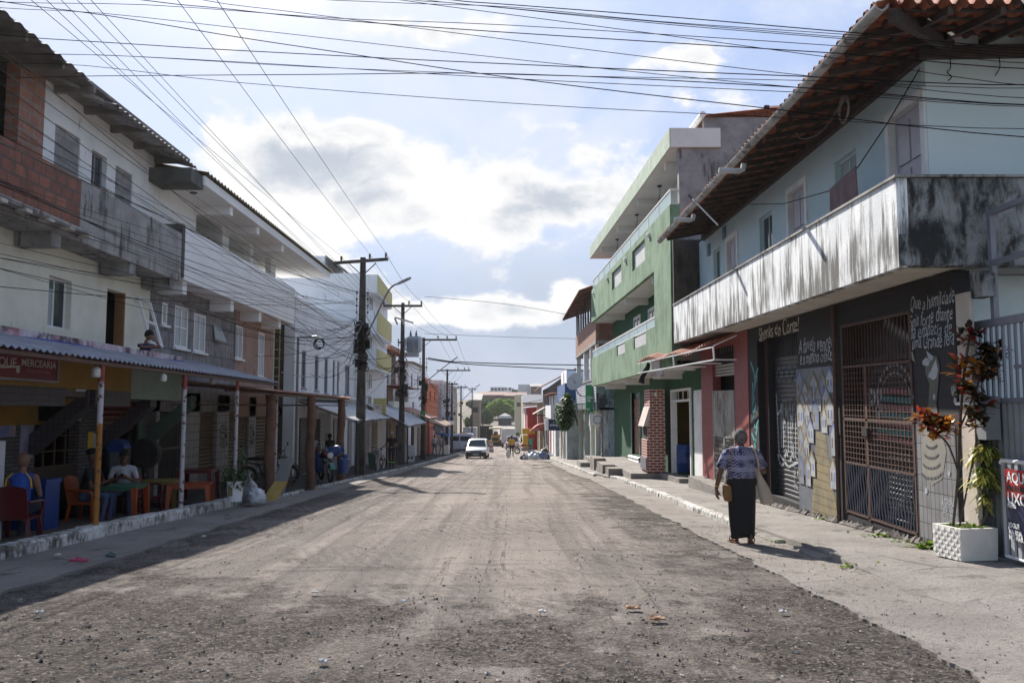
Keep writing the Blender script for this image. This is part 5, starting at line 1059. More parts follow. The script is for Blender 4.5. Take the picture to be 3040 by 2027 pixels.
for k, (v, s_) in enumerate(((1183, 'AGUA'), (1192, 'GAS'), (1218, '24h'))): t_ = text_mb(s_, .18, (sx0+.05, 41.94, zv(v, 42)), (1, 0, 0), (0, 0, 1), 0, .004, .6); t_.build('lettering', WHITE2, gs, normals=False)
mb = MB(); c_ = V((3.95, 41.6, zv(1246))); mb.box(c_.x-.02, c_.x+.6, c_.y, c_.y+.35, c_.z-.28, c_.z+.28); ac = thing('air_conditioner', 'white outdoor air conditioner under the blue striped balcony', 'air conditioner', c_); mb.build('casing', WHITE2, ac); mb = MB(); mb.torus((c_.x+.38, c_.y-.01, c_.z), .2, .015, 'y', 20, 6); mb.build('fan_ring', BLACKM, ac)
dish = thing('satellite_dish', 'large pale satellite dish on a curved arm above the creeper', 'satellite dish', V((3.55, 45, zv(1135, 45)))); dc = V((3.45, 45, zv(1133, 45))); mb = MB(); dn_ = V((-.55, -.75, .35)).normalized(); ro = dn_.to_track_quat('Z', 'Y').to_matrix(); mb.lathe([(.0, -.08), (.25, -.06), (.48, .0), (.50, .03), (.46, .02), (.24, -.03), (0, -.05)], (0, 0, 0), 24); mb.v = [dc+ro @ p for p in mb.v]; mb.build('reflector', pl('grey_dish', (.48, .49, .50), bp=0), dish, smooth=True)
mb = MB(); mb.tube(smooth_pts([dc, dc+V((.05, .1, -.35)), dc+V((.3, .1, -.75)), dc+V((.75, .1, -.8))]), .035, 8); mb.tube([dc, dc+dn_*.45], .012, 6); mb.build('mount', GREYM, dish, smooth=True)
# ---------------- further houses on the right ----------------
zz = lambda v, Y: 1.5+(1208.5-v)/F*Y
BRWN = pl('brown_window_paint', (.10, .05, .035)); BLUEW = pl('deep_blue_wall', (.025, .09, .26), (.02, .07, .2)); REDW = pl('red_wall', (.42, .045, .05), (.36, .04, .045)); BEIGE = pl('beige_wall', (.50, .44, .32), (.42, .37, .27), dirt=(.25, .2, .15), damt=.4)
def x_b(t, fr): balcony(t, fr, 54.6, 62.5, zz(1195, 56), .3, .3, WHITE)
house('blue_house', 'deep blue house with ragged dark awning beside the brick house', -1, 3.6, 54, 63, zz(1196, 56), 4, pl('dirty_aqua_wall', (.38, .42, .41), (.28, .31, .31), dirt=(.12, .12, .12), damt=.6), [(.3, zz(1225, 57), 1.3, .9)], doors=((.25, 1.2, 2.1, GREYM), (.7, 1.3, 2.1, BEIGE)), extra=lambda t, fr: (lambda mb: (fr.slab(mb, 54.01, 62.9, zz(1196, 56)+.01, zz(1140, 56), -3.5, .12), mb.build('blue_upper_storey', BLUEW, t)))(MB()))
house('white_house', 'narrow white house with tall brown windows above the dark blue sign', -1, 3.35, 63.5, 74, zz(1172, 66), 5, WHITE, [(.25, zz(1202, 67), 1.6, 2.0), (.7, zz(1202, 67), 1.6, 2.0)], BRWN, GLASS, 'shed', TERRA, ov=.5, rh=.5, doors=((.3, 1.3, 2.2, WHITE2), (.7, 1.4, 2.2, RED)), extra=lambda t, fr: balcony(t, fr, 63.6, 74, zz(1236, 66), .9, .35, WHITE))
house('tower_house', 'tall plain white house rising behind the blue house', -1, 4.2, 63, 70, zz(1098, 64), 5, WHITE2, [(.5, zz(1125, 66), 1, 1)])
house('grey_gable_house', 'house with grey end wall and steep brown roof edge', -1, 3.3, 75, 88, zz(1150, 75), 5, pl('dark_grey_end_wall', (.10, .095, .10), (.075, .07, .075)), [(.4, zz(1190, 80), 1, 1.2)], roof='side', rmat=PINKT, ov=.9, rh=1.8)
house('beige_house', 'beige plastered house with small rusty lean-to roofs', -1, 2.95, 88.5, 97, zz(1195, 90), 5, BEIGE, [(.4, zz(1225, 92), 1.1, 1.0)], roof='shed', rmat=FIBRO, ov=1.2, rh=1.2, doors=((.4, 1.5, 2.2, BRWN),))
house('red_house', 'bright red house wall under a white sheet roof', -1, 1.85, 98, 110, zz(1211, 98), 6, REDW, [(.5, zz(1240, 100), 1.2, 1.0)], roof='shed', rmat=ZINC, ov=.4, rh=.7, doors=((.3, 2, 2.3, WHITE2), (.7, 2, 2.3, WHITE2)))
house('white_shop_house', 'whitewashed two storey shop house past the red house', -1, 1.75, 111, 125, zz(1205, 115), 6, WHITE, [(.25, zz(1235, 115), 1.1, 1.2), (.65, zz(1235, 118), 1.1, 1.2)], roof='shed', rmat=PINKT, ov=.5, rh=.5, doors=((.3, 1.4, 2.2, GREYM), (.7, 1.4, 2.2, WHITE2)))
house('tan_house', 'tan house with flat white roof edge near the hill foot', -1, 1.9, 141, 165, zz(1180, 145), 8, BEIGE, [(.2, zz(1210, 146), 1.5, 1.4), (.6, zz(1210, 150), 1.5, 1.4)], roof='parapet', rmat=WHITE)
def panel(name, label, cat, x0, x1, y, z0, z1, mat, th=.15, text=None, tmat=WHITE2, ts=.3, group=None):
    t = thing(name, label, cat, ((x0+x1)/2, y, z0), group); mb = MB(); mb.box(x0, x1, y, y+th, z0, z1); mb.build('board', mat, t)
    if text:
        tm = text_mb(text, ts, (0, 0, 0), (1, 0, 0), (0, 0, 1), 0, .005); wd = max(p.x for p in tm.v); k = (x1-x0)*.86/wd; tm.v = [V((x0+(x1-x0)*.07+p.x*k, y-.012, lerp(z0, z1, .42)+p.z)) for p in tm.v]; tm.build('lettering', tmat, t, normals=False)
    return t
pxy = lambda u, Y: (u-1520)/F*Y
ss = panel('shop_sign', 'dark navy shop sign with white lettering reading sorriso', 'sign', pxy(1629, 60), pxy(1666, 60), 60, zz(1277, 60), zz(1244, 60), pl('navy_sign', (.02, .03, .10)), .2, 'sorriso da vida', WHITE2, .22)
panel('shop_sign', 'small white lightbox sign left of the navy sign', 'sign', pxy(1618, 60), pxy(1628, 60), 60.1, zz(1276, 60), zz(1243, 60), WHITE2, .5)
panel('shop_sign', 'plain yellow shop fascia sign below the red house', 'sign', pxy(1550, 97), pxy(1588, 97), 97, zz(1287, 97), zz(1271, 97), YEL, .5)
panel('shop_sign', 'red and white shop board above the red awning', 'sign', pxy(1596, 88), pxy(1613, 88), 88, zz(1262, 88), zz(1232, 88), pl('pinkish_red_board', (.42, .10, .11), (.5, .3, .3), sc=3), .2)
t = thing('red_awning', 'curved red canvas awning with a pale top over the pavement', 'awning', (2.7, 86, zz(1270, 86))); mb = MB(); x0, x1 = pxy(1573, 86), pxy(1612, 86); mb.loft([[V((lerp(x1, x0, f), y_, zz(1255, 86)-.9*f**2.2)) for f in (0, .3, .6, .8, .95, 1)]+[V((x0, y_, zz(1276, 86))), V((x1, y_, zz(1276, 86)))] for y_ in (84, 87)]); mb.build('canvas', pl('red_canvas', (.44, .07, .06), (.5, .25, .22), sc=1.2), t)
for (x, y_, lb) in ((pxy(1560, 95), 95, 'yellow post under the yellow fascia sign'),): mb = MB(); mb.box(x-.3, x+.3, y_, y_+.4, gz(y_), zz(1290, y_)); tag(mb.build('yellow_pillar', YEL), 'yellow painted pillar below the yellow fascia sign', 'pillar')
t = thing('lean_to_roof', 'small slanting tin lean-to above the creeper house fronts', 'roof', (3.0, 80, zz(1225, 80)));
mb = MB(); mb.corr(V((2.05, 79, zz(1229, 79))), V((0, 4, 0)), V((1.3, 0, .75)), 12, .04); mb.build('sheet', pl('pale_tin', (.55, .50, .45)), t, smooth=2, normals=False); mb = MB()
for y_ in (79.2, 82.8): mb.bar((2.1, y_, zz(1231, 79)-.05), (3.3, y_, zz(1231, 79)-.05), .08)
mb.build('bracket', WOOD, t)
# ---------------- left: corner apartment house ----------------
lf = Fr(-8.5, 1, 0, -.008); lp = Fr(-7.8, 1, 0, -.008); lm = Fr(-7.4, 1, 0, -.008); le = Fr(-7.75, 1, 0, -.008)
LZ = lambda Y: gz(Y)-lf.dz*Y
A = thing('apartment_house', 'pale house with red brick and stained concrete balcony front under a corrugated eave', 'house', (-9, 15, gz(15)))
ay0 = 7.0; ay1 = lf.uv(452, 700)[0]
zpt, zpb = lp.uv(390, 612)[1], lp.uv(389, 763)[1]; zeave = le.uv(361, 347)[1]
zmt, zmb_ = lm.uv(0, 965)[1], lm.uv(200, 1152)[1]
WPL = pl('white_upper_plaster', (.76, .77, .77), (.66, .68, .68), dirt=(.30, .30, .30), damt=.25)
bl1 = lf.rc(165, 241, 366, 520); bl2 = lf.rc(344, 395, 490, 600); wn = lf.rc(274, 319, 443, 590); fl2 = zpb+.2
bl1 = (bl1[0], bl1[1], fl2+.75, bl1[3]); bl2 = (bl2[0], bl2[1], fl2+.75, bl2[3]); wn = (wn[0], wn[1], fl2+.7, wn[3])
yb0 = lf.uv(125, 350)[0]
mb = MB(); lf.wall(mb, yb0, ay1, fl2, zeave+.35, [bl1, bl2, wn], .2); mb.build('upper_wall', WPL, A)
mb = MB(); lf.slab(mb, yb0-.75, yb0-.002, fl2, zeave+.35, -.2, .04); mb.build('brick_pier', RB, A)
mb = MB(); lf.slab(mb, ay0, yb0-.75, fl2, zeave+.35, -1.4, -1.3); mb.build('dark_opening', DARK, A)
mb = MB()
for r in (bl1, bl2): lf.slab(mb, r[0]-.0, r[1]+.0, r[2], r[3], -.18, -.03)
BLK = brick('rough_block_infill', (.33, .33, .33), (.27, .27, .275), (.22, .22, .22), .42, .2, .02, rnd=.7, bp=.8); mb.build('blocked_window', BLK, A)
window(lf, wn, A, GREYM, GLASS, 2, 1, .05, -.1)
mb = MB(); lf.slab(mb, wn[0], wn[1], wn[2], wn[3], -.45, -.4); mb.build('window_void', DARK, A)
# corrugated eave roof in two steps
mb = MB(); yst = le.uv(325, 340)[0]
p = le.w(yst, zeave+.06, .12); mb.corr(p, le.w(ay1+.4, zeave+.06, .12)-p, V((-3.2, 0, .85)), int((ay1-yst)/.18), .03)
p = le.w(yst-.9, zeave+.14, -.35); q_ = le.w(yst-.02, zeave+.10, -.1); mb.hexa([p, q_, q_+V((-3, 0, .8)), p+V((-3, 0, .8)), p+V((0, 0, .05)), q_+V((0, 0, .05)), q_+V((-3, 0, .85)), p+V((-3, 0, .85))])
p = le.w(ay0, zeave+.16, .1); mb.corr(p, le.w(yst-.9, zeave+.16, .1)-p, V((-3.2, 0, .85)), 20, .03)
mb.build('roof', FIBRO, A, smooth=2, normals=False)
mb = MB(); lf.slab(mb, ay0, ay1+.3, zeave+.20, zeave+.26, -2.5, .72)
for k in range(12): y_ = lerp(ay0+.3, ay1, k/11); lf.slab(mb, y_-.04, y_+.04, zeave+.06, zeave+.199, -.0, .75)
mb.build('eave_boards', pl('dirty_eave_board', (.22, .20, .18), (.14, .13, .12)), A)
# balcony: brick parapet then concrete parapet, slab, brackets
ybk = lp.uv(236, 600)[0]
BRK = brick('terracotta_block', (.30, .115, .07), (.20, .075, .05), (.10, .075, .065), .34, .205, .02, rnd=.75, bp=.6, dirt=(.09, .05, .04), damt=.45)
mb = MB(); lp.slab(mb, ay0, ybk, zpb+.05, zpt-.02, -.18, .02); mb.build('brick_parapet', BRK, A)
mb = MB(); lp.slab(mb, ybk+.002, ay1, zpb, zpt, -.16, .0); mb.build('concrete_parapet', CONC, A)
mb = MB(); lp.slab(mb, ay0, ay1, zpb-.10, zpb+.04, -.9, -.001); lp.slab(mb, ay0, ybk, zpb-.02, zpb+.049, 0.0, .25)
mb.build('balcony_slab', CONC, A); mb = MB()
for y_ in (ybk-.75, ybk+2.1, ay1-.5): lp.slab(mb, y_, y_+.3, zpb-.34, zpb-.101, -.68, -.05)
mb.build('bracket', CONC, A)
mb = MB(); rr = random.Random(4)
for k in range(7): y_ = lerp(ay0+3.6, ybk-.15, k/6); lp.slab(mb, y_, y_+.16, zpb-.07, zpb+.0, .10, .28)
mb.build('tile_end', pl('pale_tile_end', (.5, .47, .42)), A)
# first floor pale wall
fl1 = zmt-.55; wa = lf.rc(147, 215, 816, 970); dA = lf.rc(319, 372, 856, 1010); dA = (dA[0], dA[1], fl1+.1, dA[3])
mb = MB(); lf.wall(mb, ay0, ay1, fl1-.4, zpb+.2, [wa, dA], .2); mb.build('first_floor_wall', PALE, A)
window(lf, wa, A, WHITE2, GLASSL, 2, 1, .05, -.12); mb = MB(); lf.slab(mb, lerp(wa[0], wa[1], .53), wa[1]-.05, wa[2]+.05, wa[3]-.05, -.14, -.125); lf.slab(mb, wa[0]+.05, lerp(wa[0], wa[1], .47), lerp(wa[2], wa[3], .78), wa[3]-.05, -.14, -.125); mb.build('dark_pane', GLASS, A); mb = MB(); lf.slab(mb, dA[0], dA[1], dA[2], dA[3], -.5, -.45); mb.build('door_void', pl('maroon_void', (.035, .012, .010), bp=0), A)
mb = MB(); lf.slab(mb, dA[1]-.06, dA[1]-.001, dA[2], dA[3], -.19, .015); mb.build('door_jamb', pl('orange_brown_jamb', (.28, .14, .06)), A)
t = thing('window_frame', 'loose white window frame leaning outside the pale wall beside the dark doorway', 'window frame', lf.w(17.6, fl1+.3, .2)); q0, q1 = lf.uv(388, 1015)[0], lf.uv(424, 1015)[0]; z0, z1 = lf.uv(388, 1020)[1], lf.uv(388, 880)[1]; mb = MB()
for (a, b) in (((q0, z0, .45), (q0+.02, z1, .12)), ((q1, z0-.04, .45), (q1+.02, z1-.05, .12)), ((q0, z0+.03, .44), (q1, z0, .44)), ((q0, lerp(z0, z1, .5), .28), (q1, lerp(z0, z1, .5)-.03, .28)), ((q0, z1, .12), (q1, z1-.05, .12))): mb.bar(lf.w(*a), lf.w(*b), .05)
mb.build('frame', WHITE2, t)
# marquise: parapet, fascia, braces
RW = pl('flaking_red_white_paint', (.60, .56, .60), (.36, .14, .17), sc=2.0, dirt=(.07, .05, .06), damt=.75, dsc=(1.6, 1.6, 1.2), dn=2.4, bp=.4)
ym1 = lm.uv(541, 1045)[0]; zaw = lm.uv(300, 1042)[1]
mb = MB(); lm.slab(mb, ay0, ym1, zaw, zmt, -.14, .0); mb.build('marquise_parapet', RW, A)
ysp = lm.uv(391, 1100)[0]; ysg = lm.uv(540, 1100)[0]
YB = flat('mustard_paint', (.24, .125, .012), .7, (.20, .105, .012)); GB2 = flat('pale_green_paint', (.22, .29, .245))
mb = MB(); lm.slab(mb, ay0, ysp, zmb_, zaw-.002, -.12, .002); lf.slab(mb, ay0, ysp, zmb_-.62, zmb_+.5, .0, .03); mb.build('yellow_fascia', YB, A)
zgb = lm.uv(400, 1184)[1]
mb = MB(); lm.slab(mb, ysp+.002, ysg, zgb, zaw-.002, -.12, .002); mb.build('green_fascia', GB2, A)
mb = MB(); lm.slab(mb, ay0, ysg, zgb-.0, zgb+.1, -1.1, -.121); mb.build('marquise_slab', pl('dirty_soffit', (.12, .10, .09)), A)
DTILE = brick('dark_purple_tile', (.055, .045, .06), (.07, .058, .072), (.03, .026, .03), .10, .10, .01, off=0., rough=.5, rnd=.4)
DGB = flat('bottle_green_paint', (.05, .09, .06))
def brace(y_, mat, z0, z1, w_=.3):
    mb = MB(); mb.hexa([lf.w(y_, z0, .0), lf.w(y_+w_, z0, .0), lf.w(y_+w_, z0+.35, .0), lf.w(y_, z0+.35, .0), lf.w(y_, z1-.28, 1.0), lf.w(y_+w_, z1-.28, 1.0), lf.w(y_+w_, z1, 1.0), lf.w(y_, z1, 1.0)]); mb.build('brace', mat, A)
for u, mt in ((85, DTILE), (300, DTILE), (436, DGB)): y_ = lf.uv(u, 1280)[0]; brace(y_, mt, zmb_-1.15, zmb_+.0)
mb = MB(); lm.slab(mb, ay0, lm.uv(196, 1150)[0], zmb_-.30, zmb_-.002, -.12, -.0); lm.slab(mb, lm.uv(285, 1150)[0], ysp, zmb_-.28, zmb_-.002, -.12, 0.); mb.build('tiled_beam', DTILE, A)
# ground floor shop wall of the apartment house
STONE = brick('grey_stone_strip', (.11, .105, .11), (.08, .075, .08), (.035, .032, .034), .28, .07, .012, rnd=.6, bp=.5)
o1 = lf.rc(110, 238, 1200, 1500); o1 = (o1[0], o1[1], LZ(15)+.35, o1[3]); o2 = lf.rc(302, 408, 1190, 1480); o2 = (o2[0], o2[1], LZ(16)+.12, o2[3]); o3 = lf.rc(470, 546, 1221, 1480); o3 = (o3[0], o3[1], LZ(20)+.12, o3[3])
mb = MB(); lf.wall(mb, ay0, lf.uv(462, 1300)[0], LZ(15)-.7, fl1-.39, [o1, o2], .2); mb.build('stone_strip_wall', STONE, A)
mb = MB(); lf.slab(mb, ay0, ay1, LZ(16)-.6, fl1, -3.2, -3.1); lf.slab(mb, ay0, ay1, LZ(16)+.1, LZ(16)+.12, -3.1, -.2); lf.slab(mb, ay0-.2, ay1, fl1-.02, fl1+.12, -4, -.21); lf.slab(mb, ay0-.2, ay0, LZ(10)-.6, zpb, -4, -.0); lf.slab(mb, ay1-.1, ay1, LZ(16)-.6, fl1, -3.1, -.21); mb.build('shop_interior', pl('dim_interior', (.02, .017, .018), (.03, .026, .026)), A)
mb = MB(); a, b, c, d = o1; lf.slab(mb, a, b, d-.30, d, -.15, .03); mb.build('counter_lintel', pl('beige_lintel', (.42, .36, .28)), A)
mb = MB(); lf.slab(mb, a, b, LZ(15)-.2, c+.62, -.18, .0); mb.build('counter_front', pl('dark_wood_panel', (.06, .035, .025)), A)
mb = MB()
for k in range(5): y_ = lerp(a, b, k/4); lf.slab(mb, y_-.015, y_+.015, c+.62, d-.3, -.08, -.05)
for k in range(3): z_ = lerp(c+.62, d-.3, k/3); lf.slab(mb, a, b, z_-.012, z_+.012, -.08, -.05)
mb.build('counter_grille', RUST, A)
mb = MB(); lf.slab(mb, ay0, ay1, fl1+.2, zeave, -6, -5); lf.slab(mb, ay0, ay1, zpb+.0, zpb+.15, -5, -.2); lf.slab(mb, ay1-.15, ay1, fl1+.13, zeave, -5, -.2); lf.slab(mb, ay0, ay1, zeave+.3, zeave+.5, -5, -2.4); mb.build('core', pl('dim_interior', (.02, .017, .018)), A)
mb = MB()
for k in range(3): lf.slab(mb, a+.1, b-.1, c+.8+.45*k, c+.83+.45*k, -2.4, -2.1)
mb.build('shelves', WOOD, A)
rr = random.Random(9); cols = [flat('goods_red', (.25, .03, .03)), flat('goods_yellow', (.35, .25, .04)), flat('goods_blue', (.03, .07, .22)), flat('goods_white', (.35, .35, .35))]
for m_ in cols:
    mb = MB()
    for k in range(9): y_ = rr.uniform(a+.2, b-.3); z_ = c+.83+.45*rr.randrange(3); lf.slab(mb, y_, y_+.12, z_, z_+rr.uniform(.12, .3), -2.35, -2.2)
    mb.build('shelf_goods', m_, A, kind='stuff')
a, b, c, d = o2; slats(lf, (a, b, d-.62, d+.3), 8, -.1, -.05, 'rolled_red_shutter', DRED, A)
mb = MB(); lf.slab(mb, b, b+.30, LZ(17)-.3, zgb, -.1, .05); mb.build('green_post', DGB, A)
for u, v, w_, h_, m_ in ((20, 1230, .5, .75, flat('poster_blue', (.10, .13, .30), .5, (.35, .25, .25))), (78, 1300, .4, .7, flat('poster_grey', (.30, .30, .40), .5, (.10, .08, .14))), (268, 1310, .22, .38, flat('notice_yellow', (.5, .34, .03))), (284, 1312, .24, .36, flat('notice_white', (.4, .4, .42)))):
    y_, z_ = lf.uv(u, v); mb = MB(); lf.slab(mb, y_-w_/2, y_+w_/2, z_-h_/2, z_+h_/2, .004, .012); mb.build('poster', m_, A)
# shop sign on the fascia
t = thing('shop_sign', 'dark red shop sign with white lettering Mercearia on the mustard fascia', 'sign', lm.w(11.9, zaw, .1)); a, b = lm.uv(-220, 1080)[0], lm.uv(152, 1080)[0]; c, d = lm.uv(152, 1131)[1], lm.uv(0, 1022)[1]
mb = MB(); lm.slab(mb, a, b, c, d, .01, .10); mb.build('board', pl('wine_red_sign', (.17, .010, .025), (.14, .012, .028), rough=.4, bp=0), t)
mb = MB(); lm.slab(mb, a, b+.03, c-.03, c, .0, .12); lm.slab(mb, b, b+.03, c, d, .0, .12); mb.build('sign_edge', pl('dull_steel_edge', (.3, .28, .3)), t)
LET = flat('sign_white', (.55, .52, .52)); xdl = V((0, 1, -.008))
def wl(body, u, u2, v, size, parent, mat=LET, fr=lm, o=.105, shear=0.):
    Y_, z_ = fr.uv(u, v); L = abs(fr.uv(u2, v)[0]-Y_); t_ = text_mb(body, size, (0, 0, 0), (1, 0, 0), (0, 1, 0), shear, .002); wd = max(p.x for p in t_.v); q_ = fr.w(Y_, z_, o); t_.v = [q_+xdl*(p.x*L/wd)+V((0, 0, 1))*p.y for p in t_.v]
    t_.build('lettering', mat, parent, normals=False)
wl('MERCEARIA', 42, 148, 1085, .155, t); wl('DUQUE', -70, 28, 1082, .20, t); wl('PEQUENO COMO O PRECO', 58, 130, 1104, .06, t, flat('sign_pink', (.40, .15, .17)))
mb = MB(); lm.ribbon(mb, [lm.uv(u, v) for u, v in ((-60, 1092), (-20, 1089), (38, 1088))], .03, .106); y_, z_ = lm.uv(32, 1098); mb.face(*[lm.w(y_+.05*math.cos(k*.7), z_+.05*math.sin(k*.7), .107) for k in range(9)]); mb.build('swoosh', LET, t, normals=False)
# ---------------- left: white balcony building ----------------
Wb = thing('balcony_building', 'building with white upper terrace and patchy grey and pinkish lower walls', 'building', (-9, 24, gz(24)))
by0, by1 = lp.uv(548, 750)[0], lp.uv(875, 900)[0]; wy1 = lf.uv(816, 900)[0]
zt1, zb1 = lp.uv(700, 757)[1], lp.uv(700, 893)[1]; zrb = le.uv(720, 655)[1]; zrt = zrb+.22
WB = pl('white_terrace_paint', (.80, .80, .79), (.74, .74, .73), sc=1, dirt=(.42, .42, .40), damt=.2)
PINKR = pl('pinkish_render', (.38, .25, .20), (.31, .20, .165), sc=1.2, dirt=(.14, .09, .08), damt=.45, bp=.35)
BLOCKG = brick('grey_block_wall', (.27, .265, .27), (.20, .195, .205), (.13, .125, .13), .45, .42, .02, rnd=.7, bp=.4, dirt=(.10, .08, .08), damt=.5)
mb = MB(); lp.slab(mb, by0, by1, zb1, zt1, -.14, 0); lp.slab(mb, by1-.14, by1, zb1, zt1, -.75, -.141); mb.build('balcony_parapet', WB, Wb)
mb = MB(); lp.slab(mb, by0-.01, by0+.0, zb1+.05, zt1, -.7, .005); lp.slab(mb, by0-.14, by0-.011, zb1+.05, zt1+.02, -.7, -.0); mb.build('dark_end_wall', pl('mossy_end_wall', (.10, .105, .09), (.06, .06, .055)), Wb)
mb = MB(); lp.slab(mb, by0, by1, zb1-.0, zb1+.12, -.75, -.141); mb.build('balcony_slab', WB, Wb); mb = MB()
for t_ in (.02, .36, .62, .84): y_ = lerp(by0, by1, t_); lp.slab(mb, y_, y_+.25, zb1-.30, zb1-.002, -.7, -.1)
mb.build('bracket', WB, Wb)
flU = zb1+.12; op = [lf.rc(583, 663, 640, 720), lf.rc(680, 745, 700, 760), lf.rc(752, 806, 740, 800)]
zot = lf.uv(590, 627)[1]; op = [(o[0], o[1], flU+.75, zot) for o in op]; mb = MB(); lf.wall(mb, ay1+.02, wy1, flU, zrb, op, .2); mb.build('terrace_wall', WB, Wb)
mb = MB(); lf.slab(mb, ay1+.02, op[1][0]-.1, flU, zrb, -1.6, -1.4); lf.slab(mb, op[1][1]-.5, op[1][1]-.3, flU, zrb, -3.8, -.21) if False else None; mb.build('rear_wall', pl('olive_inner_wall', (.16, .18, .13), (.13, .15, .11)), Wb)
mb = MB(); lf.slab(mb, ay1+.4, lf.uv(905, 760)[0], zrb, zrt, -4.0, .75+.3); mb.build('roof_slab', WB, Wb); mb = MB()
for u in (663, 746, 822): y_ = le.uv(u, 700)[0]; lf.slab(mb, y_-.12, y_+.12, zrb-.22, zrb-.002, .0, .95)
mb.build('roof_beam', WB, Wb)
mb = MB(); p = lf.w(ay1+.3, zrt+.06, 1.15); mb.corr(p, lf.w(lf.uv(905, 760)[0]+.3, zrt+.06, 1.15)-p, V((-5, 0, .9)), 60, .03); mb.build('roof', pl('olive_roof_sheet', (.20, .18, .13), (.14, .13, .10)), Wb, smooth=2, normals=False)
mb = MB(); lf.slab(mb, ay1-.3, ay1+.45, zrb-.12, zrt-.01, .0, 1.0); mb.build('roof_end_box', pl('mossy_end_wall', (.10, .105, .09)), Wb)
for k in range(3): mb = MB(); p = lf.w((20.2, 22.2, 24.6)[k], zrb-.001, .5); mb.lathe([(.0, -.02), (.09, -.02), (.09, 0), (0, 0)], p, 12); mb.build('ceiling_spot', BLACKM, Wb)
yt = lf.uv(700, 1000)[0]; wl_ = [lf.rc(520, 560, 905, 1030), lf.rc(577, 612, 928, 1043), lf.rc(697, 722, 963, 1063), lf.rc(768, 786, 985, 1118), lf.rc(482, 498, 897, 963)]
zlow = lf.uv(700, 1185)[1]
mb = MB(); lf.wall(mb, ay1+.02, yt, LZ(22)+2.2, zb1, [wl_[0], wl_[1], wl_[4]], .2); mb.build('grey_block_wall', BLOCKG, Wb); mb = MB(); lf.wall(mb, yt+.001, wy1, LZ(27)+2.2, zb1, [wl_[2], wl_[3]], .2); mb.build('pinkish_wall', PINKR, Wb)
for k, r in enumerate(wl_): window(lf, r, Wb, WHITE2, GLASSL, 2 if k < 3 else 1, 2 if k in (0, 3) else 1, .06, .0, sill=.08)
y_, z_ = lf.uv(643, 990); mb = MB(); mb.hexa([lf.w(y_-.3, z_-.2, .06), lf.w(y_+.25, z_-.25, .2), lf.w(y_+.25, z_-.22, .21), lf.w(y_-.3, z_-.17, .08), lf.w(y_-.3, z_+.25, .0), lf.w(y_+.25, z_+.2, .02), lf.w(y_+.25, z_+.2, .04), lf.w(y_-.3, z_+.25, .02)]); mb.build('vent_pane', GLASSL, Wb)
mb = MB(); lf.slab(mb, wy1-.12, wy1+.02, LZ(29)-.3, zb1, -.3, .02); mb.build('pale_edge_strip', pl('cream_edge', (.52, .50, .38)), Wb)
mb = MB(); lf.slab(mb, ay1+.1, wy1, LZ(24)-.5, flU-.01, -5, -.42); mb.build('core', pl('dim_interior', (.02, .017, .018)), Wb)
# ground floor: white tiled pillars, beige shutters, black gate
WT = brick('white_wall_tile', (.30, .29, .30), (.26, .25, .26), (.11, .10, .10), .30, .21, .012, off=0., rnd=.4, rough=.5, bp=.3)
g0 = lf.uv(462, 1300)[0]; yS = [lf.uv(u, 1350)[0] for u in (471, 548, 590, 640, 648, 678, 690, 735, 738, 757, 760, 795)]
mb = MB()
for a, b in ((g0, yS[0]), (yS[1], yS[2]), (yS[3]+.05, yS[5]), (yS[7]+.05, yS[9]), (yS[11]+.3, wy1)): lf.slab(mb, a, b, LZ(24)-.8, LZ(24)+2.75, -.2, 0)
mb.build('tiled_pillar', WT, Wb)
mb = MB(); lf.slab(mb, g0, wy1, LZ(24)+2.35, LZ(22)+2.2, -.25, -.02); mb.build('shop_lintel', pl('dusty_pink_lintel', (.28, .22, .22)), Wb)
BSH = pl('beige_shutter', (.18, .135, .09), (.145, .11, .07), rough=.5, dirt=(.12, .09, .06), damt=.3)
for a, b in ((yS[2], yS[3]+.05), (yS[5], yS[7]+.05), (yS[9], yS[11]+.3)):
    c = LZ((a+b)/2)+.55; slats(lf, (a+.02, b-.02, c, LZ(24)+2.35), 17, -.16, -.08, 'beige_shutter', BSH, Wb); mb = MB(); lf.slab(mb, a+.02, b-.02, c-.9, c-.002, -.14, -.03); mb.build('shutter_base', pl('grey_ribbed_base', (.15, .15, .165)), Wb)
mb = MB(); lf.slab(mb, yS[0], yS[1], LZ(20)-.3, LZ(20)+2.4, -.4, -.35); mb.build('gate_void', DARK, Wb)
mb = MB()
for k in range(13): y_ = lerp(yS[0]+.04, yS[1]-.04, k/12); lf.slab(mb, y_-.012, y_+.012, LZ(20)+.1, LZ(20)+2.4, -.06, -.03)
lf.slab(mb, yS[0], yS[1], LZ(20)+1.2, LZ(20)+1.26, -.07, -.02); mb.build('black_gate', BLACKM, Wb)
mb = MB(); lf.slab(mb, ay1-.3, wy1, LZ(22)-.6, LZ(22)+.18, -.05, .3); mb.build('threshold', CONCD, Wb)
INK = flat('black_spray', (.02, .02, .02)); 
for u, v, s_ in ((651, 1285, 'CEN'), (651, 1306, 'COM'), (651, 1330, 'VIDA'), (740, 1280, 'PAZ'), (740, 1300, 'COM'), (740, 1322, 'AMO')): wl(s_, u, u+(23 if u < 700 else 15), v, .33, Wb, INK, lf, .006, .2)
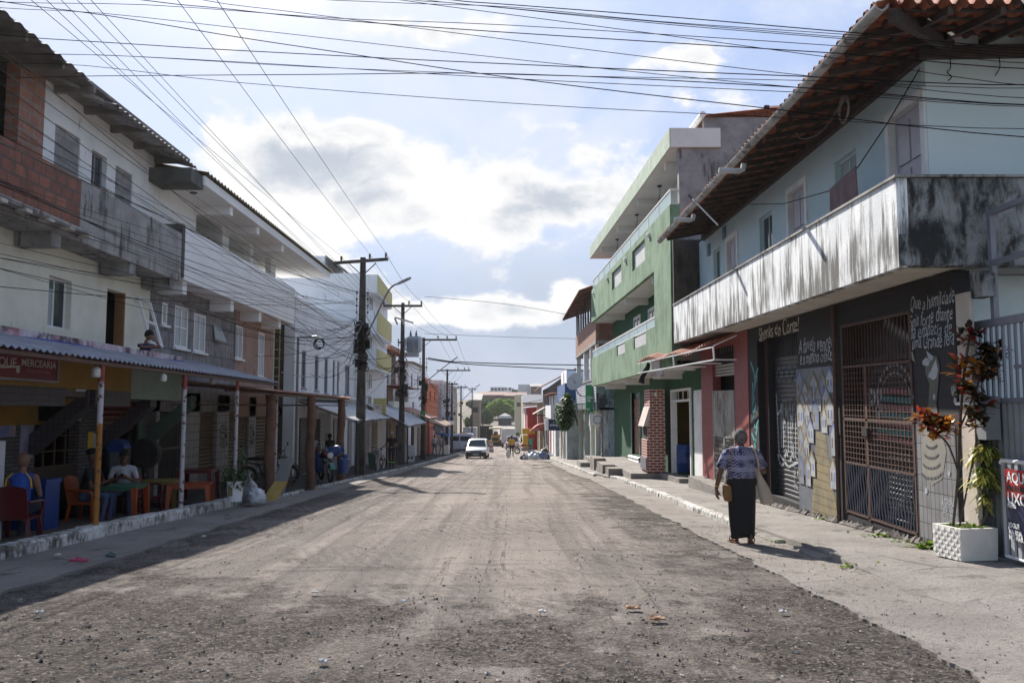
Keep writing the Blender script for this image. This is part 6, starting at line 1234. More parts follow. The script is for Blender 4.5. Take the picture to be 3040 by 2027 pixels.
# ---------------- awnings on the left ----------------
G1 = thing('grey_awning', 'grey corrugated sheet awning on red and white painted pipe posts', 'awning', (-6.3, 15, gz(15)))
fa = Fr(-6.15, 1, 0, -.008); zfa = fa.uv(400, 1078)[1]; aY0, aY1 = 7.2, fa.uv(829, 1140)[0]
mb = MB(); p = fa.w(aY0, zfa, 0); e1 = fa.w(aY1, zfa, 0)-p; mb.corr(p, e1, V((-1.24, 0, zaw-zfa+.02)), int((aY1-aY0)/.155), .022, seg=4)
mb.build('sheet', pl('grey_blue_sheet', (.30, .31, .36), (.20, .205, .24), rough=.6, bp=.05), G1, smooth=2, normals=False)
mb = MB(); p = fa.w(ay1, zfa+(zaw-zfa)+.02, -1.24); mb.corr(p, fa.w(aY1, zaw+.02, -1.24)-p, V((-1.06, 0, .24)), int((aY1-ay1)/.155), .022, seg=4); mb.build('rear_sheet', MATS['grey_blue_sheet'], G1, smooth=2, normals=False)
mb = MB(); fa.slab(mb, aY0, aY1, zfa-.09, zfa-.035, -.08, -.03); fa.slab(mb, aY0, aY1, zaw-.13, zaw-.07, -1.2, -1.14)
k = aY0
while k < aY1: mb.bar(fa.w(k, zfa-.06, -.05), fa.w(k, zaw-.10, -1.2), .04); k += 1.1
mb.build('frame', RUST, G1)
PST = MB; m_rw = None
def pmat():
    m, t, b = base('red_white_post'); c = t.n('ShaderNodeTexCoord').outputs['Object']; x_, y_, z_ = t.sep(c); n_ = t.noise(c, 7, 5); h = t.m('ADD', z_, t.m('MULTIPLY', n_, .25))
    red = t.mr(h, 1.95, 2.0); col = t.mix(red, (.42, .40, .42), (.26, .045, .035)); yl = t.m('MULTIPLY', t.mr(h, 1.38, 1.34), t.mr(y_, 13.5, 13.)); col = t.mix(yl, col, (.30, .12, .015)); col = t.mix(t.mr(t.noise(c, 12, 6), .55, .62), col, (.10, .04, .025))
    t.put(b.inputs['Base Color'], col); b.inputs['Roughness'].default_value = .7; return m
PMAT = pmat()
for u in (310, 556, 711, 828):
    y_ = fa.uv(u, 1300)[0]; p = fa.w(y_, 0, -.08); mb = MB(); mb.tube([(p.x, p.y, gz(y_)+.1), (p.x, p.y, fa.w(y_, zfa-.06).z)], .042, 10); mb.build('post', PMAT, G1, smooth=True)
mb = MB(); mb.tube([lm.w(lerp(ay0, ym1, k/14), lerp(zaw, zmt, .12)+.03*math.sin(k), .03) for k in range(15)], .012, 6); tag(mb.build('blue_cable', flat('blue_cable', (.05, .06, .4))), 'blue cable lying along the flaking red and white parapet', 'cable')
# terracotta sheet awning with timber posts
P1 = thing('pink_awning', 'faded terracotta corrugated awning on round timber posts', 'awning', (-6, 24, gz(24)))
pY0, pY1 = 20.05, 29.4; zf = 1.5+.40; zk = 1.5+.66
mb = MB(); mb.corr(V((-5.75, pY0, zf)), V((0, pY1-pY0, -.07)), V((-2.6, 0, zk-zf)), 62, .028, seg=4, nv=4); mb.build('sheet', PINKT, P1, smooth=2, normals=False)
mb = MB()
for X, z_ in ((-5.85, zf-.06), (-7.0, lerp(zf, zk, .45)-.06), (-8.2, zk-.06)): mb.box(X-.03, X+.03, pY0, pY1, z_-.07, z_-.0)
for k in range(10): y_ = lerp(pY0+.1, pY1-.2, k/9); mb.bar((-5.8, y_, zf-.07), (-8.4, y_, zk-.07), .04); mb.bar((-5.85, y_, zf-.34), (-8.4, y_, zf-.34), .03) if k % 3 == 0 else None
mb.build('frame', RUST, P1)
for (u, Y_) in ((806, 20.6), (926, 23.6), (1015, 28.2)):
    X = (u-1520)/F*Y_; mb = MB(); n_ = 10; mb.tube([(X+.02*math.sin(k), Y_, lerp(gz(Y_)-.05, zf-.08, k/n_)) for k in range(n_+1)], [.13+.012*math.sin(k*1.9) for k in range(n_+1)], 12)
    mb.build('timber_post', pl('brown_log', (.15, .075, .045), (.10, .05, .032), sc=4, dirt=(.03, .02, .016), damt=.5), P1, smooth=True)
# dark gap stair tower beside the balcony building
t = thing('stair_tower', 'dark narrow open stairwell with yellow lit rungs beside the pinkish wall', 'stairwell', (-9, 30, gz(30))); mb = MB(); mb.box(-12, -9.2, wy1+.3, wy1+.5, gz(30)-.3, zv(925, 30)); mb.box(-12, -8.7, wy1+2.0, wy1+2.2, gz(30)-.3, zv(930, 31.5)); mb.build('dark_wall', pl('dark_stair_wall', (.05, .045, .035), (.09, .075, .05)), t); mb = MB()
for k in range(7): z_ = zv(1120, 30)+.32*k; mb.box(-9.15, -8.35, wy1+.31, wy1+.35, z_, z_+.04)
for X in (-9.1, -8.75, -8.4): mb.box(X, X+.03, wy1+.30, wy1+.34, zv(1160, 30), zv(960, 30))
mb.build('rungs', flat('yellow_lit_rung', (.34, .30, .13)), t)  # yellow light on the rungs is put into their colour
p = atY(882, 1160, 31); mb = MB(); mb.tube([(p.x, 31, gz(31)), (p.x, 31, zv(1001, 31)), (p.x+.7, 31, zv(1001, 31)+.02)], .05, 8); tag(mb.build('service_pipe', GREYM, smooth=True), 'bent grey service pipe standing before the white houses', 'pipe')
# ---------------- further left ----------------
LW = pl('left_white_wall', (.76, .77, .79), (.68, .69, .71), sc=1., dirt=(.30, .30, .31), damt=.35)  # plain faintly bluish white with grey dirt for the farther left houses
def x1(t, fr):
    mb = MB(); fr.slab(mb, 31.0, 43, 1.5+.35, 1.5+.5, .0, .5); mb.build('ledge', WHITE, t)
house('white_house', 'long whitewashed two storey house behind the cable tangle with narrow dark windows', 1, -8.3, 31.2, 43.2, 5.75, 8, LW, [(.12, 3.0, .7, 1.5), (.30, 2.95, .7, 1.5), (.45, 2.9, .7, 1.6), (.58, 2.9, .5, 1.6), (.66, 2.9, .5, 1.6), (.84, 2.85, 1.3, 1.5)], GREYM, GLASS, doors=((.12, 1.1, 2.2, BLACKM), (.3, 1.2, 2.2, DARK), (.62, .9, 2.3, GREYM), (.75, .9, 2.3, WHITE2), (.9, .9, 2.3, GREYM)), extra=x1)
mb = MB(); fd = Fr(-8.3, 1); fd.slab(mb, 35.2, 37.6, gz(36)+.1, gz(36)+1.05, .004, .02); fd.slab(mb, 35.2, 37.6, gz(36)+1.05, gz(36)+2.6, .004, .012); t = thing('painted_panel', 'white wall panel with grey dado and black scrawled lettering', 'wall panel', fd.w(36, gz(36))); mb.build('panel', pl('white_grey_panel', (.46, .47, .50)), t); mb = MB(); fd.slab(mb, 35.2, 37.6, gz(36)+.1, gz(36)+1.05, .021, .03); mb.build('dado', GREYM, t); text_mb('CENA', .42, fd.w(36.3, gz(36)+1.4, .035), V((0, 1, 0)), V((0, 0, 1)), .2).build('lettering', INK, t, normals=False)
YLB = flat('pale_yellow_balcony_paint', (.52, .47, .20), .8, (.46, .41, .17))
Tb = thing('tall_white_building', 'tallest white building with blank side wall and stacked pale yellow balconies', 'building', (-9, 46, gz(46))); tb = Fr(-7.95, 1); tY0, tY1 = 43.4, 52
mb = MB(); tb.slab(mb, tY0, tY1, gz(46)-.8, zv(814, 44), -4.7, 0); mb.build('wall', LW, Tb); mb = MB(); tb.slab(mb, tY0+.01, tY0+5, zv(814, 44), zv(762, 44), -4.7, -2.1); mb.build('roof_storey', LW, Tb)
mb = MB(); p = tb.w(tY0+.2, zv(760, 44)-.05, -2.1); mb.hexa([p, p+V((1.1, 0, -.8)), p+V((1.1, 6, -.8)), p+V((0, 6, 0)), p+V((0, 0, .1)), p+V((1.1, 0, -.7)), p+V((1.1, 6, -.7)), p+V((0, 6, .1))]); mb.build('roof', FIBRO, Tb)
for va, vb in ((814, 862), (922, 985), (1035, 1090)):
    z1, z0 = zv(va, 43.6), zv(vb, 43.6); mb = MB(); mb.hexa([(-7.94, tY0, z0-.12), (-7.2, tY0, z0-.12), (-7.55, tY1-1, z0-.12), (-7.94, tY1-1, z0-.12), (-7.94, tY0, z1), (-7.2, tY0, z1), (-7.55, tY1-1, z1), (-7.94, tY1-1, z1)]); mb.build('balcony_block', LW, Tb)
    mb = MB(); mb.hexa([(-7.19, tY0, z0), (-7.17, tY0, z0), (-7.52, tY1-1, z0), (-7.54, tY1-1, z0), (-7.19, tY0, z1), (-7.17, tY0, z1), (-7.52, tY1-1, z1), (-7.54, tY1-1, z1)]); mb.build('yellow_front', YLB, Tb)
for v in (900, 1010, 1130, 1200): window(Fr(-7.95, 1), (45, 46.2, zv(v, 45)-.5, zv(v, 45)+.5), Tb, WHITE2, GLASS, 2, 1, .08, .06)
for k in range(2):
    r = (44+2.6*k, 45.8+2.6*k, gz(45)+.1, gz(45)+2.4); slats(tb, r, 12, .02, .06, 'shop_door', BSH if k else GREYM, Tb)
house('concrete_terrace_house', 'raw concrete and brick house with an open upper terrace', 1, -7.9, 52.2, 61.5, zv(1150, 54), 7, pl('raw_brown_render', (.22, .15, .12), (.15, .11, .09), dirt=(.06, .05, .05), damt=.5), [(.35, zv(1178, 55), 1.8, 1.1), (.75, zv(1178, 57), 1.6, 1.1)], WHITE2, GLASS, 'shed', TERRA, ov=.9, rh=.3, doors=((.2, 1.6, 2.3, YB), (.5, 1.6, 2.3, DARK), (.8, 1.6, 2.3, BLACKM)), extra=lambda t, fr: [balcony(t, fr, 52.4, 61, zv(1232, 54), .9, .4, PALE)]+[(lambda mb: (fr.slab(mb, y_, y_+.3, zv(1140, 54), zv(1042, 54), -.3, -.02), mb.build('terrace_post', CONC, t)))(MB()) for y_ in (52.4, 55.5, 59)]+[(lambda mb: (fr.slab(mb, 52.2, 60.5, zv(1042, 54), zv(1030, 54), -4, .2), mb.build('terrace_slab', pl('orange_terrace_slab', (.40, .17, .08), (.25, .18, .15)), t)))(MB())])
house('narrow_white_house', 'narrow tall white house with a cluttered side behind the transformer', 1, -7.8, 61.8, 72, zv(1078, 63), 8, LW, [(.2, zv(1130, 64), .9, 1.1), (.6, zv(1130, 66), .9, 1.1), (.3, zv(1215, 64), 1.2, 1.2)], GREYM, GLASS, 'shed', FIBRO, ov=.4, rh=.4, doors=((.25, 1.5, 2.3, DARK), (.65, 1.5, 2.3, GREYM)))
ORG = flat('orange_wall', (.55, .16, .06), .8, (.48, .13, .05))
house('orange_house', 'bright orange house wall beside the dark poles', 1, -7.6, 73, 84, zv(1148, 74), 6, ORG, [(.3, zv(1175, 76), 1.2, 1.0), (.7, zv(1175, 78), 1.2, 1.)], ORG, GLASS, 'parapet', pl('dark_orange_trim', (.42, .12, .05)), doors=((.3, 2, 2.3, RED), (.7, 2, 2.3, WHITE2)), extra=lambda t, fr: (lambda mb: (fr.slab(mb, 73, 79, zv(1148, 74), zv(1118, 74), -4, -.5), mb.build('roof_box', ORG, t)))(MB()))
GH = pl('grey_house_wall', (.40, .41, .43), (.30, .31, .33), dirt=(.15, .15, .15), damt=.5)
house('grey_block', 'grey two storey block with flat roof slab and blue shopfront', 1, -7.4, 86, 104, zv(1140, 88), 9, GH, [(.15, zv(1180, 90), 1.6, 1.2), (.4, zv(1180, 94), 1.6, 1.2), (.65, zv(1180, 98), 1.6, 1.2), (.88, zv(1180, 100), 1.6, 1.2)], WHITE2, GLASS, 'parapet', pl('pale_roof_edge', (.55, .54, .52)), doors=((.2, 3, 2.4, BLUE), (.5, 3, 2.4, BLUE), (.8, 2, 2.4, GREYM)), extra=lambda t, fr: (lambda mb: (fr.slab(mb, 86.5, 100, zv(1262, 88), zv(1238, 88), .0, .25), mb.build('blue_fascia', BLUE, t)))(MB()))
house('tan_block', 'tan three storey block with brown hipped roof at the bend', 1, -8.2, 105, 122, zv(1145, 106), 8, pl('tan_wall', (.36, .31, .24), (.28, .24, .19), dirt=(.14, .12, .1), damt=.5), [(.2, zv(1172, 108), 1.3, 1.2), (.5, zv(1172, 110), 1.3, 1.2), (.8, zv(1172, 112), 1.3, 1.2), (.3, zv(1212, 108), 1.3, 1.2), (.7, zv(1212, 110), 1.3, 1.2)], WHITE2, GLASS, 'side', pl('brown_sheet_roof', (.20, .14, .11)), ov=.5, rh=1.3, doors=((.3, 2, 2.3, GREYM), (.7, 2, 2.3, DARK)))
house('brown_house', 'small brownish house with dark eaves farthest along the left row', 1, -10, 123, 150, zv(1160, 124), 8, pl('brown_grey_wall', (.26, .22, .19), (.2, .17, .15)), [(.15, zv(1185, 126), 1.5, 1.3), (.45, zv(1185, 130), 1.5, 1.3), (.75, zv(1185, 136), 1.5, 1.3)], WHITE2, GLASS, 'side', FIBRO, ov=.5, rh=1.5, doors=((.3, 2, 2.3, GREYM),))
# sheet awnings along the left pavement
def awn(label, x0, x1, y0, y1, z0, z1, mat, posts=(), cloth=False):
    t = thing('sheet_awning', label, 'awning', ((x0+x1)/2, (y0+y1)/2, z0)); mb = MB(); mb.corr(V((x1, y0, z0)), V((0, y1-y0, 0)), V((x0-x1, 0, z1-z0)), int((y1-y0)/.2), .022, seg=4); mb.build('sheet', mat, t, smooth=2, normals=False)
    mb = MB(); mb.box(x1-.1, x1-.04, y0, y1, z0-.1, z0-.04)
    for k in range(5): y_ = lerp(y0+.05, y1-.05, k/4); mb.bar((x1-.07, y_, z0-.07), (x0, y_, z1-.07), .04)
    mb.build('frame', BLACKM, t)
    for y_ in posts: mb = MB(); mb.tube([(x1-.1, y_, gz(y_)), (x1-.1, y_, z0-.06)], .04, 8); mb.build('post', BLACKM, t, smooth=True)
awn('pale zinc sheet awning with black posts behind the first tall pole', -8.2, -5.9, 31.5, 40, zv(1245, 34), zv(1212, 34)+.35, ZINC, (32, 39.5))
awn('steep pale zinc awning just past the second tall pole', -7.9, -5.6, 44.5, 54, zv(1258, 49), zv(1222, 49)+.45, ZINC, (45, 53.5))
awn('rusty brown tin awning above the market stall', -7.8, -5.5, 54.5, 61, zv(1240, 56), zv(1222, 56)+.4, PINKT, (55,))
awn('brown ragged tin awning beside the orange house', -7.6, -5.3, 64, 76, zv(1262, 68), zv(1245, 68)+.4, pl('ragged_tin', (.22, .14, .10), (.34, .26, .2), sc=2), (64.5, 75))
panel('shop_sign', 'yellow signboard reading Topete above the zinc awning', 'sign', pxy(1110, 43), pxy(1147, 43), 43.0, zz(1228, 43), zz(1182, 43), YLB, .12); 
tm = panel('shop_sign', 'white board with red lettering Topete fixed on the yellow signboard', 'sign', pxy(1111, 42.9), pxy(1133, 42.9), 42.9, zz(1226, 42.9), zz(1201, 42.9), WHITE2, .05, 'TOPETE', RED, .3)
# round sign and white boards farther along
t = thing('round_sign', 'round grey blue disc sign on a bracket near the market stall', 'sign', (pxy(1302, 68), 68, zz(1268, 68))); mb = MB(); mb.lathe([(0, -.04), (.42, -.04), (.45, 0), (.42, .04), (0, .04)], (pxy(1302, 68), 68, zz(1268, 68)), 24, 'y'); mb.build('disc', pl('slate_disc', (.20, .22, .32), (.45, .45, .5), sc=4), t, smooth=True); mb = MB(); mb.bar((pxy(1302, 68), 68.05, zz(1268, 68)), (-7.0, 68.05, zz(1268, 68)), .05); mb.build('bracket', BLACKM, t)
panel('shop_sign', 'small white board on the pole by the blue shopfront', 'sign', pxy(1334, 74), pxy(1349, 74), 74, zz(1260, 74), zz(1249, 74), WHITE2, .1)
# ---------------- utility poles ----------------
INS = pl('dark_insulator', (.05, .035, .03), rough=.3, bp=0)
def pole(label, u, Y, vtop, arm, ins, rack, clutter, seed, r0=.17):
    X = (u-1520)/F*Y; zt = zz(vtop, Y); g = gz(Y); t = thing('utility_pole', label, 'utility pole', (X, Y, g), 'utility poles along the left pavement'); rr = random.Random(seed)
    mb = MB(); mb.loft([[V((X+a*r*1.0, Y+b*r*.8, z_)) for a, b in ((-1, -1), (1, -1), (1, 1), (-1, 1))] for z_, r in ((g-.2, r0), (lerp(g, zt, .5), r0*.72), (zt, r0*.5))]); mb.build('post', POLEW, t)
    za = zz(arm[2], Y); xa, xb = (arm[0]-1520)/F*Y, (arm[1]-1520)/F*Y; tl = (arm[3]-arm[2])/F*Y if len(arm) > 3 else 0
    mb = MB(); mb.bar((xa, Y-.16, za), (xb, Y-.16, za-tl), .09, .12); mb.bar((X-.55, Y-.16, za), (X, Y-.12, za-.5), .035); mb.bar((X+.55, Y-.16, za), (X, Y-.12, za-.5), .035); mb.build('crossarm', POLEW, t)
    pts = []
    for i in ins:
        x = (i-1520)/F*Y; z0 = za-tl*(x-xa)/max(.01, xb-xa)+.06; mb = MB(); mb.lathe([(.02, 0), (.03, .03), (.06, .06), (.03, .09), (.06, .12), (.03, .15), (.05, .18), (.03, .22), (.0, .24)], (x, Y-.16, z0), 8); mb.build('insulator', INS, t, smooth=True); pts.append(V((x, Y-.16, z0+.2)))
    rk = []
    for s_ in (-1, 1):
        mb = MB(); zz_ = zz(rack, Y)
        for k in range(4): c_ = V((X+s_*.22, Y-.05, zz_-.26*k)); mb.ell(c_, .05, .05, .05, 8, 5); rk.append(c_)
        mb.bar((X+s_*.22, Y-.05, zz_+.1), (X+s_*.22, Y-.05, zz_-.9), .02); mb.build('insulator_rack', INS, t, smooth=True)
    for k in range(clutter):
        z_ = lerp(zz_-1.2, zz_-3.0, rr.random()); s_ = rr.choice((-1, 1)); x = X+s_*rr.uniform(.1, .32); mb = MB()
        if k % 3 == 0: mb.box(x-.1, x+.1, Y-.25, Y-.05, z_-.16, z_+.16)
        else:
            mb.tube(smooth_pts([V((X+rr.uniform(-.3, .3), Y-.2+rr.uniform(-.1, .1), z_+rr.uniform(-.25, .25))) for q_ in range(6)]), .02, 5)
        mb.build('cable_box' if k % 3 == 0 else 'cable_loop', BLACKM if k % 3 == 0 else CABLE, t)
    return t, pts, rk, V((X, Y, zz_-1.6))
PL = [pole('nearest tall dark utility pole wrapped in tangled cables', 1073, 32.7, 761, (988, 1150, 780, 768), (1010, 1095, 1143), 868, 34, 1, .2),
      pole('second utility pole with the transformer beside it', 1194, 44.7, 898, (1137, 1253, 908), (1138, 1213, 1250), 1010, 14, 2),
      pole('third utility pole with off-centre crossarm and a green band', 1257, 55.5, 1002, (1234, 1356, 1009), (1300, 1327, 1354), 1065, 14, 3),
      pole('fourth utility pole with drooping crossarm fittings', 1328, 75.6, 1096, (1297, 1397, 1100), (1360, 1380, 1392), 1140, 8, 4, .16),
      pole('fifth thinner pole by the blue shopfront', 1342, 84, 1135, (1325, 1360, 1140), (1335, 1350), 1160, 4, 5, .14),
      pole('sixth thin pole before the tan block', 1369, 98, 1145, (1352, 1390, 1150), (1362, 1382), 1165, 4, 6, .14),
      pole('farthest thin pole at the bend of the street', 1402, 124, 1150, (1390, 1416, 1156), (1396, 1410), 1172, 3, 7, .14)]
mb = MB(); p = PL[2][0].location; mb.box(p.x-.17, p.x+.17, p.y-.22, p.y-.14, zz(1245, 55), zz(1220, 55)); mb.build('green_band', GREENP, PL[2][0])
t = thing('transformer', 'light grey finned pole transformer mounted beside the second utility pole', 'transformer', (pxy(1227, 44.4), 44.4, zz(1025, 44.4))); c_ = V((pxy(1229, 44.4), 44.4, zz(1022, 44.4))); TRM = pl('grey_transformer', (.40, .42, .46), rough=.4, bp=0)
mb = MB(); mb.lathe([(0, -.42), (.36, -.42), (.42, -.36), (.42, .34), (.36, .42), (0, .44)], c_, 20); mb.build('tank', TRM, t, smooth=True); mb = MB()
for k in range(9): a = math.pi+k*math.pi/8; mb.box(c_.x-.46+.09*k, c_.x-.43+.09*k, c_.y-.55, c_.y-.3, c_.z-.36, c_.z+.32)
mb.box(c_.x-.35, c_.x+.25, c_.y-.3, c_.y+.3, c_.z-.68, c_.z-.421); mb.build('fins', TRM, t)
for x in (-.2, .1): mb = MB(); mb.lathe([(.05, 0), (.08, .06), (.04, .1), (.07, .16), (.03, .22), (.03, .34), (0, .36)], c_+V((x, 0, .42)), 8); mb.build('bushing', INS, t, smooth=True)
mb = MB(); mb.box(c_.x-.9, c_.x-.42, c_.y-.05, c_.y+.05, c_.z+.05, c_.z+.15); mb.build('bracket', BLACKM, t)
mb = MB(); c2 = V((pxy(1170, 44.4), 44.4, zz(952, 44.4)))
for k, a in ((0, .5), (1, .3)): mb.tube([c2+V((.18*k*2, 0, .15)), c2+V((.15+.36*k, 0, -.2))], .05, 6)
mb.bar(c2+V((0, .1, .2)), c2+V((1.0, .1, -.1)), .08); tag(mb.build('fuse_cutout', pl('pale_ceramic', (.4, .38, .36), bp=0)), 'pair of fuse cutouts on a short arm high on the second pole', 'fuse')
def lamp(label, pts, Y, r=.035):
    P = [atY(u, v, Y-.2*k) for k, (u, v) in enumerate(pts)]; t = thing('street_lamp', label, 'street lamp', P[0]); mb = MB(); mb.tube(smooth_pts(P), r, 8); mb.build('arm', GREYM, t, smooth=True); d = (P[-1]-P[-2]).normalized()
    mb = MB(); q_ = P[-1]; mb.loft([[q_+d*a+V((0, s_*w_, 0))+V((0, 0, h)) for s_, h in ((-1, -.03), (1, -.03), (1, .04), (-1, .04))] for a, w_ in ((-.1, .05), (.1, .13), (.45, .13), (.62, .06))]); mb.build('lamp_head', pl('grey_lamp_head', (.30, .31, .33), bp=0), t)
lamp('curved street lamp arm reaching over the road from the nearest tall pole', [(1088, 992), (1105, 962), (1125, 920), (1148, 873), (1165, 850), (1185, 841)], 32.3)
lamp('straight street lamp arm on the third pole', [(1266, 1131), (1300, 1104), (1330, 1080), (1340, 1073)], 55)
lamp('far street lamp arm on the fourth pole', [(1345, 1212), (1380, 1180), (1405, 1155), (1412, 1150)], 75)
# ---------------- wires: each one an object ----------------
def wire(pts, r, lb, grp, sag=0., n=10, mat=CABLE, nm='overhead_cable'):
    P = [V(p) for p in pts]
    if len(P) == 2: P = [P[0].lerp(P[1], k/n)+V((0, 0, -4*sag*(k/n)*(1-k/n))) for k in range(n+1)]
    else: P = smooth_pts(P, 4)
    mb = MB(); mb.tube(P, r, 4, cap=False); return tag(mb.build(nm, mat, normals=False), lb, 'cable', grp)
CR = [([(-200, 82), (401, 132), (1002, 166), (1520, 191), (2400, 228), (3200, 252)], 12), ([(-200, 140), (390, 168), (900, 198), (1520, 222), (2400, 240), (3200, 262)], 12.5), ([(-200, 150), (300, 164), (800, 190), (1520, 234), (2440, 278), (3200, 320)], 11), ([(-200, 228), (300, 226), (900, 222), (1520, 220), (2400, 262), (3200, 318)], 13),
      ([(-200, 170), (250, 195), (700, 245), (1520, 307), (2300, 348), (3200, 385)], 11.5), ([(-200, -5), (430, 15), (1000, 55), (1520, 76), (2530, 140), (3200, 195)], 10.5), ([(-200, -30), (325, 48), (700, 110), (1000, 155), (1520, 232), (2260, 320), (3200, 420)], 12), ([(-200, 5), (300, 40), (800, 95), (1520, 176), (2400, 263), (3200, 318)], 11.2),
      ([(500, -40), (620, 4), (900, 40), (1520, 120), (2450, 232), (3200, 300)], 10.8), ([(300, -20), (700, 30), (1000, 60), (1520, 98), (2500, 160), (3200, 210)], 12.2), ([(1100, -25), (1200, 2), (1520, 45), (1965, 104), (2470, 172), (3200, 270)], 10.2), ([(1180, -30), (1260, 0), (1520, 26), (2000, 70), (2550, 115), (3200, 168)], 11.6), ([(1200, -35), (1340, 0), (1520, 15), (2000, 52), (2560, 100), (3200, 150)], 11.9), ([(1150, -15), (1350, 10), (1520, 27), (2000, 75), (2550, 120), (3200, 178)], 11.7), ([(800, -20), (1150, 8), (1520, 22), (1950, 64), (2550, 106), (3200, 158)], 11.4)]
for k, (pts, Y) in enumerate(CR):
    W = [atY(u, v, lerp(Y, 8.3+.25*math.sin(k*2.3), max(0., min(1., u/2750)))) for u, v in pts]; W = [W[0]+(W[0]-W[1])*2.+V((0, 0, .4))]+W+[W[-1]+(W[-1]-W[-2])*2.+V((0, 0, .4))]
    wire(W, .0042 if k % 3 else .0062, 'thin dark cable crossing the sky above the near street from house to house', 'cables crossing above the street')
for (pts, Y, lb) in (([(1270, 1062), (1330, 1072), (1360, 1074), (1520, 1080), (1800, 1085), (2050, 1094)], 52, 'thick black cable bundle crossing the street beyond the third pole'), ([(1270, 1066), (1380, 1080), (1560, 1090), (1700, 1098), (1800, 1106)], 54, 'thin sagging cable below the thick crossing bundle'), ([(1260, 990), (1500, 1000), (1780, 1007)], 55, 'faint high wire crossing the street at the third pole'), ([(1260, 880), (1520, 905), (1790, 955)], 50, 'faint high wire slanting down to the unfinished brick house')):
    wire([atY(u, v, Y) for u, v in pts], .03 if 'thick' in lb else .012, lb, None)
p1 = PL[0][1]
for (u, v), e in zip(((562, -5), (675, -5)), (p1[1], p1[2])): s_ = atY(u, v, 11.0); d_ = s_-e; wire([e+d_*2.1, e], .006, 'long high voltage wire running along the street to the nearest pole', 'high wires to the nearest pole', .25, 16)
for u, e in zip((120, 162, 204, 252, 291), (p1[0], PL[0][2][0], PL[0][2][1], PL[0][2][4], PL[0][2][5])): s_ = atY(u, -5, 9.8); d_ = s_-e; wire([e+d_*2.0, e], .0055, 'long high voltage wire running along the street to the nearest pole', 'high wires to the nearest pole', .12, 14)
rr = random.Random(21)
for k in range(26):
    v = rr.uniform(-20, 740); s_ = atY(rr.uniform(-90, -20), v, rr.uniform(9.2, 10.6)); e = PL[0][3]+V((rr.uniform(-.35, .1), -.15, rr.uniform(-.8, 1.9)))
    if e.z > PL[0][2][0].z: e.z = PL[0][2][0].z
    wire([s_+(s_-e)*.8, e], rr.choice((.004, .005, .007)), 'cable of the dense low bundle strung along the left facades', 'bundle along the left facades', rr.uniform(.2, 1.1), 24)
for k in range(18):
    Y_ = rr.uniform(19.5, 42); s_ = V((-8.45 if Y_ < 29 else -8.25, Y_, rr.uniform(2.6, 5.2))); e = PL[0][3]+V((rr.uniform(-.3, .1), -.1, rr.uniform(-1.2, .9))); wire([s_, e], rr.choice((.008, .010)), 'drop wire from the nearest pole to a left hand house', 'drop wires of the nearest pole', rr.uniform(.1, .6), 10)
SIL = pl('silvery_cable', (.42, .43, .45), rough=.3, metal=.3, bp=0)
for k in range(10):
    e = PL[0][3]+V((rr.uniform(-.2, .1), -.2, rr.uniform(-.8, .9))); s_ = e+V((-rr.uniform(1.2, 3.2), rr.uniform(-3, 1), rr.uniform(-1.6, .6))); wire([s_, (s_+e)/2+V((rr.uniform(-.3, .3), 0, -rr.uniform(.2, .6))), e], .014, 'shiny grey drop cable hanging from the nearest pole', 'shiny drop cables of the nearest pole', mat=SIL)
for a in range(len(PL)-1):
    for i, j in zip(PL[a][1][-3:], PL[a+1][1][-3:]): wire([i, j], .009, 'high wire spanning between two of the left hand poles', 'wires between the poles', .25, 8)
    for k in range(5 if a < 3 else 2): wire([PL[a][3]+V((0, 0, rr.uniform(-1.2, 1.2))), PL[a+1][3]+V((0, 0, rr.uniform(-1., 1.)))], .014, 'low cable slung between two of the left hand poles', 'low cables between the poles', rr.uniform(.2, .8), 8)
    if 0 < a < 5:
        for k in range(4): e = PL[a][3]+V((0, 0, rr.uniform(-.8, 1.2))); wire([e, V((-7.7, e.y+rr.uniform(-9, 7), rr.uniform(1.5, 4.)))], .011, 'drop wire from a farther pole to its neighbour house', 'drop wires of the farther poles', .3, 6)
for (u, v, Y, r, lb) in ((945, 1022, 31.8, .2, 'loose coil of black cable hanging in the wire tangle'), (812, 1225, 27.5, .22, 'coil of dark cable on the wall behind the red pipe posts')):
    mb = MB(); c_ = atY(u, v, Y)
    for k in range(4): mb.torus(c_+V((.02*k, .02*k, .015*k)), r-.01*k, .014, 'y', 20, 5)
    tag(mb.build('cable_coil', CABLE, smooth=True), lb, 'cable coil')
# hanging lamps under the left awning
for (u, v, Y, s_, lb) in ((286, 1105, 12.4, .62, 'large white jar-shaped bulb hanging under the grey awning'), (485, 1122, 14.6, .5, 'small bare bulb hanging under the grey awning near the green fascia'), (631, 1132, 18, .5, 'small bare bulb hanging under the far end of the grey awning')):
    p = atY(u, v, Y); t = thing('hanging_lamp', lb, 'lamp', p); mb = MB(); mb.tube([p+V((0, 0, .12*s_)), V((p.x, p.y, fa.w(Y, zfa).z+.02))], .006, 5); mb.lathe([(.025, .20), (.03, .1), (.02, .09)], p, 10); mb.build('cord', RUST, t); mb = MB(); mb.lathe([(0, -.12*s_), (.10*s_, -.12*s_), (.115*s_, -.08*s_), (.115*s_, .06*s_), (.09*s_, .11*s_), (.035*s_, .14*s_), (.03*s_, .18*s_), (0, .19*s_)], p, 16); mb.build('bulb', pl('white_glass_bulb', (.62, .60, .57), rough=.3, bp=0), t, smooth=True)
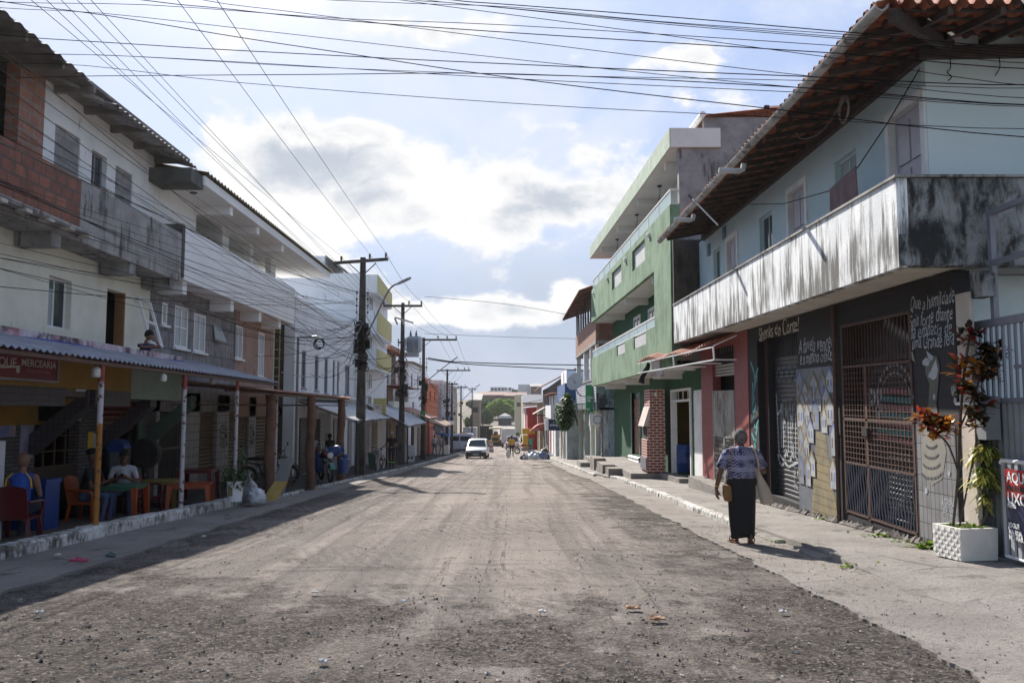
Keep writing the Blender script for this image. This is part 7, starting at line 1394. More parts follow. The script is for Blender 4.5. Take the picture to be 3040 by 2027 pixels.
# ---------------- people ----------------
def capsule(mb, a, b, ra, rb, n=10):
    a, b = V(a), V(b); d = b-a
    if d.length < 1e-4: return mb.ell(a, ra, ra, ra, n, 8)
    u = d.normalized(); mb.tube([a-u*ra*.98, a-u*ra*.75, a, b, b+u*rb*.75, b+u*rb*.98], [ra*.2, ra*.66, ra, rb, rb*.66, rb*.2], n)
def person(label, loc, rz, bones, mats, vox, hair=None, group=None, extra=None, head=(0, 0, 1.5, .095, .12, 0), smooth_n=4, face=True):
    """one continuous remeshed body; bones: (a, b, ra, rb, material index); head = x,y,z,rx,rz,turn"""
    mb = MB()
    for a, b, ra, rb, mi in bones: capsule(mb, a, b, ra, rb)
    hx, hy, hz, hr, hh, tn = head; ro = Matrix.Rotation(tn, 3, 'Z'); hp = lambda p: V((hx, hy, hz))+ro @ V(p)
    mb.ell((hx, hy, hz), hr*.92, hr*1.08, hh, 16, 12, ro)
    if face:
        capsule(mb, hp((0, -hr*.98, -hh*.08)), hp((0, -hr*1.2, -hh*.28)), hr*.12, hr*.2, 8); capsule(mb, hp((-hr*.3, -hr*.85, -hh*.55)), hp((hr*.3, -hr*.85, -hh*.55)), hr*.16, hr*.16, 8); mb.ell(hp((0, -hr*.55, -hh*.72)), hr*.55, hr*.5, hh*.3, 10, 6)
        for s_ in (-1, 1): mb.ell(hp((s_*hr*.93, hr*.08, -hh*.1)), hr*.12, hr*.25, hh*.26, 8, 6)
    tmp = mb.build('tmp', mats[0]); md = tmp.modifiers.new('r', 'REMESH'); md.mode = 'VOXEL'; md.voxel_size = vox; m2 = tmp.modifiers.new('s', 'SMOOTH'); m2.iterations = smooth_n; m2.factor = .5
    bpy.context.view_layer.update(); me = bpy.data.meshes.new_from_object(tmp.evaluated_get(bpy.context.evaluated_depsgraph_get())); bpy.data.objects.remove(tmp)
    me.materials.clear()
    for m_ in mats: me.materials.append(m_)
    seg = [(V(a), V(b), ra, rb, mi) for a, b, ra, rb, mi in bones]+[(V((hx, hy, hz-.02)), V((hx, hy, hz+.02)), hr, hr, 0)]
    idx = []
    for p in me.polygons:
        c_ = p.center; best = (9e9, 0)
        for a, b, ra, rb, mi in seg:
            d = b-a; L = d.length_squared; t_ = max(0, min(1, (c_-a).dot(d)/L)) if L > 1e-8 else 0; q_ = (c_-a-d*t_).length-lerp(ra, rb, t_)
            if q_ < best[0]: best = (q_, mi)
        idx.append(best[1])
    me.polygons.foreach_set('material_index', idx); me.polygons.foreach_set('use_smooth', [True]*len(me.polygons))
    o = bpy.data.objects.new('person', me); C.objects.link(o); tag(o, label, 'person', group); o.location = loc; o.rotation_euler = (0, 0, rz)
    if hair:
        hb = MB(); rg = []
        for k in range(9):
            t_ = math.pi*.5*k/8; ring = []
            for j in range(18):
                a = 2*math.pi*j/18; fr_ = max(0, -math.sin(a)); low = -hh*hair[1]*(1-fr_*1.15); z_ = lerp(hh*1.05, low, (k/8)**1.0) if False else hh*1.08*math.cos(t_)+low*(1-math.cos(t_)); rr_ = hr*1.10*math.sqrt(max(0., 1-(z_/(hh*1.085))**2))
                ring.append(hp((rr_*.95*math.cos(a), rr_*1.12*math.sin(a)+.006, z_)))
            rg.append(ring)
        hb.loft(rg); h = hb.build('hair', hair[0], smooth=True); h.parent = o
        if face:
            eb = MB()
            for s_ in (-1, 1): eb.ell(hp((s_*hr*.36, -hr*.93, hh*.06)), hr*.13, hr*.1, hr*.09, 8, 6)
            e_ = eb.build('eyes', BLACKC, smooth=True); e_.parent = o
    if extra: extra(o)
    return o
def hand(bones, w, d, mi=0, s=1., curl=.5, side=1, pn=(0, -1, 0)):
    """palm, four fingers, thumb from wrist w in direction d; pn: the way the palm faces"""
    w, d, pn = V(w), V(d).normalized(), V(pn); a = d.cross(pn).normalized(); pn = a.cross(d).normalized()
    for k in range(4):
        b = w+d*.085*s+a*(k-1.5)*.021*s; bones.append((w+d*.02*s+a*(k-1.5)*.014*s, b, .014*s, .011*s, mi)); L = (.066, .075, .07, .054)[k]*s
        m_ = b+(d*(1-curl*.25)+pn*curl*.55).normalized()*L*.55; e = m_+(d*(1-curl*.9)+pn*curl*1.1).normalized()*L*.5; bones.append((b, m_, .0095*s, .0088*s, mi)); bones.append((m_, e, .0088*s, .0072*s, mi))
    t0 = w+d*.03*s-a*side*.028*s; t1 = t0+(d*.8-a*side*.75+pn*.3).normalized()*.045*s; t2 = t1+(d+pn*.5).normalized()*.035*s; bones.append((t0, t1, .012*s, .0105*s, mi)); bones.append((t1, t2, .0105*s, .008*s, mi))
def stand(h=1., top=1, leg=2, foot=3, larm=None, rarm=None, stride=0., short=False, fat=1.):
    """standing body facing -Y, 1.68 m tall at h=1; material ids for top / legs / feet"""
    B_ = []; q = lambda x, y, z_: V((x*h, y*h, z_*h)); sl = 0 if short else leg
    B_ += [(q(0, 0, .98), q(0, .0, 1.12), .135*h*fat, .13*h*fat, top), (q(0, 0, 1.12), q(0, .01, 1.27), .135*h*fat, .145*h*fat, top), (q(-.13, .01, 1.33), q(.13, .01, 1.33), .075*h*fat, .075*h*fat, top), (q(-.07, 0, .92), q(.07, 0, .92), .115*h*fat, .115*h*fat, leg), (q(0, .01, 1.36), q(0, -.01, 1.47), .055*h, .05*h, 0)]
    for s_ in (-1, 1):
        st = stride*s_; k = q(s_*.10, -st*.5-.02, .48); an = q(s_*.11, -st+ (.06 if st < 0 else 0), .09)
        B_ += [(q(s_*.09, 0, .88), k, .088*h*fat, .06*h, leg), (k, an, .058*h, .042*h, sl), (an+q(0, .02, -.045), an+q(s_*.02, -.13, -.06), .038*h, .03*h, foot)]
        sh = q(s_*.185, .01, 1.34); el, wr = (larm if s_ < 0 else rarm) or ((s_*.235, .03, 1.07), (s_*.25, -.05, .84)); el, wr = q(*el), q(*wr)
        B_ += [(sh, sh.lerp(el, .55), .06*h*fat, .052*h*fat, top), (sh.lerp(el, .55), el, .045*h, .038*h, 0), (el, wr, .038*h, .028*h, 0)]
        hand(B_, wr, (wr-el), 0, h, .5, s_)
    return B_
def sit(top=1, leg=2, foot=3, larm=None, rarm=None, lean=0., seat=.44, sleeve=True):
    """seated body facing -Y, seat height given"""
    B_ = []; z0 = seat+.1; sh_ = 1 if sleeve else 0
    B_ += [(V((-.08, 0, z0)), V((.08, 0, z0)), .115, .115, leg), (V((0, .02, z0+.05)), V((0, .02-lean, z0+.32)), .14, .14, top), (V((0, .02-lean, z0+.32)), V((0, -lean*1.3, z0+.42)), .145, .13, top), (V((-.13, -lean*1.4, z0+.47)), V((.13, -lean*1.4, z0+.47)), .075, .075, top), (V((0, -lean*1.4, z0+.5)), V((0, -.02-lean*1.7, z0+.62)), .055, .05, 0)]
    for s_ in (-1, 1):
        k = V((s_*.13, -.42, z0)); an = V((s_*.14, -.42+.06, .09)); B_ += [(V((s_*.09, 0, z0)), k, .085, .062, leg), (k, an, .058, .042, leg), (an+V((0, .02, -.04)), an+V((0, -.14, -.05)), .038, .03, foot)]
        sh = V((s_*.185, -lean*1.4, z0+.47)); el, wr = (larm if s_ < 0 else rarm) or ((s_*.26, -.02-lean, z0+.2), (s_*.15, -.24-lean, z0+.17)); el, wr = V(el), V(wr); B_ += [(sh, sh.lerp(el, .55), .06, .052, top if sleeve else 0), (sh.lerp(el, .55), el, .045, .038, 0), (el, wr, .038, .028, 0)]; hand(B_, wr, wr-el, 0, 1, .5, s_)
    return B_
cl = lambda n_, c: pl(n_, c, tuple(k*.75 for k in c), sc=5, bp=.35, bs=18, rough=.9)
# the woman walking away on the right
SK3 = pl('woman_skin', (.13, .062, .04), (.105, .048, .03), bp=.05, rough=.55); BL = pattern('patterned_blouse', (.33, .31, .42), (.022, .026, .075), 11.)
wp = gnd(2205, 1612, .035); Wb_ = []
for s_, kx in ((-1, 0), (1, 0)):
    an = (-.075, .07, .1) if s_ < 0 else (.085, -.06, .1); kn = (-.085, .08, .42) if s_ < 0 else (.09, -.0, .42)
    Wb_ += [((s_*.09, 0, .8), kn, .095, .065, 2), (kn, an, .06, .042, 0), ((an[0], an[1]-.035, .035), (an[0]+(-.04 if s_ < 0 else .05), an[1]+.11, .028), .034, .027, 0)]
Wb_ += [((-.09, 0, .86), (.09, 0, .86), .13, .13, 2), ((0, 0, .9), (0, 0, 1.1), .145, .14, 1), ((0, 0, 1.1), (0, -.01, 1.22), .145, .14, 1), ((-.13, -.01, 1.27), (.14, -.01, 1.27), .075, .075, 1), ((0, 0, 1.28), (.005, .02, 1.40), .055, .05, 0),
        ((-.19, 0, 1.26), (-.27, 0, 1.06), .06, .05, 1), ((-.27, 0, 1.06), (-.305, .0, .97), .046, .042, 0), ((-.305, .0, .97), (-.345, .03, .76), .042, .028, 0), ((.2, 0, 1.26), (.30, .02, 1.07), .06, .05, 1), ((.3, .02, 1.07), (.335, .05, 1.0), .046, .042, 0), ((.335, .05, 1.0), (.22, .24, 1.12), .04, .028, 0)]
hand(Wb_, (-.345, .03, .76), (.02, .03, -1), 0, 1.05, .45, -1, (1, .2, 0)); hand(Wb_, (.22, .24, 1.12), (-.5, .1, .8), 0, 1, .9, 1, (0, -1, 0))
def wdress(o):
    def rings(L, n=28):
        out = []
        for z_, x0, rx, ry, y0, wob in L: out.append([V((x0+(rx+wob*math.sin(a*6+z_*4))*math.cos(a), y0+(ry+wob*math.cos(a*4+z_*7))*math.sin(a), z_+wob*.6*math.sin(a*3))) for a in [2*math.pi*j/n for j in range(n)]])
        return out
    mb = MB(); mb.loft(rings([(1.345, .005, .075, .07, .0, 0), (1.325, 0, .13, .085, 0, 0), (1.29, 0, .20, .10, 0, .004), (1.22, 0, .225, .135, 0, .006), (1.1, 0, .21, .15, 0, .008), (1.0, -.005, .20, .152, 0, .009), (.93, -.01, .205, .158, 0, .010), (.905, -.01, .20, .155, 0, .010)]), cap=False)
    for s_, a, b in ((-1, (-.185, 0, 1.27), (-.285, 0, 1.045)), (1, (.195, 0, 1.27), (.31, .02, 1.055))): mb.tube([V(a), V(a).lerp(V(b), .3), V(a).lerp(V(b), .7), V(b)], [.068, .075, .073, .078], 14, cap=False)
    h = mb.build('blouse', BL, smooth=2); h.parent = o; md = h.modifiers.new('s', 'SOLIDIFY'); md.thickness = .006
    mb = MB(); mb.loft(rings([(.96, -.005, .172, .135, 0, 0), (.88, 0, .188, .155, 0, .003), (.74, 0, .190, .158, 0, .007), (.5, 0, .180, .15, 0, .014), (.3, .0, .166, .14, .0, .02), (.14, .005, .156, .135, .0, .025), (.085, .005, .152, .13, .0, .03)]), cap=False); h = mb.build('skirt', BLACKC, smooth=2); h.parent = o; md = h.modifiers.new('s', 'SOLIDIFY'); md.thickness = .006
    for an, dx in (((-.075, .07), -.04), ((.085, -.06), .05)):
        mb = MB(); mb.loft([[V((an[0]+dx*t+w_*math.cos(a), an[1]-.06+.2*t+.02*math.sin(a), z_)) for a in [6.283*j/12 for j in range(12)]] for t, w_, z_ in ((0, .035, .0), (0, .035, .016))]); mb = MB(); mb.hexa([(an[0]-.035, an[1]-.075, 0), (an[0]+.035, an[1]-.075, 0), (an[0]+dx+.045, an[1]+.145, 0), (an[0]+dx-.045, an[1]+.145, 0), (an[0]-.035, an[1]-.075, .016), (an[0]+.035, an[1]-.075, .016), (an[0]+dx+.045, an[1]+.145, .016), (an[0]+dx-.045, an[1]+.145, .016)]); mb.torus((an[0]+dx*.7, an[1]+.06, .045), .048, .008, 'y', 14, 6); h = mb.build('sandal', flat('tan_sandal', (.25, .11, .06))); h.parent = o
    for p in ((-.075, .02, 1.41),): mb = MB(); mb.ell(p, .012, .012, .016, 8, 6); h = mb.build('earring', flat('orange_bead', (.6, .2, .05))); h.parent = o
    mb = MB(); mb.torus((-.342, .028, .79), .034, .006, 'z', 16, 6); h = mb.build('bracelet', flat('gold', (.5, .35, .1), .3)); h.parent = o
person('woman with short grey hair in patterned blouse and long black skirt walking away', wp, 0, Wb_, [SK3, BL, BLACKC], .0085, (HAIRG, .75), extra=wdress, head=(.005, .015, 1.475, .09, .115, math.pi), smooth_n=3)
def bag(name, label, prof, strap, mat, sr=.008):
    t = thing(name, label, 'bag', wp); mb = MB(); mb.loft([[wp+V((x0+rx*math.cos(a), y0+ry*math.sin(a), z_)) for a in [6.283*j/20 for j in range(20)]] for z_, x0, rx, y0, ry in prof]); mb.build('body', mat, t, smooth=True); mb = MB(); mb.tube(smooth_pts([wp+V(p) for p in strap]), sr, 6); mb.build('strap', mat, t, smooth=True)
bag('tote_bag', 'pale beige cloth tote hanging from the right shoulder of the woman', [(.545, .345, .05, -.02, .03), (.56, .345, .085, -.02, .05), (.64, .335, .10, -.02, .065), (.78, .295, .085, -.02, .055), (.92, .25, .045, -.02, .035), (1.0, .235, .022, -.02, .02)], [(.235, -.03, 1.0), (.21, -.10, 1.14), (.165, -.09, 1.31), (.16, .02, 1.345), (.17, .12, 1.24)], pl('beige_canvas', (.42, .34, .27), (.36, .28, .22), sc=6, bp=.3, bs=30), .014)
bag('woven_bag', 'small woven tan shoulder bag at the left hip of the woman', [(.585, -.20, .03, -.04, .03), (.60, -.20, .06, -.04, .05), (.68, -.205, .075, -.04, .055), (.78, -.21, .07, -.04, .045), (.81, -.215, .065, -.04, .04)], [(-.25, -.05, .81), (-.20, -.13, 1.0), (-.17, -.15, 1.2), (-.15, -.06, 1.34), (-.14, .08, 1.28)], brick('woven_tan', (.36, .19, .06), (.30, .15, .045), (.16, .08, .03), .03, .014, .003, bp=.7), .007)
# man walking with a bicycle on the left kerb
mp_ = gnd(1162, 1392, .06); hh_ = 1.02; HV = flat('lime_reflective', (.35, .65, .04))
mo = person('man in black t-shirt and dark trousers pushing a bicycle along the left kerb', mp_, -.15, stand(1.03, 1, 2, 3, ((-.27, -.05, 1.1), (-.36, -.30, .98)), ((.26, -.03, 1.08), (.10, -.24, 1.02)), .12), [SKIN2, BLACKC, cl('dark_trousers', (.03, .032, .045)), BLACKC], .016, (pl('cropped_grey_hair', (.30, .27, .25), bp=.5), .25), head=(0, -.02, 1.62, .09, .12, 0), extra=lambda o: [(lambda mb: (mb.torus((s_*.113, -s_*.12*.5-.03, .33), .062, .018, 'z', 16, 6), setattr(mb.build('reflective_band', HV), 'parent', o)))(MB()) for s_ in (-1, 1)])
def bike(name, label, motor, col, tankcol, loc, rz, group=None, cat='motorcycle'):
    """two-wheeler facing -Y, origin on the ground"""
    t = thing(name, label, cat, (0, 0, 0), group); R_ = .30 if motor else .33; wb = .64 if motor else .52; tr = .05 if motor else .018
    for y_ in (-wb, wb):
        mb = MB(); mb.torus((0, y_, R_), R_-tr, tr, 'x', 28, 8); w_ = mb.build('wheel', RUBBER, t, smooth=True); mb = MB(); mb.torus((0, y_, R_), R_-2*tr-.005, .012, 'x', 24, 6); mb.lathe([(0, -.04), (.04, -.04), (.04, .04), (0, .04)], (0, y_, R_), 10, 'x')
        for k in range(6 if motor else 12): a = math.pi*2*k/(6 if motor else 12); mb.bar((0, y_, R_), (0, y_+(R_-2*tr)*math.cos(a), R_+(R_-2*tr)*math.sin(a)), .016 if motor else .005)
        mb.build('rim', CHROME if not motor else GREYM, w_, smooth=True)
    fk = V((0, -wb+.22, .95 if motor else .95)); mb = MB()
    for s_ in (-1, 1): mb.tube([(s_*.07, -wb, R_), fk+V((s_*.07, 0, -.1))], .022 if motor else .012, 8)
    mb.build('fork', CHROME, t, smooth=True); mb = MB(); mb.tube(smooth_pts([fk+V((-.36, .12, .08)), fk+V((-.2, .02, .1)), fk+V((0, 0, .03)), fk+V((.2, .02, .1)), fk+V((.36, .12, .08))]), .013, 8); mb.build('handlebar', BLACKM, t, smooth=True)
    mb = MB()
    if motor:
        mb.tube([fk+V((0, .02, -.1)), (0, -.1, .62), (0, .3, .62), (0, .75, .72)], .03, 8); mb.tube([fk+V((0, .02, -.2)), (0, -.2, .3), (0, .2, .28), (0, .3, .6)], .025, 8); mb.build('frame', BLACKM, t, smooth=True)
        mb = MB(); mb.ell((0, -.12, .82), .13, .27, .12, 14, 10); mb.build('tank', tankcol, t, smooth=True); mb = MB(); mb.ell((0, .38, .80), .12, .42, .06, 14, 8); mb.build('seat', BLACKC, t, smooth=True)
        mb = MB(); mb.box(-.11, .11, -.22, .16, .30, .56)
        for k in range(5): mb.box(-.13, .13, -.24, .0, .42+.03*k, .435+.03*k)
        mb.build('engine', GREYM, t); mb = MB(); mb.tube([(.10, -.2, .42), (.12, 0, .28), (.15, .7, .34)], [.02, .025, .045], 10); mb.build('exhaust', CHROME, t, smooth=True)
        mb = MB(); mb.lathe([(0, .08), (.07, .07), (.10, 0), (.09, -.02), (0, -.03)], fk+V((0, -.12, -.08)), 16, 'y'); mb.build('headlight', pl('headlight_glass', (.6, .62, .62), rough=.15, bp=0), t, smooth=True)
        mb = MB(); n_ = 10; mb.loft([[V((x, -wb+(R_+.05)*math.cos(a), R_+(R_+.05)*math.sin(a))) for x in (-.07, -.03, .03, .07)]+[V((x, -wb+(R_+.03)*math.cos(a), R_+(R_+.03)*math.sin(a))) for x in (.07, -.07)] for a in [math.pi*(.25+.6*k/n_) for k in range(n_+1)]]); mb.build('mudguard', tankcol, t, smooth=True)
        for s_ in (-1, 1): mb = MB(); mb.tube([fk+V((s_*.25, .04, .1)), fk+V((s_*.33, .0, .26))], .006, 5); mb.ell(fk+V((s_*.35, 0, .29)), .06, .015, .045, 10, 6); mb.build('mirror', BLACKM, t, smooth=True)
        mb = MB(); mb.bar((-.05, .1, .3), (-.28, .05, .0), .02); mb.build('stand', BLACKM, t); mb = MB(); mb.box(-.05, .05, .78, .84, .62, .72); mb.build('tail_light', RED, t)
    else:
        mb.tube([fk+V((0, .02, -.15)), (0, -.02, .36), (0, .16, .86)], .018, 8); mb.tube([fk+V((0, .02, -.08)), (0, .14, .8)], .018, 8); mb.tube([(0, -.02, .36), (0, wb, R_), (0, .15, .78)], .013, 8); mb.build('frame', col, t, smooth=True)
        mb = MB(); mb.ell((0, .18, .92), .08, .13, .035, 12, 6); mb.build('saddle', BLACKC, t, smooth=True); mb = MB(); mb.lathe([(.09, -.005), (.09, .005)], (.05, -.02, .36), 16, 'x'); mb.bar((.07, -.02, .36), (.07, .1, .25), .015); mb.bar((-.07, -.02, .36), (-.07, -.14, .47), .015); mb.build('crank', CHROME, t)
        mb = MB(); mb.box(-.13, .13, -wb-.16, -wb+.1, .74, .94); mb.build('basket', GREYM, t)
    t.location = loc; t.rotation_euler = (0, 0, rz); return t
bike('bicycle', 'dark red bicycle being pushed by the man in black', False, flat('bike_red', (.18, .02, .02)), None, gnd(1128, 1396, .05), -.1, cat='bicycle')
MM = [('teal', flat('teal_tank', (.05, .22, .17), .3)), ('black', flat('black_tank', (.02, .02, .022), .3)), ('red', flat('red_tank', (.30, .02, .02), .3)), ('white', flat('white_tank', (.5, .5, .52), .3))]
m1 = bike('motorcycle', 'motorcycle with teal mudguard loaded with blue gas cylinders under the pink awning', True, None, MM[0][1], gnd(962, 1432, .08)+V((-.02, .35, 0)), .45, 'parked motorcycles')
for (u, v, rz, k, lb) in ((798, 1440, 2.2, 1, 'dark motorcycle parked among the clutter by the last pipe post'), (868, 1400, 1.2, 1, 'dark motorcycle with pale helmet parked before the barred shop'), (1556, 1347, -1.45, 2, 'red motorcycle parked sideways behind the heap of trash bags'), (1640, 1342, -.7, 3, 'white motorcycle standing on the far right pavement beyond the trash heap'), (1660, 1340, -.5, 1, 'black motorcycle partly behind the white motorcycle on the right pavement')):
    o = dup(m1, gnd(u, v, .1 if u > 1600 or u < 900 else .02), rz, 1, lb, 'parked motorcycles', {'teal_tank': MM[k][1]})
GCY = pl('blue_gas_cylinder', (.02, .055, .22), (.03, .06, .17), sc=5, rough=.4, bp=.05)
def cyl(label, c_, rot):
    t = thing('gas_cylinder', label, 'gas cylinder', (0, 0, 0), 'blue gas cylinders on the motorcycle'); mb = MB(); mb.lathe([(0, -.24), (.10, -.24), (.16, -.2), (.18, -.12), (.18, .12), (.16, .2), (.08, .25), (0, .25)], (0, 0, 0), 20); mb.build('tank', GCY, t, smooth=True); mb = MB(); mb.lathe([(.10, .23), (.12, .34), (.10, .35), (.085, .24)], (0, 0, 0), 16); mb.lathe([(.12, -.27), (.14, -.27), (.14, -.2), (.12, -.2)], (0, 0, 0), 16); mb.build('collar', GCY, t, smooth=True); t.location = c_; t.rotation_euler = rot
mY = m1.location.y
cyl('upright blue gas cylinder on the street side of the loaded motorcycle', atY(1021, 1380, mY+.2), (0, .1, 0)); cyl('blue gas cylinder lying across the top of the loaded motorcycle', atY(990, 1340, mY+.5), (0, 1.3, .3)); cyl('blue gas cylinder on the shop side of the loaded motorcycle', atY(948, 1376, mY+.45), (0, -.1, 0))
t = thing('helmet', 'black and red helmet hung on the handlebar of the loaded motorcycle', 'helmet', atY(965, 1345, mY-.35)); mb = MB(); mb.ell(t.location, .13, .15, .14, 16, 10); mb.build('shell', BLACKM, t, smooth=True); mb = MB(); mb.ell(t.location+V((.02, -.06, -.03)), .11, .11, .07, 14, 8); mb.build('visor', flat('red_visor', (.2, .02, .03), .2), t, smooth=True)
t = thing('helmet', 'pale helmet resting on the dark motorcycle before the barred shop', 'helmet', gnd(866, 1400, .1)+V((0, -.3, 1.05))); mb = MB(); mb.ell(t.location, .13, .15, .14, 16, 10); mb.build('shell', flat('pale_helmet', (.4, .36, .34), .3), t, smooth=True)
# left pavement people
FP = lambda u, v, h=.16: gnd(u, v, h)
# monobloc chairs and tables
def chair(label, mat, loc, rz):
    t = thing('plastic_chair', label, 'chair', (0, 0, 0), 'plastic chairs outside the bar'); mb = MB(); mb.grid(lambda a, b: V((lerp(-.22, .22, a), lerp(-.2, .22, b), .43+.02*math.sin(a*3.14))), 6, 6); mb.box(-.23, .23, -.21, .23, .395, .425); mb.build('seat', mat, t)
    mb = MB(); mb.loft([[V((x*(1+.0), .22+.10*q_+.04*(1-(x/.23)**2)+e, .43+q_*.44+(.05*(1-(x/.23)**2) if q_ == 1 else 0))) for x, e in ((-.23, 0), (-.12, 0), (0, 0), (.12, 0), (.23, 0), (.23, .025), (.12, .025), (0, .025), (-.12, .025), (-.23, .025))] for q_ in (0, .35, .7, 1)]); mb.build('backrest', mat, t, smooth=True)
    for sx in (-1, 1):
        for sy in (-1, 1): mb = MB(); mb.bar((sx*.21, sy*.2, .42), (sx*.26, sy*.26, 0), .05, .04); mb.build('leg', mat, t)
        mb = MB(); mb.tube(smooth_pts([(sx*.24, .27, .66), (sx*.28, .05, .66), (sx*.27, -.2, .63), (sx*.24, -.21, .43)]), .024, 8); mb.build('armrest', mat, t, smooth=True)
    t.location = loc; t.rotation_euler = (0, 0, rz); return t
def table(label, topm, legm, loc, rz, s=.38, h=.72):
    t = thing('plastic_table', label, 'table', (0, 0, 0), 'plastic tables outside the bar'); mb = MB(); mb.box(-s, s, -s, s, h-.03, h); mb.box(-s+.03, s-.03, -s+.03, s-.03, h-.08, h-.03); mb.build('tabletop', topm, t)
    for sx in (-1, 1):
        for sy in (-1, 1): mb = MB(); mb.hexa([(sx*(s-.01)-.03, sy*(s-.01)-.03, 0), (sx*(s-.01)+.03, sy*(s-.01)-.03, 0), (sx*(s-.01)+.03, sy*(s-.01)+.03, 0), (sx*(s-.01)-.03, sy*(s-.01)+.03, 0), (sx*(s-.05)-.05, sy*(s-.05)-.05, h-.03), (sx*(s-.05)+.05, sy*(s-.05)-.05, h-.03), (sx*(s-.05)+.05, sy*(s-.05)+.05, h-.03), (sx*(s-.05)-.05, sy*(s-.05)+.05, h-.03)]); mb.build('leg', legm, t)
    t.location = loc; t.rotation_euler = (0, 0, rz); return t
pz0 = lambda x, y: V((x, y, gz(y)-(.118 if y < 18.3 else -.077)))
OCH_ = flat('olive_plastic', (.22, .16, .04)); GRT = flat('green_table_top', (.03, .14, .08), .4)
cO = pz0(-8.0, 15.6); chair('orange plastic armchair where the man in the dark cap sits', ORANGE, cO, 1.57)
chair('dark red plastic chair seen from behind at the left edge under the jersey man', DRED, pz0(-7.55, 12.7), 3.3)
chair('empty dark red plastic chair right of the green topped table', DRED, pz0(-7.55, 17.0), 1.2)
table('plastic table with green top between the two seated men', GRT, ORANGE, pz0(-7.55, 16.05), .1)
table('yellowish plastic table in front of the big round fan', OCH_, OCH_, pz0(-7.62, 17.95), .2)
table('bright orange plastic table behind the second pipe post', ORANGE, ORANGE, pz0(-6.83, 17.6), .25, .42, .66)
table('dark red plastic table tucked behind the potted plant', DRED, DRED, pz0(-7.2, 19.0), .1)
person('bald man in blue and yellow team vest seated with his back to the street', pz0(-7.55, 12.7)+V((0, .05, 0)), 3.3, sit(1, 2, 3, sleeve=False), [SKIN2, flat('royal_blue_vest', (.02, .07, .36)), cl('dark_shorts', (.03, .03, .05)), RUBBER], .014, head=(0, -.03, 1.28, .09, .12, 0), extra=lambda o: [(lambda mb: (mb.tube([V((s_*.09, .10, 1.09)), V((s_*.17, .13, 1.0)), V((s_*.19, .12, .85))], .012, 6), setattr(mb.build('yellow_trim', YEL, smooth=True), 'parent', o)))(MB()) for s_ in (-1, 1)])
def cap(o): mb = MB(); mb.ell((0, -.06, 1.36), .10, .115, .075, 14, 8); mb.box(-.07, .07, -.25, -.12, 1.335, 1.345); setattr(mb.build('cap', BLACKC, smooth=True), 'parent', o)
person('man in dark shirt, jeans and dark cap seated sideways on the orange chair', cO, 1.57, sit(1, 2, 3, ((-.26, -.2, .72), (-.12, -.42, .82)), ((.26, -.2, .72), (.1, -.42, .82)), .06), [SKIN, cl('dark_shirt', (.018, .016, .018)), cl('blue_jeans', (.06, .09, .17)), RUBBER], .016, None, head=(0, -.08, 1.28, .09, .12, 0), extra=cap)
person('man in white v-neck t-shirt sitting behind the green topped table facing the street', pz0(-7.9, 16.85), .35, sit(1, 2, 3, ((-.28, -.15, .70), (-.06, -.34, .86)), ((.28, -.15, .70), (.08, -.34, .84)), .12), [SKIN, cl('white_tee', (.50, .50, .56)), cl('blue_jeans', (.06, .09, .17)), RUBBER], .015, (HAIRM, .15), head=(0, -.15, 1.27, .09, .12, .3))
chair('dark chair behind the green topped table under the man in white', DRED, pz0(-7.9, 16.9), .35)
by = atX(447, 1030, -7.62); person('boy leaning on the flaking parapet resting his cheek on his hand', V((by.x-.1, by.y, by.z-1.02)), 1.0, stand(.78, 1, 2, 3, ((-.26, -.22, 1.28), (-.02, -.34, 1.31)), ((.26, -.26, 1.30), (.14, -.14, 1.55))), [SKIN2, cl('purple_vest', (.05, .03, .09)), BLACKC, RUBBER], .014, (HAIRM, .3), head=(.02, -.08, 1.27, .085, .11, .2))
for (u, v, rz, lb, c_, hat) in ((880, 1405, .4, 'person in dark clothes standing behind the dark motorcycle near the barred shop', (.03, .03, .04), HAIRM), (932, 1412, .2, 'person in pale shirt behind the loaded motorcycle partly hidden by a timber post', (.42, .42, .45), HAIRM), (985, 1402, -.3, 'person bending behind the blue gas cylinders with only the dark head showing', (.04, .04, .06), HAIRM)):
    person(lb, FP(u, v, .08)+V((-.3, .9, 0)), rz, stand(.93, 1, 2, 3), [SKIN, cl('cloth_%d' % u, c_), BLACKC, RUBBER], .022, (hat, .3), head=(0, -.02, 1.46, .085, .115, 0))
# things on the left pavement
t = thing('freezer', 'tall white freezer cabinet cut by the left edge of the view', 'freezer', FP(-10, 1640, -.12)); q_ = t.location; mb = MB(); fx = (27-1520)/F*(q_.y+.75); mb.box(fx-.85, fx, q_.y+.1, q_.y+.75, q_.z-.02, zz(1310, q_.y+.4)); mb.build('cabinet', pl('freezer_white', (.62, .63, .68), rough=.35, bp=0), t); mb = MB(); mb.box(fx-.83, fx-.02, q_.y+.08, q_.y+.099, q_.z+.1, zz(1310, q_.y+.4)-.06); mb.build('door', pl('freezer_white', (.62, .63, .68)), t)
t = thing('crate', 'tall blue plastic cooler box beside the man in the team vest', 'box', pz0(-8.1, 14.1)); q_ = t.location; mb = MB(); mb.box(q_.x-.28, q_.x+.28, q_.y-.22, q_.y+.22, q_.z, q_.z+.85); mb.box(q_.x-.30, q_.x+.30, q_.y-.24, q_.y+.24, q_.z+.851, q_.z+.93); mb.build('box', BLUEPL, t); mb = MB(); mb.ell(q_+V((.15, -.225, .7)), .05, .01, .05); mb.build('knob', BLACKM, t)
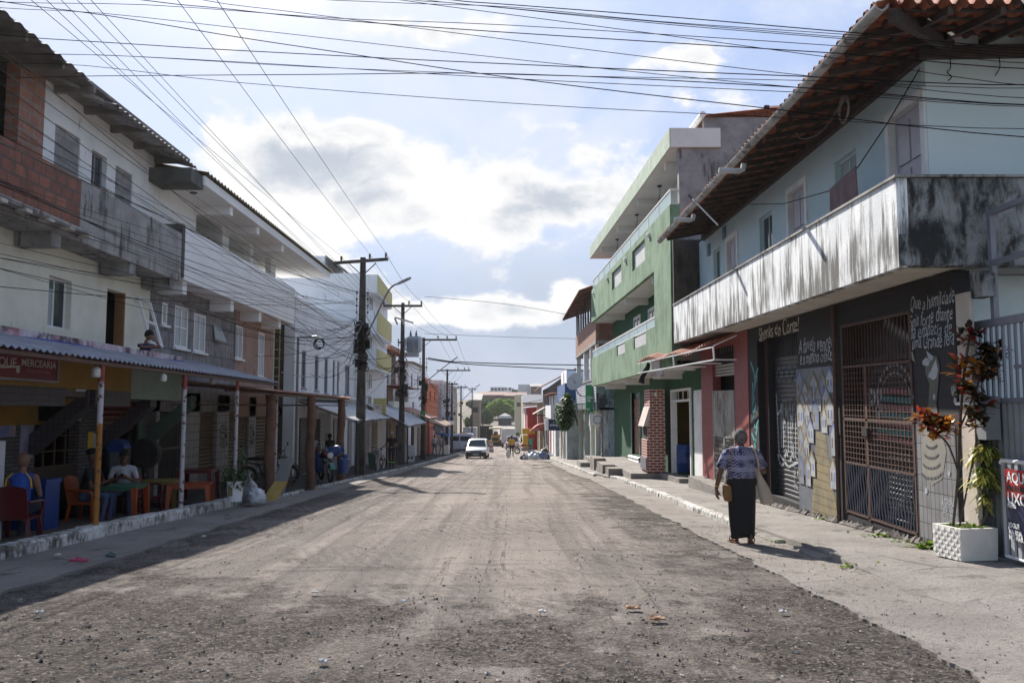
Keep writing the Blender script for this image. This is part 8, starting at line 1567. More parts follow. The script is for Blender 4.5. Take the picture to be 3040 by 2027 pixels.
t = thing('stand_fan', 'big dark round pedestal fan before the black gate', 'fan', pz0(-8.1, 18.2)); q_ = t.location; fc = atY(433, 1345, 18.1); mb = MB(); mb.lathe([(.30, -.09), (.33, -.05), (.34, 0), (.33, .05), (.30, .09)], fc, 28, 'y')
for k in range(20): a = 6.283*k/20; mb.bar(fc+V((0, -.1, 0)), fc+V((.3*math.cos(a), -.09, .3*math.sin(a))), .006)
mb.build('cage', BLACKM, t, smooth=True); mb = MB(); mb.tube([fc, V((fc.x, fc.y+.08, q_.z+.1))], .035, 8); mb.lathe([(0, 0), (.26, 0), (.24, .05), (0, .08)], (fc.x, fc.y+.08, q_.z), 20); mb.box(fc.x-.09, fc.x+.09, fc.y-.0, fc.y+.15, fc.z-.62, fc.z-.34); mb.build('pedestal', BLACKM, t); mb = MB(); mb.lathe([(0, -.02), (.11, -.02), (.11, .02), (0, .02)], fc+V((0, -.11, 0)), 16, 'y'); mb.build('hub', BLACKM, t); text_mb('1', .1, fc+V((-.02, -.005, -.5)), (1, 0, 0), (0, 0, 1)).build('number', WHITE2, t, normals=False)
t = thing('payphone', 'dark machine with blue domed top standing behind the seated men', 'machine', pz0(-8.2, 17.2)); q_ = t.location; mc = atY(343, 1330, 17.1); mb = MB(); mb.box(mc.x-.18, mc.x+.18, mc.y, mc.y+.3, q_.z, mc.z); mb.build('cabinet', BLACKM, t); mb = MB(); mb.lathe([(0, -.16), (.18, -.16), (.18, .14), (0, .14)], (mc.x, mc.y+.15, mc.z), 20, 'y'); mb.build('dome', BLUEPL, t, smooth=True); mb = MB(); mb.box(mc.x-.11, mc.x+.11, mc.y-.012, mc.y-.001, mc.z-.42, mc.z-.08); mb.build('screen', pl('dull_screen', (.16, .17, .2), rough=.2), t)
t = thing('potted_plant', 'leafy green plant in a white paint bucket on the kerb end', 'potted plant', FP(697, 1487, .2)); q_ = t.location; mb = MB(); mb.lathe([(0, 0), (.14, 0), (.17, .38), (.18, .38), (.18, .41), (.16, .41), (.15, .36), (0, .36)], q_, 20); mb.build('bucket', WHITE2, t, smooth=True); mb = MB(); mb.box(q_.x-.09, q_.x-.0, q_.y-.168, q_.y-.15, q_.z+.12, q_.z+.3); mb.build('bucket_label', OCH, t)
mb = MB(); rr = random.Random(6); mb2 = MB()
for k, (u, v) in enumerate(((672, 1400), (690, 1390), (716, 1340), (722, 1370), (735, 1420), (700, 1420), (660, 1415), (742, 1405), (680, 1425))):
    e = atY(u, v, q_.y+rr.uniform(-.2, .2)); mb2.tube([q_+V((0, 0, .35)), q_.lerp(e, .6)+V((0, 0, .15)), e], .008, 5)
    for j in range(22): leaf(mb, q_.lerp(e, rr.uniform(.55, 1.05))+V((rr.gauss(0, .04), rr.gauss(0, .04), rr.gauss(.05, .05))), (rr.uniform(-1, 1), rr.uniform(-1, 1), rr.uniform(-.4, .8)), rr.uniform(.10, .20), .02, .6)
mb.build('leaves', LEAF, t, normals=False); mb2.build('stems', BARK, t)
def bagm(name, label, c_, sx, sy, sz, mat, seed, cat='bag', group=None):
    mb = MB(); mb.ell((0, 0, 0), 1, 1, 1, 18, 12)
    mb.v = [V((p.x*sx*(1+.4*noise.noise(p*2.1+V((seed, 0, 0)))), p.y*sy*(1+.4*noise.noise(p*2.3+V((0, seed, 0)))), (max(p.z, -.6)+.6)*sz*.55+sz*.22*noise.noise(p*3+V((0, 0, seed))))) for p in mb.v]; mb.v = [p+V((0, 0, .0)) for p in mb.v]
    k = V((.0, 0, sz*.82)); mb.tube([k, k+V((.01, 0, .05*sz/.3)), k+V((.05, .01, .09*sz/.3))], [.025, .014, .035], 7); o = mb.build(name, mat, smooth=True); o.location = c_; o.rotation_euler = (0, 0, seed*1.7); return tag(o, label, cat, group)
PLB = [flat('white_plastic_film', (.55, .56, .60), .3), flat('black_plastic_film', (.02, .02, .022), .25), flat('blue_plastic_film', (.14, .18, .32), .3), flat('grey_plastic_film', (.30, .30, .33), .3)]
bagm('trash_bag', 'grey trash bag slumped beside the potted plant', FP(738, 1487, .12), .16, .16, .55, PLB[3], 1); bagm('trash_bag', 'crumpled bluish white plastic bag on the left kerb end', FP(762, 1492, .1), .2, .2, .36, PLB[0], 2); bagm('plastic_bag', 'small crumpled white bag right of the yellow sack', FP(812, 1474, .1), .13, .13, .2, PLB[0], 3)
q_ = FP(792, 1486, .1); mb = MB(); mb.hexa([q_+V(p) for p in ((-.12, 0, 0), (.2, .05, 0), (.2, .12, 0), (-.12, .1, 0), (.12, .15, .42), (.4, .2, .42), (.4, .25, .40), (.12, .22, .40))]); tag(mb.build('yellow_board', pl('yellow_sack', (.42, .30, .09), (.34, .23, .06), bp=.3)), 'yellow board leaning by the last pipe post', 'board')
q_ = FP(815, 1468, .1); mb = MB(); mb.hexa([q_+V(p) for p in ((-.2, .4, 0), (.12, .4, 0), (.12, .46, 0), (-.2, .46, 0), (.0, .55, .85), (.3, .55, .85), (.3, .6, .85), (.0, .6, .85))]); tag(mb.build('grey_board', pl('grey_board', (.28, .27, .27))), 'grey panel leaning beside the last pipe post', 'board')
t = thing('box_table', 'small white box on thin legs right of the last pipe post', 'table', FP(838, 1450, .1)+V((0, .3, 0))); q_ = t.location; mb = MB(); mb.box(q_.x-.16, q_.x+.16, q_.y-.2, q_.y+.2, q_.z+.66, q_.z+.8); mb.build('box', pl('off_white_box', (.5, .45, .4)), t); mb = MB()
for a, b in ((-.14, -.15), (.14, -.15), (-.14, .15), (.14, .15)): mb.bar(q_+V((a, b, 0)), q_+V((a*.8, b*.8, .66)), .04)
mb.build('legs', WOOD, t)
for (u, v, rz, mt, lb) in ((140, 1664, .2, flat('pink_rubber', (.45, .05, .12)), 'single pink flip-flop lying in the left gutter'), (330, 1650, -.4, flat('dark_teal_rubber', (.05, .10, .09)), 'dark green flip-flop lying in the left gutter')):
    q_ = gnd({140: 235}.get(u, u), v, .04); t = thing('flip_flop', lb, 'flip-flop', (0, 0, 0)); mb = MB(); mb.prism([(.045*math.sin(a)*(1+.2*math.cos(a)), .13*math.cos(a), 0) for a in [6.283*j/16 for j in range(16)]], (0, 0, .018)); mb.build('sole', mt, t); mb = MB(); mb.tube([(-.04, -.02, .02), (0, .05, .045), (.04, -.02, .02)], .007, 6); mb.build('strap', mt, t); t.location = q_; t.rotation_euler = (0, 0, rz+1.2)
rr = random.Random(12)
for k, (u, v) in enumerate(((1200, 1787), (118, 1820), (605, 1593), (1610, 1818), (2325, 1818), (935, 1760), (960, 1965), (172, 1648), (1180, 1384), (1172, 1382), (1880, 1806), (1950, 1838))):
    c_ = gnd(u, v, .03); mb = MB(); s_ = .028 if u not in (1950, 1880) else .055; mb.grid(lambda a, b: c_+V(((a-.5)*2.2*s_, (b-.5)*1.4*s_, .02+.02*noise.noise(V((a*5+k, b*5, k))))), 4, 4); o = mb.build('litter', flat('brown_scrap', (.28, .15, .08)) if u in (1950, 1880) else flat('paper_scrap', (.6, .58, .55)), normals=False); md = o.modifiers.new('s', 'SOLIDIFY'); md.thickness = .012; tag(o, 'brown scrap lying on the dark near road surface' if u in (1950, 1880) else 'pale scrap of litter lying on the road', 'litter', 'litter scraps on the road')
# boards by the tall pole, A-frame sign
t = thing('sandwich_board', 'white A-frame board with dark printed squares past the second pole', 'sign', FP(1217, 1372, .08)); q_ = t.location; mb = MB()
for s_ in (-1, 1): mb.hexa([q_+V((-.27, s_*.28, .05)), q_+V((.27, s_*.28, .05)), q_+V((.27, s_*.28+.03, .05)), q_+V((-.27, s_*.28+.03, .05)), q_+V((-.27, s_*.04, 1.0)), q_+V((.27, s_*.04, 1.0)), q_+V((.27, s_*.04+.03, 1.0)), q_+V((-.27, s_*.04+.03, 1.0))])
mb.build('boards', pl('board_white', (.55, .57, .6)), t); mb = MB()
for x in (-.1, .08): mb.hexa([q_+V((x, -.255, .2)), q_+V((x+.11, -.255, .2)), q_+V((x+.11, -.245, .2)), q_+V((x, -.245, .2)), q_+V((x, -.215, .36)), q_+V((x+.11, -.215, .36)), q_+V((x+.11, -.205, .36)), q_+V((x, -.205, .36))])
mb.build('printed_square', BLACKM, t)
for k, (u, v, w_, h, c_) in enumerate(((1106, 1392, .35, .75, (.05, .09, .06)), (1120, 1390, .2, .7, (.35, .35, .36)), (1132, 1388, .2, .5, (.2, .2, .22)), (1143, 1386, .15, .42, (.4, .2, .16)))):
    q_ = FP(u, v, .08); mb = MB(); mb.hexa([q_+V(p) for p in ((-w_/2, 0, 0), (w_/2, 0, 0), (w_/2, .06, 0), (-w_/2, .06, 0), (-w_/2-.08, .15, h), (w_/2-.08, .15, h), (w_/2-.08, .2, h), (-w_/2-.08, .2, h))]); tag(mb.build('leaning_board', flat('board_%d' % k, c_)), ('tall dark green', 'pale grey', 'short dark grey', 'short reddish')[k]+' board leaning beside the nearest tall pole', 'board')
# market stall with blue roof, woman in pink and white
sx = lambda u, Y: (u-1520)/F*Y
t = thing('market_stall', 'market stall with blue canvas roof and pale counter on the left pavement', 'stall', (sx(1312, 71), 72, gz(72))); Y_ = 71.5; z0 = gz(Y_)+.08; mb = MB(); mb.hexa([(sx(1290, Y_), Y_, zz(1287, Y_)), (sx(1334, Y_), Y_, zz(1295, Y_)), (sx(1334, Y_), Y_+2, zz(1295, Y_)), (sx(1290, Y_), Y_+2, zz(1287, Y_)), (sx(1290, Y_), Y_, zz(1283, Y_)), (sx(1334, Y_), Y_, zz(1290, Y_)), (sx(1334, Y_), Y_+2, zz(1290, Y_)), (sx(1290, Y_), Y_+2, zz(1283, Y_))]); mb.build('roof', flat('sky_blue_canvas', (.05, .17, .42)), t)
mb = MB(); mb.box(sx(1292, Y_), sx(1332, Y_), Y_+.3, Y_+1.6, z0, z0+.75); mb.build('counter', PALE, t)
for u in (1291, 1333): mb = MB(); mb.box(sx(u, Y_)-.03, sx(u, Y_)+.03, Y_, Y_+.06, z0, zz(1292, Y_)); mb.build('post', WHITE2, t)
def far(label, u, v, h, rz, top, legs, hair=True, hgt=1., scale=1., lm=None, y=None):
    p = gnd(u, v, h); return person(label, p, rz, stand(hgt, 1, 2, 3, stride=.1), [SKIN, cl('top_%s' % label[:14], top), cl('legs_%s' % label[:14], legs), RUBBER], .035, (HAIRM, .3), head=(0, -.02, 1.57*hgt, .09*hgt, .12*hgt, 0), smooth_n=2)
far('woman in white and pink top standing by the blue roofed stall', 1311, 1350, .08, .6, (.55, .42, .44), (.30, .2, .18)); far('person in pale clothes half hidden by the third pole at the stall', 1290, 1351, .08, .4, (.45, .45, .5), (.1, .1, .14))
yw = far('man in yellow shirt and dark trousers carrying a white bag up the road', 1519, 1357, .01, .05, (.62, .34, .03), (.02, .02, .025)); bagm('plastic_bag', 'white shopping bag in the hand of the yellow shirted man', gnd(1509, 1357, .35), .13, .1, .5, PLB[0], 4)
far('person in a long teal robe seen from behind near the red motorcycle', 1576, 1340, .02, 3.1, (.05, .32, .27), (.05, .3, .26)); far('person in green shirt walking by the yellow fascia', 1548, 1322, .02, 1., (.03, .25, .09), (.03, .03, .04)); far('person in white shirt beside the box truck', 1535, 1318, .02, 2., (.6, .6, .62), (.05, .05, .09)); far('person in blue shirt beside the teal robed person', 1566, 1338, .02, 2.6, (.04, .08, .35), (.03, .04, .1), hgt=.8); far('person in dark shirt in front of the shop with the yellow post', 1588, 1336, .05, .5, (.05, .05, .06), (.3, .3, .32)); far('person in pale top standing by the grey shutters right', 1672, 1340, .1, .5, (.5, .45, .45), (.25, .1, .2), hgt=.95)
# heap of trash bags
rr = random.Random(31); TG = 'trash bags heaped at the right kerb'
for k in range(28):
    u = rr.uniform(1553, 1638); ly = 0 if k < 15 else (.2 if k < 23 else .4); v = 1364-rr.random()*10; u = u if ly == 0 else lerp(u, 1600, .45); m_ = rr.choices((0, 1, 2, 3), (4.5, 2.2, 3, 1.8))[0]; s_ = rr.uniform(.17, .28)
    bagm('trash_bag', ('white knotted trash bag', 'black shiny trash bag', 'bluish see-through trash bag', 'grey trash bag')[m_]+' in the heap at the right kerb', gnd(u, v, .02+ly), s_, s_*.9, s_*1.5, PLB[m_], k+.37, 'trash bag', TG)
q_ = gnd(1612, 1352, .4); mb = MB(); mb.box(-.42, .42, -.25, .25, 0, .35); mb.xf(Matrix.Translation(q_) @ Matrix.Rotation(-.55, 4, 'Y')); tag(mb.build('cardboard_box', flat('dark_cardboard', (.10, .07, .04))), 'dark cardboard box tilted on top of the trash heap', 'box')
q_ = gnd(1624, 1364, .05); mb = MB(); mb.hexa([q_+V(p) for p in ((-.12, 0, 0), (.2, 0, 0), (.2, .1, 0), (-.12, .1, 0), (-.02, .1, .5), (.28, .1, .55), (.28, .16, .55), (-.02, .16, .5))]); tag(mb.build('white_board', WHITE2), 'white broken board propped in the trash heap', 'board')
# ---------------- vehicles ----------------
LAMPG = pl('lamp_glass', (.62, .64, .66), rough=.12, bp=0); PLATE = pl('number_plate', (.55, .57, .6), bp=0); TAIL = pl('tail_lamp_red', (.35, .02, .02), rough=.2, bp=0)
def wheels(t, xs, ys_, r, w_=.18):
    for x in xs:
        for y_ in ys_:
            s_ = 1 if x > 0 else -1; mb = MB(); mb.lathe([(r*.6, -w_/2), (r*.92, -w_/2), (r, -w_*.35), (r, w_*.35), (r*.92, w_/2), (r*.6, w_/2)], (x, y_, r), 22, 'x'); wh = mb.build('wheel', RUBBER, t, smooth=True); mb = MB(); mb.lathe([(0, s_*w_*.38), (r*.6, s_*w_*.42), (r*.62, s_*w_*.3), (0, s_*w_*.2)], (x, y_, r), 16, 'x'); mb.build('rim', GREYM, wh, smooth=True)
def car(name, label, loc, rz, body, L=3.7, W=1.56, H=1.44, hatch=True, pick=False, cat='car', group=None, low=None, full=True):
    """car facing -Y"""
    t = thing(name, label, cat, (0, 0, 0), group); h = H; hw = W/2; f, r = -L/2, L/2
    secs = [(f, .28, .50, .62, .90), (f+.08, .22, .58, .70, .96), (f+.55, .2, .74, .80, 1.), (f+L*.26, .2, .84, .86, 1.), (f+L*.43, .2, .86, h-.05, 1.), (f+L*.52, .2, .87, h, 1.)]
    secs += [(f+L*.60, .2, .88, h, 1.), (f+L*.63, .2, .90, .94, 1.), (r-.06, .22, .92, .96, .98), (r, .3, .86, .9, .96)] if pick else [(f+L*.80, .2, .88, h-.02, 1.), (r-.28 if hatch else f+L*.82, .22, .90, h-.12, .99), (r-.05, .25, .92, .98, .96), (r, .32, .82, .88, .94)]
    rg = []
    for y_, zb_, zl, zt, k in secs:
        w_ = hw*k; tw_ = w_*(.80 if zt > 1.1 else .96); rg.append([V(p) for p in ((-w_*.9, y_, zb_), (w_*.9, y_, zb_), (w_, y_, zb_+.12), (w_, y_, zl-.08), (w_*.975, y_, zl), (lerp(w_, tw_, .9), y_, max(zl+.01, zt-.06)), (tw_*.85, y_, zt), (-tw_*.85, y_, zt), (-lerp(w_, tw_, .9), y_, max(zl+.01, zt-.06)), (-w_*.975, y_, zl), (-w_, y_, zl-.08), (-w_, y_, zb_+.12))])
    mb = MB(); mb.loft(rg); mb.build('body', body, t, smooth=True)
    def gl(nm, pts, off=(0, 0, 0)): mb = MB(); mb.prism([V(p) for p in pts], off); mb.build(nm, GLASS, t)
    yw0, yw1 = f+L*.27, f+L*.43; gl('windscreen', [(-hw*.86, yw0-.005, .90), (hw*.86, yw0-.005, .90), (hw*.68, yw1-.04, h-.09), (-hw*.68, yw1-.04, h-.09)], (0, -.015, .02))
    yr0 = f+L*(.63 if pick else 0) if pick else r-.06; yr1 = f+L*.605 if pick else r-.26; gl('rear_window', [(-hw*.8, yr0, 1.0), (hw*.8, yr0, 1.0), (hw*.66, yr1, h-.15), (-hw*.66, yr1, h-.15)], (0, .02, .015))
    for s_ in (-1, 1):
        gl('side_window', [(s_*hw*.985, f+L*.33, .92), (s_*hw*.985, f+L*(.58 if pick else .86), .94), (s_*hw*.845, f+L*(.57 if pick else .80), h-.13), (s_*hw*.845, f+L*.44, h-.13)], (s_*.012, 0, .004))
        mb = MB(); mb.box(s_*hw+(-.14 if s_ < 0 else 0), s_*hw+(0 if s_ < 0 else .14), yw0+.12, yw0+.2, .90, 1.0); mb.build('mirror', BLACKM, t)
        mb = MB(); mb.box(min(s_*hw*.55, s_*hw*.9), max(s_*hw*.55, s_*hw*.9), f-.012, f+.1, .56, .68); mb.build('headlight', LAMPG, t); mb = MB(); mb.box(min(s_*hw*.72, s_*hw*.93), max(s_*hw*.72, s_*hw*.93), r-.06, r+.012, .62, .86); mb.build('tail_light', TAIL, t)
    mb = MB(); mb.box(-hw*.53, hw*.53, f-.008, f+.06, .55, .66); mb.build('grille', BLACKM, t); bm_ = low or GREYM
    mb = MB(); mb.box(-hw*.96, hw*.96, f-.08, f+.2, .26, .53); mb.build('bumper', bm_, t); mb = MB(); mb.box(-hw*.96, hw*.96, r-.2, r+.07, .3, .55); mb.build('rear_bumper', bm_, t)
    mb = MB(); mb.box(-.2, .2, f-.095, f-.081, .36, .49); pm = mb.build('number_plate', PLATE, t); mb = MB(); mb.box(-.2, .2, f-.10, f-.096, .45, .49); mb.build('plate_band', BLUE, pm); mb = MB(); mb.box(-.2, .2, r+.071, r+.08, .38, .5); mb.build('rear_plate', PLATE, t)
    wheels(t, (-hw+.1, hw-.1), (f+.68, r-.66), .27 if not pick else .34)
    if full:
        mb = MB(); mb.lathe([(0, -.012), (.05, -.012), (.05, 0), (0, 0)], (0, f-.009, .60), 14, 'y'); mb.build('badge', BLUE, t)
    t.location = loc; t.rotation_euler = (0, 0, rz); return t
WCAR = pl('white_car_paint', (.72, .72, .74), rough=.3, bp=0); SCAR = pl('silver_car_paint', (.45, .46, .48), rough=.3, bp=0, metal=.3); DCAR = pl('dark_car_paint', (.05, .05, .06), rough=.3, bp=0)
hb = car('hatchback', 'small white hatchback with black bumper driving towards the viewer', gnd(1415, 1362)+V((0, 1.8, -.06)), -.03, WCAR, low=BLACKM)
person('driver sitting behind the windscreen of the white hatchback', hb.location+V((.33, .25, -.12)), 0, sit(1, 2, 3, ((-.26, -.25, .72), (-.1, -.42, .80)), ((.26, -.25, .72), (.1, -.42, .80)), .0, .38), [SKIN2, BLACKC, BLACKC, RUBBER], .03, (HAIRM, .3), head=(0, -.03, 1.22, .09, .12, 0), face=False)
car('pickup', 'white double cab pickup parked on the right seen from behind', gnd(1519, 1336)+V((.1, 2.4, 0)), math.pi, WCAR, 5.0, 1.75, 1.68, pick=True, cat='pickup')
hc = None; HG = 'cars on the far slope'
for k, (u, v, m_, lb) in enumerate(((1510, 1276, WCAR, 'white car on the far slope, nearest on its right lane'), (1516, 1270, SCAR, 'silver car behind the nearest white car on the far slope'), (1505, 1268, WCAR, 'white car higher on the right lane of the far slope'), (1436, 1272, SCAR, 'silver car left on the far slope behind the dark truck'), (1428, 1276, WCAR, 'white car left on the far slope near the pole foot'), (1448, 1268, WCAR, 'white car high on the left lane of the far slope'), (1424, 1284, DCAR, 'dark car behind the left box truck'))):
    Y = 175+10*k if k < 3 else 170+9*(k-3); p = V(((u-1520)/F*Y, Y, gz(Y))); hc = car('parked_car', lb, p, 0 if k < 3 else 3.14, m_, 3.9, 1.65, 1.5, group=HG, full=False)
def boxtruck(label, u, Y, face, cabm, L=6.5, W=2.2, H=2.9, boxm=None):
    t = thing('box_truck', label, 'truck', (0, 0, 0)); s_ = 1 if face == 'away' else -1; mb = MB(); mb.box(-W/2, W/2, -L*.35, L*.35, .85, H); mb.build('cargo_box', boxm or pl('white_truck_box', (.62, .62, .62), (.52, .52, .52), sc=1, bp=0), t); y0 = -L*.35
    mb = MB(); mb.box(-W/2+.03, -.02, y0-.03, y0-.001, .9, H-.06); mb.box(.02, W/2-.03, y0-.03, y0-.001, .9, H-.06); mb.build('rear_door', boxm or pl('white_truck_door', (.55, .55, .56), bp=0), t); mb = MB(); mb.box(-W/2-.01, W/2+.01, y0-.04, y0+.05, H-.0, H+.06); mb.box(-W/2, W/2, y0-.04, y0+.1, .78, .86); mb.box(-.012, .012, y0-.05, y0-.031, .9, H-.1); mb.build('frame', GREYM, t)
    mb = MB(); mb.loft([[V((x, y_, z_)) for x, z_ in ((-W*.44, .45), (W*.44, .45), (W*.44, 1.4), (W*.38, zt), (-W*.38, zt), (-W*.44, 1.4))] for y_, zt in ((L*.36, 2.25), (L*.5, 2.3), (L*.6, 1.6))]); mb.build('cab', cabm, t); mb = MB(); mb.box(-W*.3, W*.3, L*.55, L*.56+.05, 1.45, 2.0); mb.build('windscreen', GLASS, t)
    for x in (-.8, .8): mb = MB(); mb.box(x-.15, x+.15, y0-.05, y0-.01, .62, .76); mb.build('tail_light', TAIL, t)
    mb = MB(); mb.box(-.4, .4, -L*.3, L*.5, .45, .8); mb.build('chassis', BLACKM, t); wheels(t, (-W/2+.2, W/2-.2), (-L*.22, L*.46), .42, .25)
    p = V(((u-1520)/F*Y, Y, gz(Y))); t.location = p; t.rotation_euler = (0, 0, 0 if face == 'away' else .3); return t
boxtruck('white box truck seen from behind on the right of the yellow grader', 1510, 127, 'away', WCAR); boxtruck('white box truck on the left before the dark truck', 1397, 133, 'away', WCAR, 6, 2.1, 3.1)
tr = boxtruck('dark tipper truck seen from behind between the white trucks', 1445, 142, 'away', DCAR, 6.5, 2.1, 3.4, pl('dark_tipper', (.035, .033, .035), (.06, .055, .05)))
t = thing('road_grader', 'yellow road machine with pale flat canopy working in the dip', 'road machine', (0, 0, 0)); YM = pl('machine_yellow', (.42, .25, .05), (.34, .2, .04), dirt=(.1, .07, .04), damt=.4)
mb = MB(); mb.loft([[V((x, y_, z_)) for x, z_ in ((-.75, .5), (.75, .5), (.75, zt), (-.75, zt))] for y_, zt in ((-2.2, 1.4), (-2.0, 1.75), (.2, 1.9), (2.4, 1.5))]); mb.build('hull', YM, t); mb = MB(); mb.box(-.5, .5, -2.26, -2.201, .95, 1.5); mb.build('grille', BLACKM, t); mb = MB(); mb.box(-1.05, 1.05, -1.2, 1.3, 3.0, 3.16); mb.hexa([(-1.1, -1.6, 2.85), (1.1, -1.6, 2.85), (1.1, 1.4, 3.0), (-1.1, 1.4, 3.0), (-1.1, -1.6, 2.98), (1.1, -1.6, 2.98), (1.1, 1.4, 3.2), (-1.1, 1.4, 3.2)]); mb.build('canopy', pl('cream_canopy', (.62, .55, .40)), t)
for x in (-.8, .8):
    for y_ in (-1.1, 1.1): mb = MB(); mb.box(x-.05, x+.05, y_-.05, y_+.05, 1.5, 3.0); mb.build('canopy_post', BLACKM, t)
mb = MB(); mb.box(-.35, .35, -.1, .5, 1.8, 2.4); mb.build('seat', BLACKM, t); mb = MB(); mb.box(-1.15, 1.15, -2.9, -2.6, .15, .75); mb.build('drum_cover', BLACKM, t); wheels(t, (-.85, .85), (-1.5, 1.6), .5, .4); mb = MB(); mb.ell((.1, -1.6, 1.92), .12, .12, .16); mb.build('beacon', flat('orange_beacon', (.7, .15, .02)), t); t.location = V(((1472-1520)/F*139, 139, gz(139)))
# van seen from the side
t = thing('van', 'white passenger van standing sideways at the left beyond the stall', 'van', (0, 0, 0)); mb = MB(); mb.loft([[V(p) for p in ((x, -.85, .35), (x, .85, .35), (x, .85, 1.2), (x, .74*k, zt), (x, -.74*k, zt), (x, -.85, 1.2))] for x, zt, k in ((-2.3, 1.1, .9), (-2.15, 1.25, 1.), (-1.5, 1.95, 1.), (1.9, 2.0, 1.), (2.05, 1.9, .95), (2.1, 1.2, .95))]); mb.build('body', pl('greyish_van_paint', (.50, .53, .60), rough=.35, bp=0), t, smooth=True)
for a, b in ((-1.5, -.55), (-.4, .55), (.7, 1.85)): mb = MB(); mb.box(a, b, -.86, -.80, 1.22, 1.72); mb.build('side_window', GLASS, t)
wheels(t, (-.0,), (), .3); 
for x in (-1.4, 1.3): mb = MB(); mb.lathe([(0, -.1), (.3, -.1), (.32, 0), (.3, .1), (0, .1)], (x, -.72, .32), 20, 'y'); mb.build('wheel', RUBBER, t, smooth=True)
mb = MB(); mb.box(2.08, 2.13, -.75, -.55, .9, 1.3); mb.build('tail_light', TAIL, t); mb = MB(); mb.box(1.95, 2.18, -.8, .8, .35, .6); mb.build('rear_bumper', GREYM, t); t.location = V(((1350-1520)/F*90, 90, gz(90)))
# orange canopy tent
t = thing('canopy_tent', 'orange peaked canopy tent behind the white van', 'tent', V(((1378-1520)/F*98, 98, gz(98)))); Y = 98; c_ = V(((1376-1520)/F*Y, Y+1, zz(1281, Y))); ex = 1.05; ze = zz(1293, Y); mb = MB(); mb.loft([[c_+V((a*ex, b*ex, ze-c_.z-.25)) for a, b in ((-1, -1), (1, -1), (1, 1), (-1, 1))], [c_+V((a*ex, b*ex, ze-c_.z)) for a, b in ((-1, -1), (1, -1), (1, 1), (-1, 1))], [c_+V((a*.03, b*.03, 0)) for a, b in ((-1, -1), (1, -1), (1, 1), (-1, 1))]], cap=False); mb.build('canopy', flat('orange_canvas', (.50, .14, .05)), t); 
for a in (-1, 1):
    for b in (-1, 1): mb = MB(); mb.box(c_.x+a*ex-.03, c_.x+a*ex+.03, c_.y+b*ex-.03, c_.y+b*ex+.03, gz(Y), ze-.2); mb.build('leg', GREYM, t)
# drum barriers
for (u, v, lb) in ((1456, 1342, 'striped traffic drum standing in the road right of the hatchback'),):
    q_ = gnd(u, v); t = thing('traffic_drum', lb, 'traffic drum', q_)
    for k in range(5): mb = MB(); r0, r1 = .36-.03*k, .35-.03*k; mb.lathe([(0, .25*k), (r0, .25*k), (r1, .25*k+.248), (0, .25*k+.248)], q_, 16); mb.build('stripe', pl('drum_white', (.6, .56, .54), bp=0) if k % 2 else pl('drum_orange', (.5, .28, .22), bp=0), t, smooth=True)
q_ = gnd(1361, 1341); mb = MB(); mb.lathe([(0, 0), (.26, 0), (.3, .85), (.28, .85), (.26, .8), (0, .8)], q_, 16); tag(mb.build('bin', pl('grey_bin', (.16, .16, .16)), smooth=True), 'dark grey bin at the end of the left kerb before the van', 'bin')
# kiosk with pyramid roof
Y = 262; g_ = gz(Y); t = thing('kiosk', 'dark kiosk with a pale stepped pyramid roof at the far bend', 'kiosk', V(((1499-1520)/F*Y, Y, g_))); cx = (1499-1520)/F*Y; mb = MB(); mb.box(cx-2.1, cx+2.1, Y, Y+4, g_-.5, zz(1239, Y)); mb.build('wall', pl('dark_kiosk_wall', (.06, .06, .06)), t); mb = MB()
for a, b, z0, z1 in ((2.3, 1.9, zz(1241, Y), zz(1234, Y)), (1.9, .1, zz(1234, Y), zz(1226, Y))): mb.loft([[V((cx+p*a, Y+2+q_*a, z0)) for p, q_ in ((-1, -1), (1, -1), (1, 1), (-1, 1))], [V((cx+p*b, Y+2+q_*b, z1)) for p, q_ in ((-1, -1), (1, -1), (1, 1), (-1, 1))]])
mb.build('roof', pl('pale_kiosk_roof', (.50, .47, .44)), t)
# ---------------- trees ----------------
def tree(label, c_, trunk_h, r, rz_, n, m1_, m2_, seed, leafs=.35, name='tree', cat='tree', group=None, lobes=9):
    rr = random.Random(seed); c_ = V(c_); t = thing(name, label, cat, c_, group); mb = MB(); top = c_+V((0, 0, trunk_h)); mb.tube([c_+V((0, 0, -.3)), c_.lerp(top, .5)+V((r*.04, 0, 0)), top], [r*.09, r*.065, r*.045], 8)
    L = []
    for k in range(lobes):
        a = rr.uniform(0, 6.283); q_ = rr.uniform(.25, .8); cc = top+V((r*q_*math.cos(a), r*q_*math.sin(a), rz_*rr.uniform(-.25, .75))); L.append((cc, r*rr.uniform(.3, .5))); mb.tube([top, top.lerp(cc, .5)+V((0, 0, -r*.05)), cc], [r*.04, r*.025, r*.012], 6)
    mb.build('trunk', BARK, t, smooth=True)
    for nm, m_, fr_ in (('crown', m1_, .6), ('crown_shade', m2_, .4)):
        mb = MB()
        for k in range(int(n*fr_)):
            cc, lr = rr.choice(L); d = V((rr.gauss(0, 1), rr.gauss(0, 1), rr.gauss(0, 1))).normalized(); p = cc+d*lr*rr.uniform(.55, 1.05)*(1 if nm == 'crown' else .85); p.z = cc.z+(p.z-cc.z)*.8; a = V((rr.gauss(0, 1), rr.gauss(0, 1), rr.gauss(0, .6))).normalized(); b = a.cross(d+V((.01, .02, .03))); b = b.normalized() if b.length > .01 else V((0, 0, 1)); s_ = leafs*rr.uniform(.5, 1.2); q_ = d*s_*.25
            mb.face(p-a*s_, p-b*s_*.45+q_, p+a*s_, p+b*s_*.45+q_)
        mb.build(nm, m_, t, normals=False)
    return t
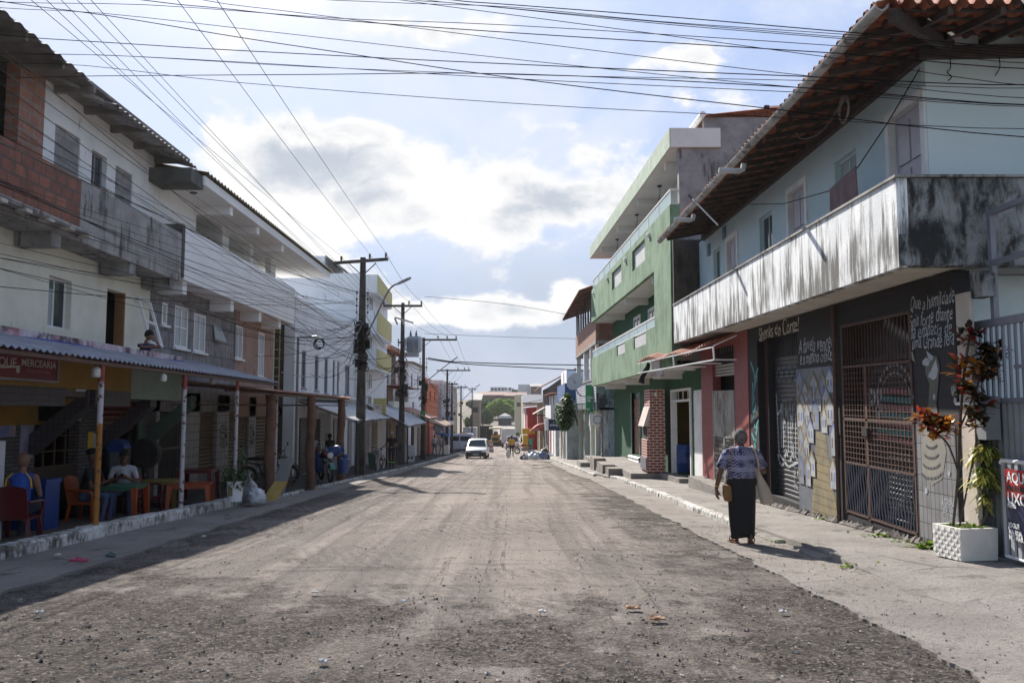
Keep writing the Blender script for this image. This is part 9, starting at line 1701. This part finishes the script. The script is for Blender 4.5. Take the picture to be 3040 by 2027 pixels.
LB = pl('bright_tree_leaf', (.22, .34, .05), (.13, .22, .03), sc=1.2, rough=.6, bp=0); LM = pl('mid_tree_leaf', (.06, .12, .025), (.035, .075, .016), sc=1.5, rough=.6, bp=0)
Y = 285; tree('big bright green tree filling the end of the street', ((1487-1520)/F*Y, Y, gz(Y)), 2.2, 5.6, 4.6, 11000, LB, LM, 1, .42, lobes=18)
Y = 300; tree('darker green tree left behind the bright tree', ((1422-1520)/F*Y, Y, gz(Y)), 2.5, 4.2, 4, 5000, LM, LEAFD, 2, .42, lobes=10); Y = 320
tree('dark spreading tree beside the kiosk at the far left bend', ((1432-1520)/F*255, 255, gz(255)), 2.2, 3.6, 3.0, 5000, LM, LEAFD, 8, .4, lobes=10); tree('low dark tree hanging over the road behind the left truck', ((1412-1520)/F*215, 215, gz(215)), 2.5, 3.0, 2.8, 4000, LM, LEAFD, 9, .36, lobes=9); tree('green tree between the bright tree and the narrow tan house', ((1518-1520)/F*280, 280, gz(280)), 2., 2.6, 2.6, 3000, LB, LM, 10, .4, lobes=8)
tree('small round tree on the skyline left', ((1414-1520)/F*330, 330, gz(330)), 2.5, 3, 2.4, 1500, LM, LEAFD, 3, .4); tree('tiny dark treetop on the skyline above the brown wall', ((1452-1520)/F*370, 370, gz(370)), 3, 2.2, 2, 800, LM, LEAFD, 4, .4); tree('pair of dark bushes between the white skyline houses', ((1520-1520)/F*390, 390, gz(390)), 3, 2.2, 2, 800, LM, LEAFD, 5, .4); tree('dark bush right among the white skyline houses', ((1536-1520)/F*392, 392, gz(392)), 3.2, 2, 2, 800, LM, LEAFD, 6, .4)
tree('low green shrub by the right kerb of the far slope', ((1533-1520)/F*180, 180, gz(180)), .6, 1., .8, 500, LB, LM, 7, .2, 'shrub', 'shrub')
# climbing plant hanging on the right facades
rr = random.Random(17); t = thing('climbing_plant', 'dense green climbing plant bulging from the wall left of the dish', 'climbing plant', (3.3, 50, zz(1210, 50))); ms = (MB(), MB()); mb = MB(); mb.tube(smooth_pts([(4.0, 50.2, zz(1262, 50)), (3.9, 50, zz(1240, 50)), (3.6, 50, zz(1215, 50))]), .06, 6); mb.build('stem', BARK, t)
for k in range(3600):
    v = rr.uniform(1168, 1268); w_ = 1-abs((v-1225)/58)**2; u = 1680+rr.gauss(0, 1)*12*(max(.25, w_))+(1225-v)*.06; p = atY(u, v, 50+rr.gauss(0, .45)); leaf(ms[0 if rr.random() < .45 else 1], p, (rr.uniform(-1, 1), rr.uniform(-1, 1), rr.uniform(-.8, .8)), rr.uniform(.12, .26), .05, .5, 2)
ms[0].build('leaves', LEAF, t, normals=False); ms[1].build('dark_leaves', LEAFD, t, normals=False)
# ---------------- far slope houses ----------------
HG = 'white houses on the skyline'
def blk(name, label, u0, u1, v0, v1, Y, D, m_, roof=None, wins=0, group=None):
    x0, x1 = (u0-1520)/F*Y, (u1-1520)/F*Y; z1, z0 = zz(v0, Y), min(zz(v1, Y), gz(Y)-.5); t = thing(name, label, 'house', ((x0+x1)/2, Y, gz(Y)), group); mb = MB(); mb.box(x0, x1, Y, Y+D, z0, z1); mb.build('wall', m_, t)
    if roof: mb = MB(); zr_ = z1+.01; mb.loft([[V((x0-.4, Y-.4, zr_)), V((x1+.4, Y-.4, zr_)), V((x1+.4, Y+D+.4, zr_+1.4)), V((x0-.4, Y+D+.4, zr_+1.4))], [V((x0-.4, Y-.4, zr_+.2)), V((x1+.4, Y-.4, zr_+.2)), V((x1+.4, Y+D+.4, zr_+1.6)), V((x0-.4, Y+D+.4, zr_+1.6))]]); mb.build('roof', roof, t)
    for k in range(wins): x = lerp(x0, x1, (k+.5)/wins); zc = (z1*1.35+zz(v1, Y)*.65)/2; mb = MB(); mb.box(x-.5, x+.5, Y-.06, Y-.001, zc-.5, zc+.5); mb.build('window', GLASS, t)
BRW = pl('dull_brown_wall', (.17, .10, .085), (.13, .08, .07)); SKW = pl('far_white_wall', (.62, .62, .62), (.54, .54, .55), sc=.5)
blk('long_brown_house', 'long dull brown roofed house across the far end of the street', 1418, 1500, 1174, 1215, 318, 8, BRW, pl('dull_brown_roof', (.20, .11, .09)), 3)
blk('low_brown_house', 'low brownish house with pale roof edge right of the bright tree', 1500, 1562, 1176, 1215, 300, 8, BRW, pl('dull_brown_roof', (.20, .11, .09)), 2)
blk('slate_roof_house', 'low cream house with a broad dark blue-grey roof facing the street', 1559, 1612, 1199, 1270, 126, 9, BEIGE, pl('slate_sheet', (.07, .085, .12), (.055, .065, .095)), 2)
blk('tall_tan_house', 'narrow tan house with grey shutter right of the bright tree', 1528, 1552, 1172, 1260, 200, 8, BEIGE, None, 1)
blk('pale_side_house', 'pale house with small pink tin awning on the right slope', 1551, 1566, 1195, 1270, 150, 8, WHITE, None, 1)
blk('skyline_house', 'long low white house on the skyline above the bright tree', 1456, 1498, 1149, 1168, 360, 8, SKW, None, 4, HG); blk('skyline_house', 'small white house with dark windows in the middle of the skyline', 1494, 1520, 1150, 1164, 375, 8, SKW, None, 2, HG); blk('skyline_house', 'large white gabled house rightmost on the skyline', 1538, 1608, 1141, 1166, 380, 10, SKW, None, 0, HG); blk('skyline_house', 'brown and black house beside the large white skyline house', 1576, 1606, 1148, 1162, 372, 6, BRW, FIBRO, 1, HG)
blk('left_slope_house', 'grey brown house at the left foot of the far slope', 1400, 1424, 1190, 1270, 160, 8, pl('left_slope_wall', (.25, .21, .17), (.18, .15, .12)), FIBRO, 1)
# end of file
# ---------------- thin haze of the backlit street ----------------
mb = MB(); mb.box(-640, 640, -100, 720, -12, 13.5); hz = mb.build('haze', None); hm = bpy.data.materials.new('haze'); hm.use_nodes = True; ht = NT(hm.node_tree); ho = ht.n('ShaderNodeOutputMaterial'); hv = ht.n('ShaderNodeVolumePrincipled'); hv.inputs['Density'].default_value = .00014; hv.inputs['Color'].default_value = (.92, .94, 1, 1); hv.inputs['Anisotropy'].default_value = .55
ht.l(hv.outputs[0], ho.inputs['Volume']); hz.data.materials.clear(); hz.data.materials.append(hm); hz['kind'] = 'stuff'
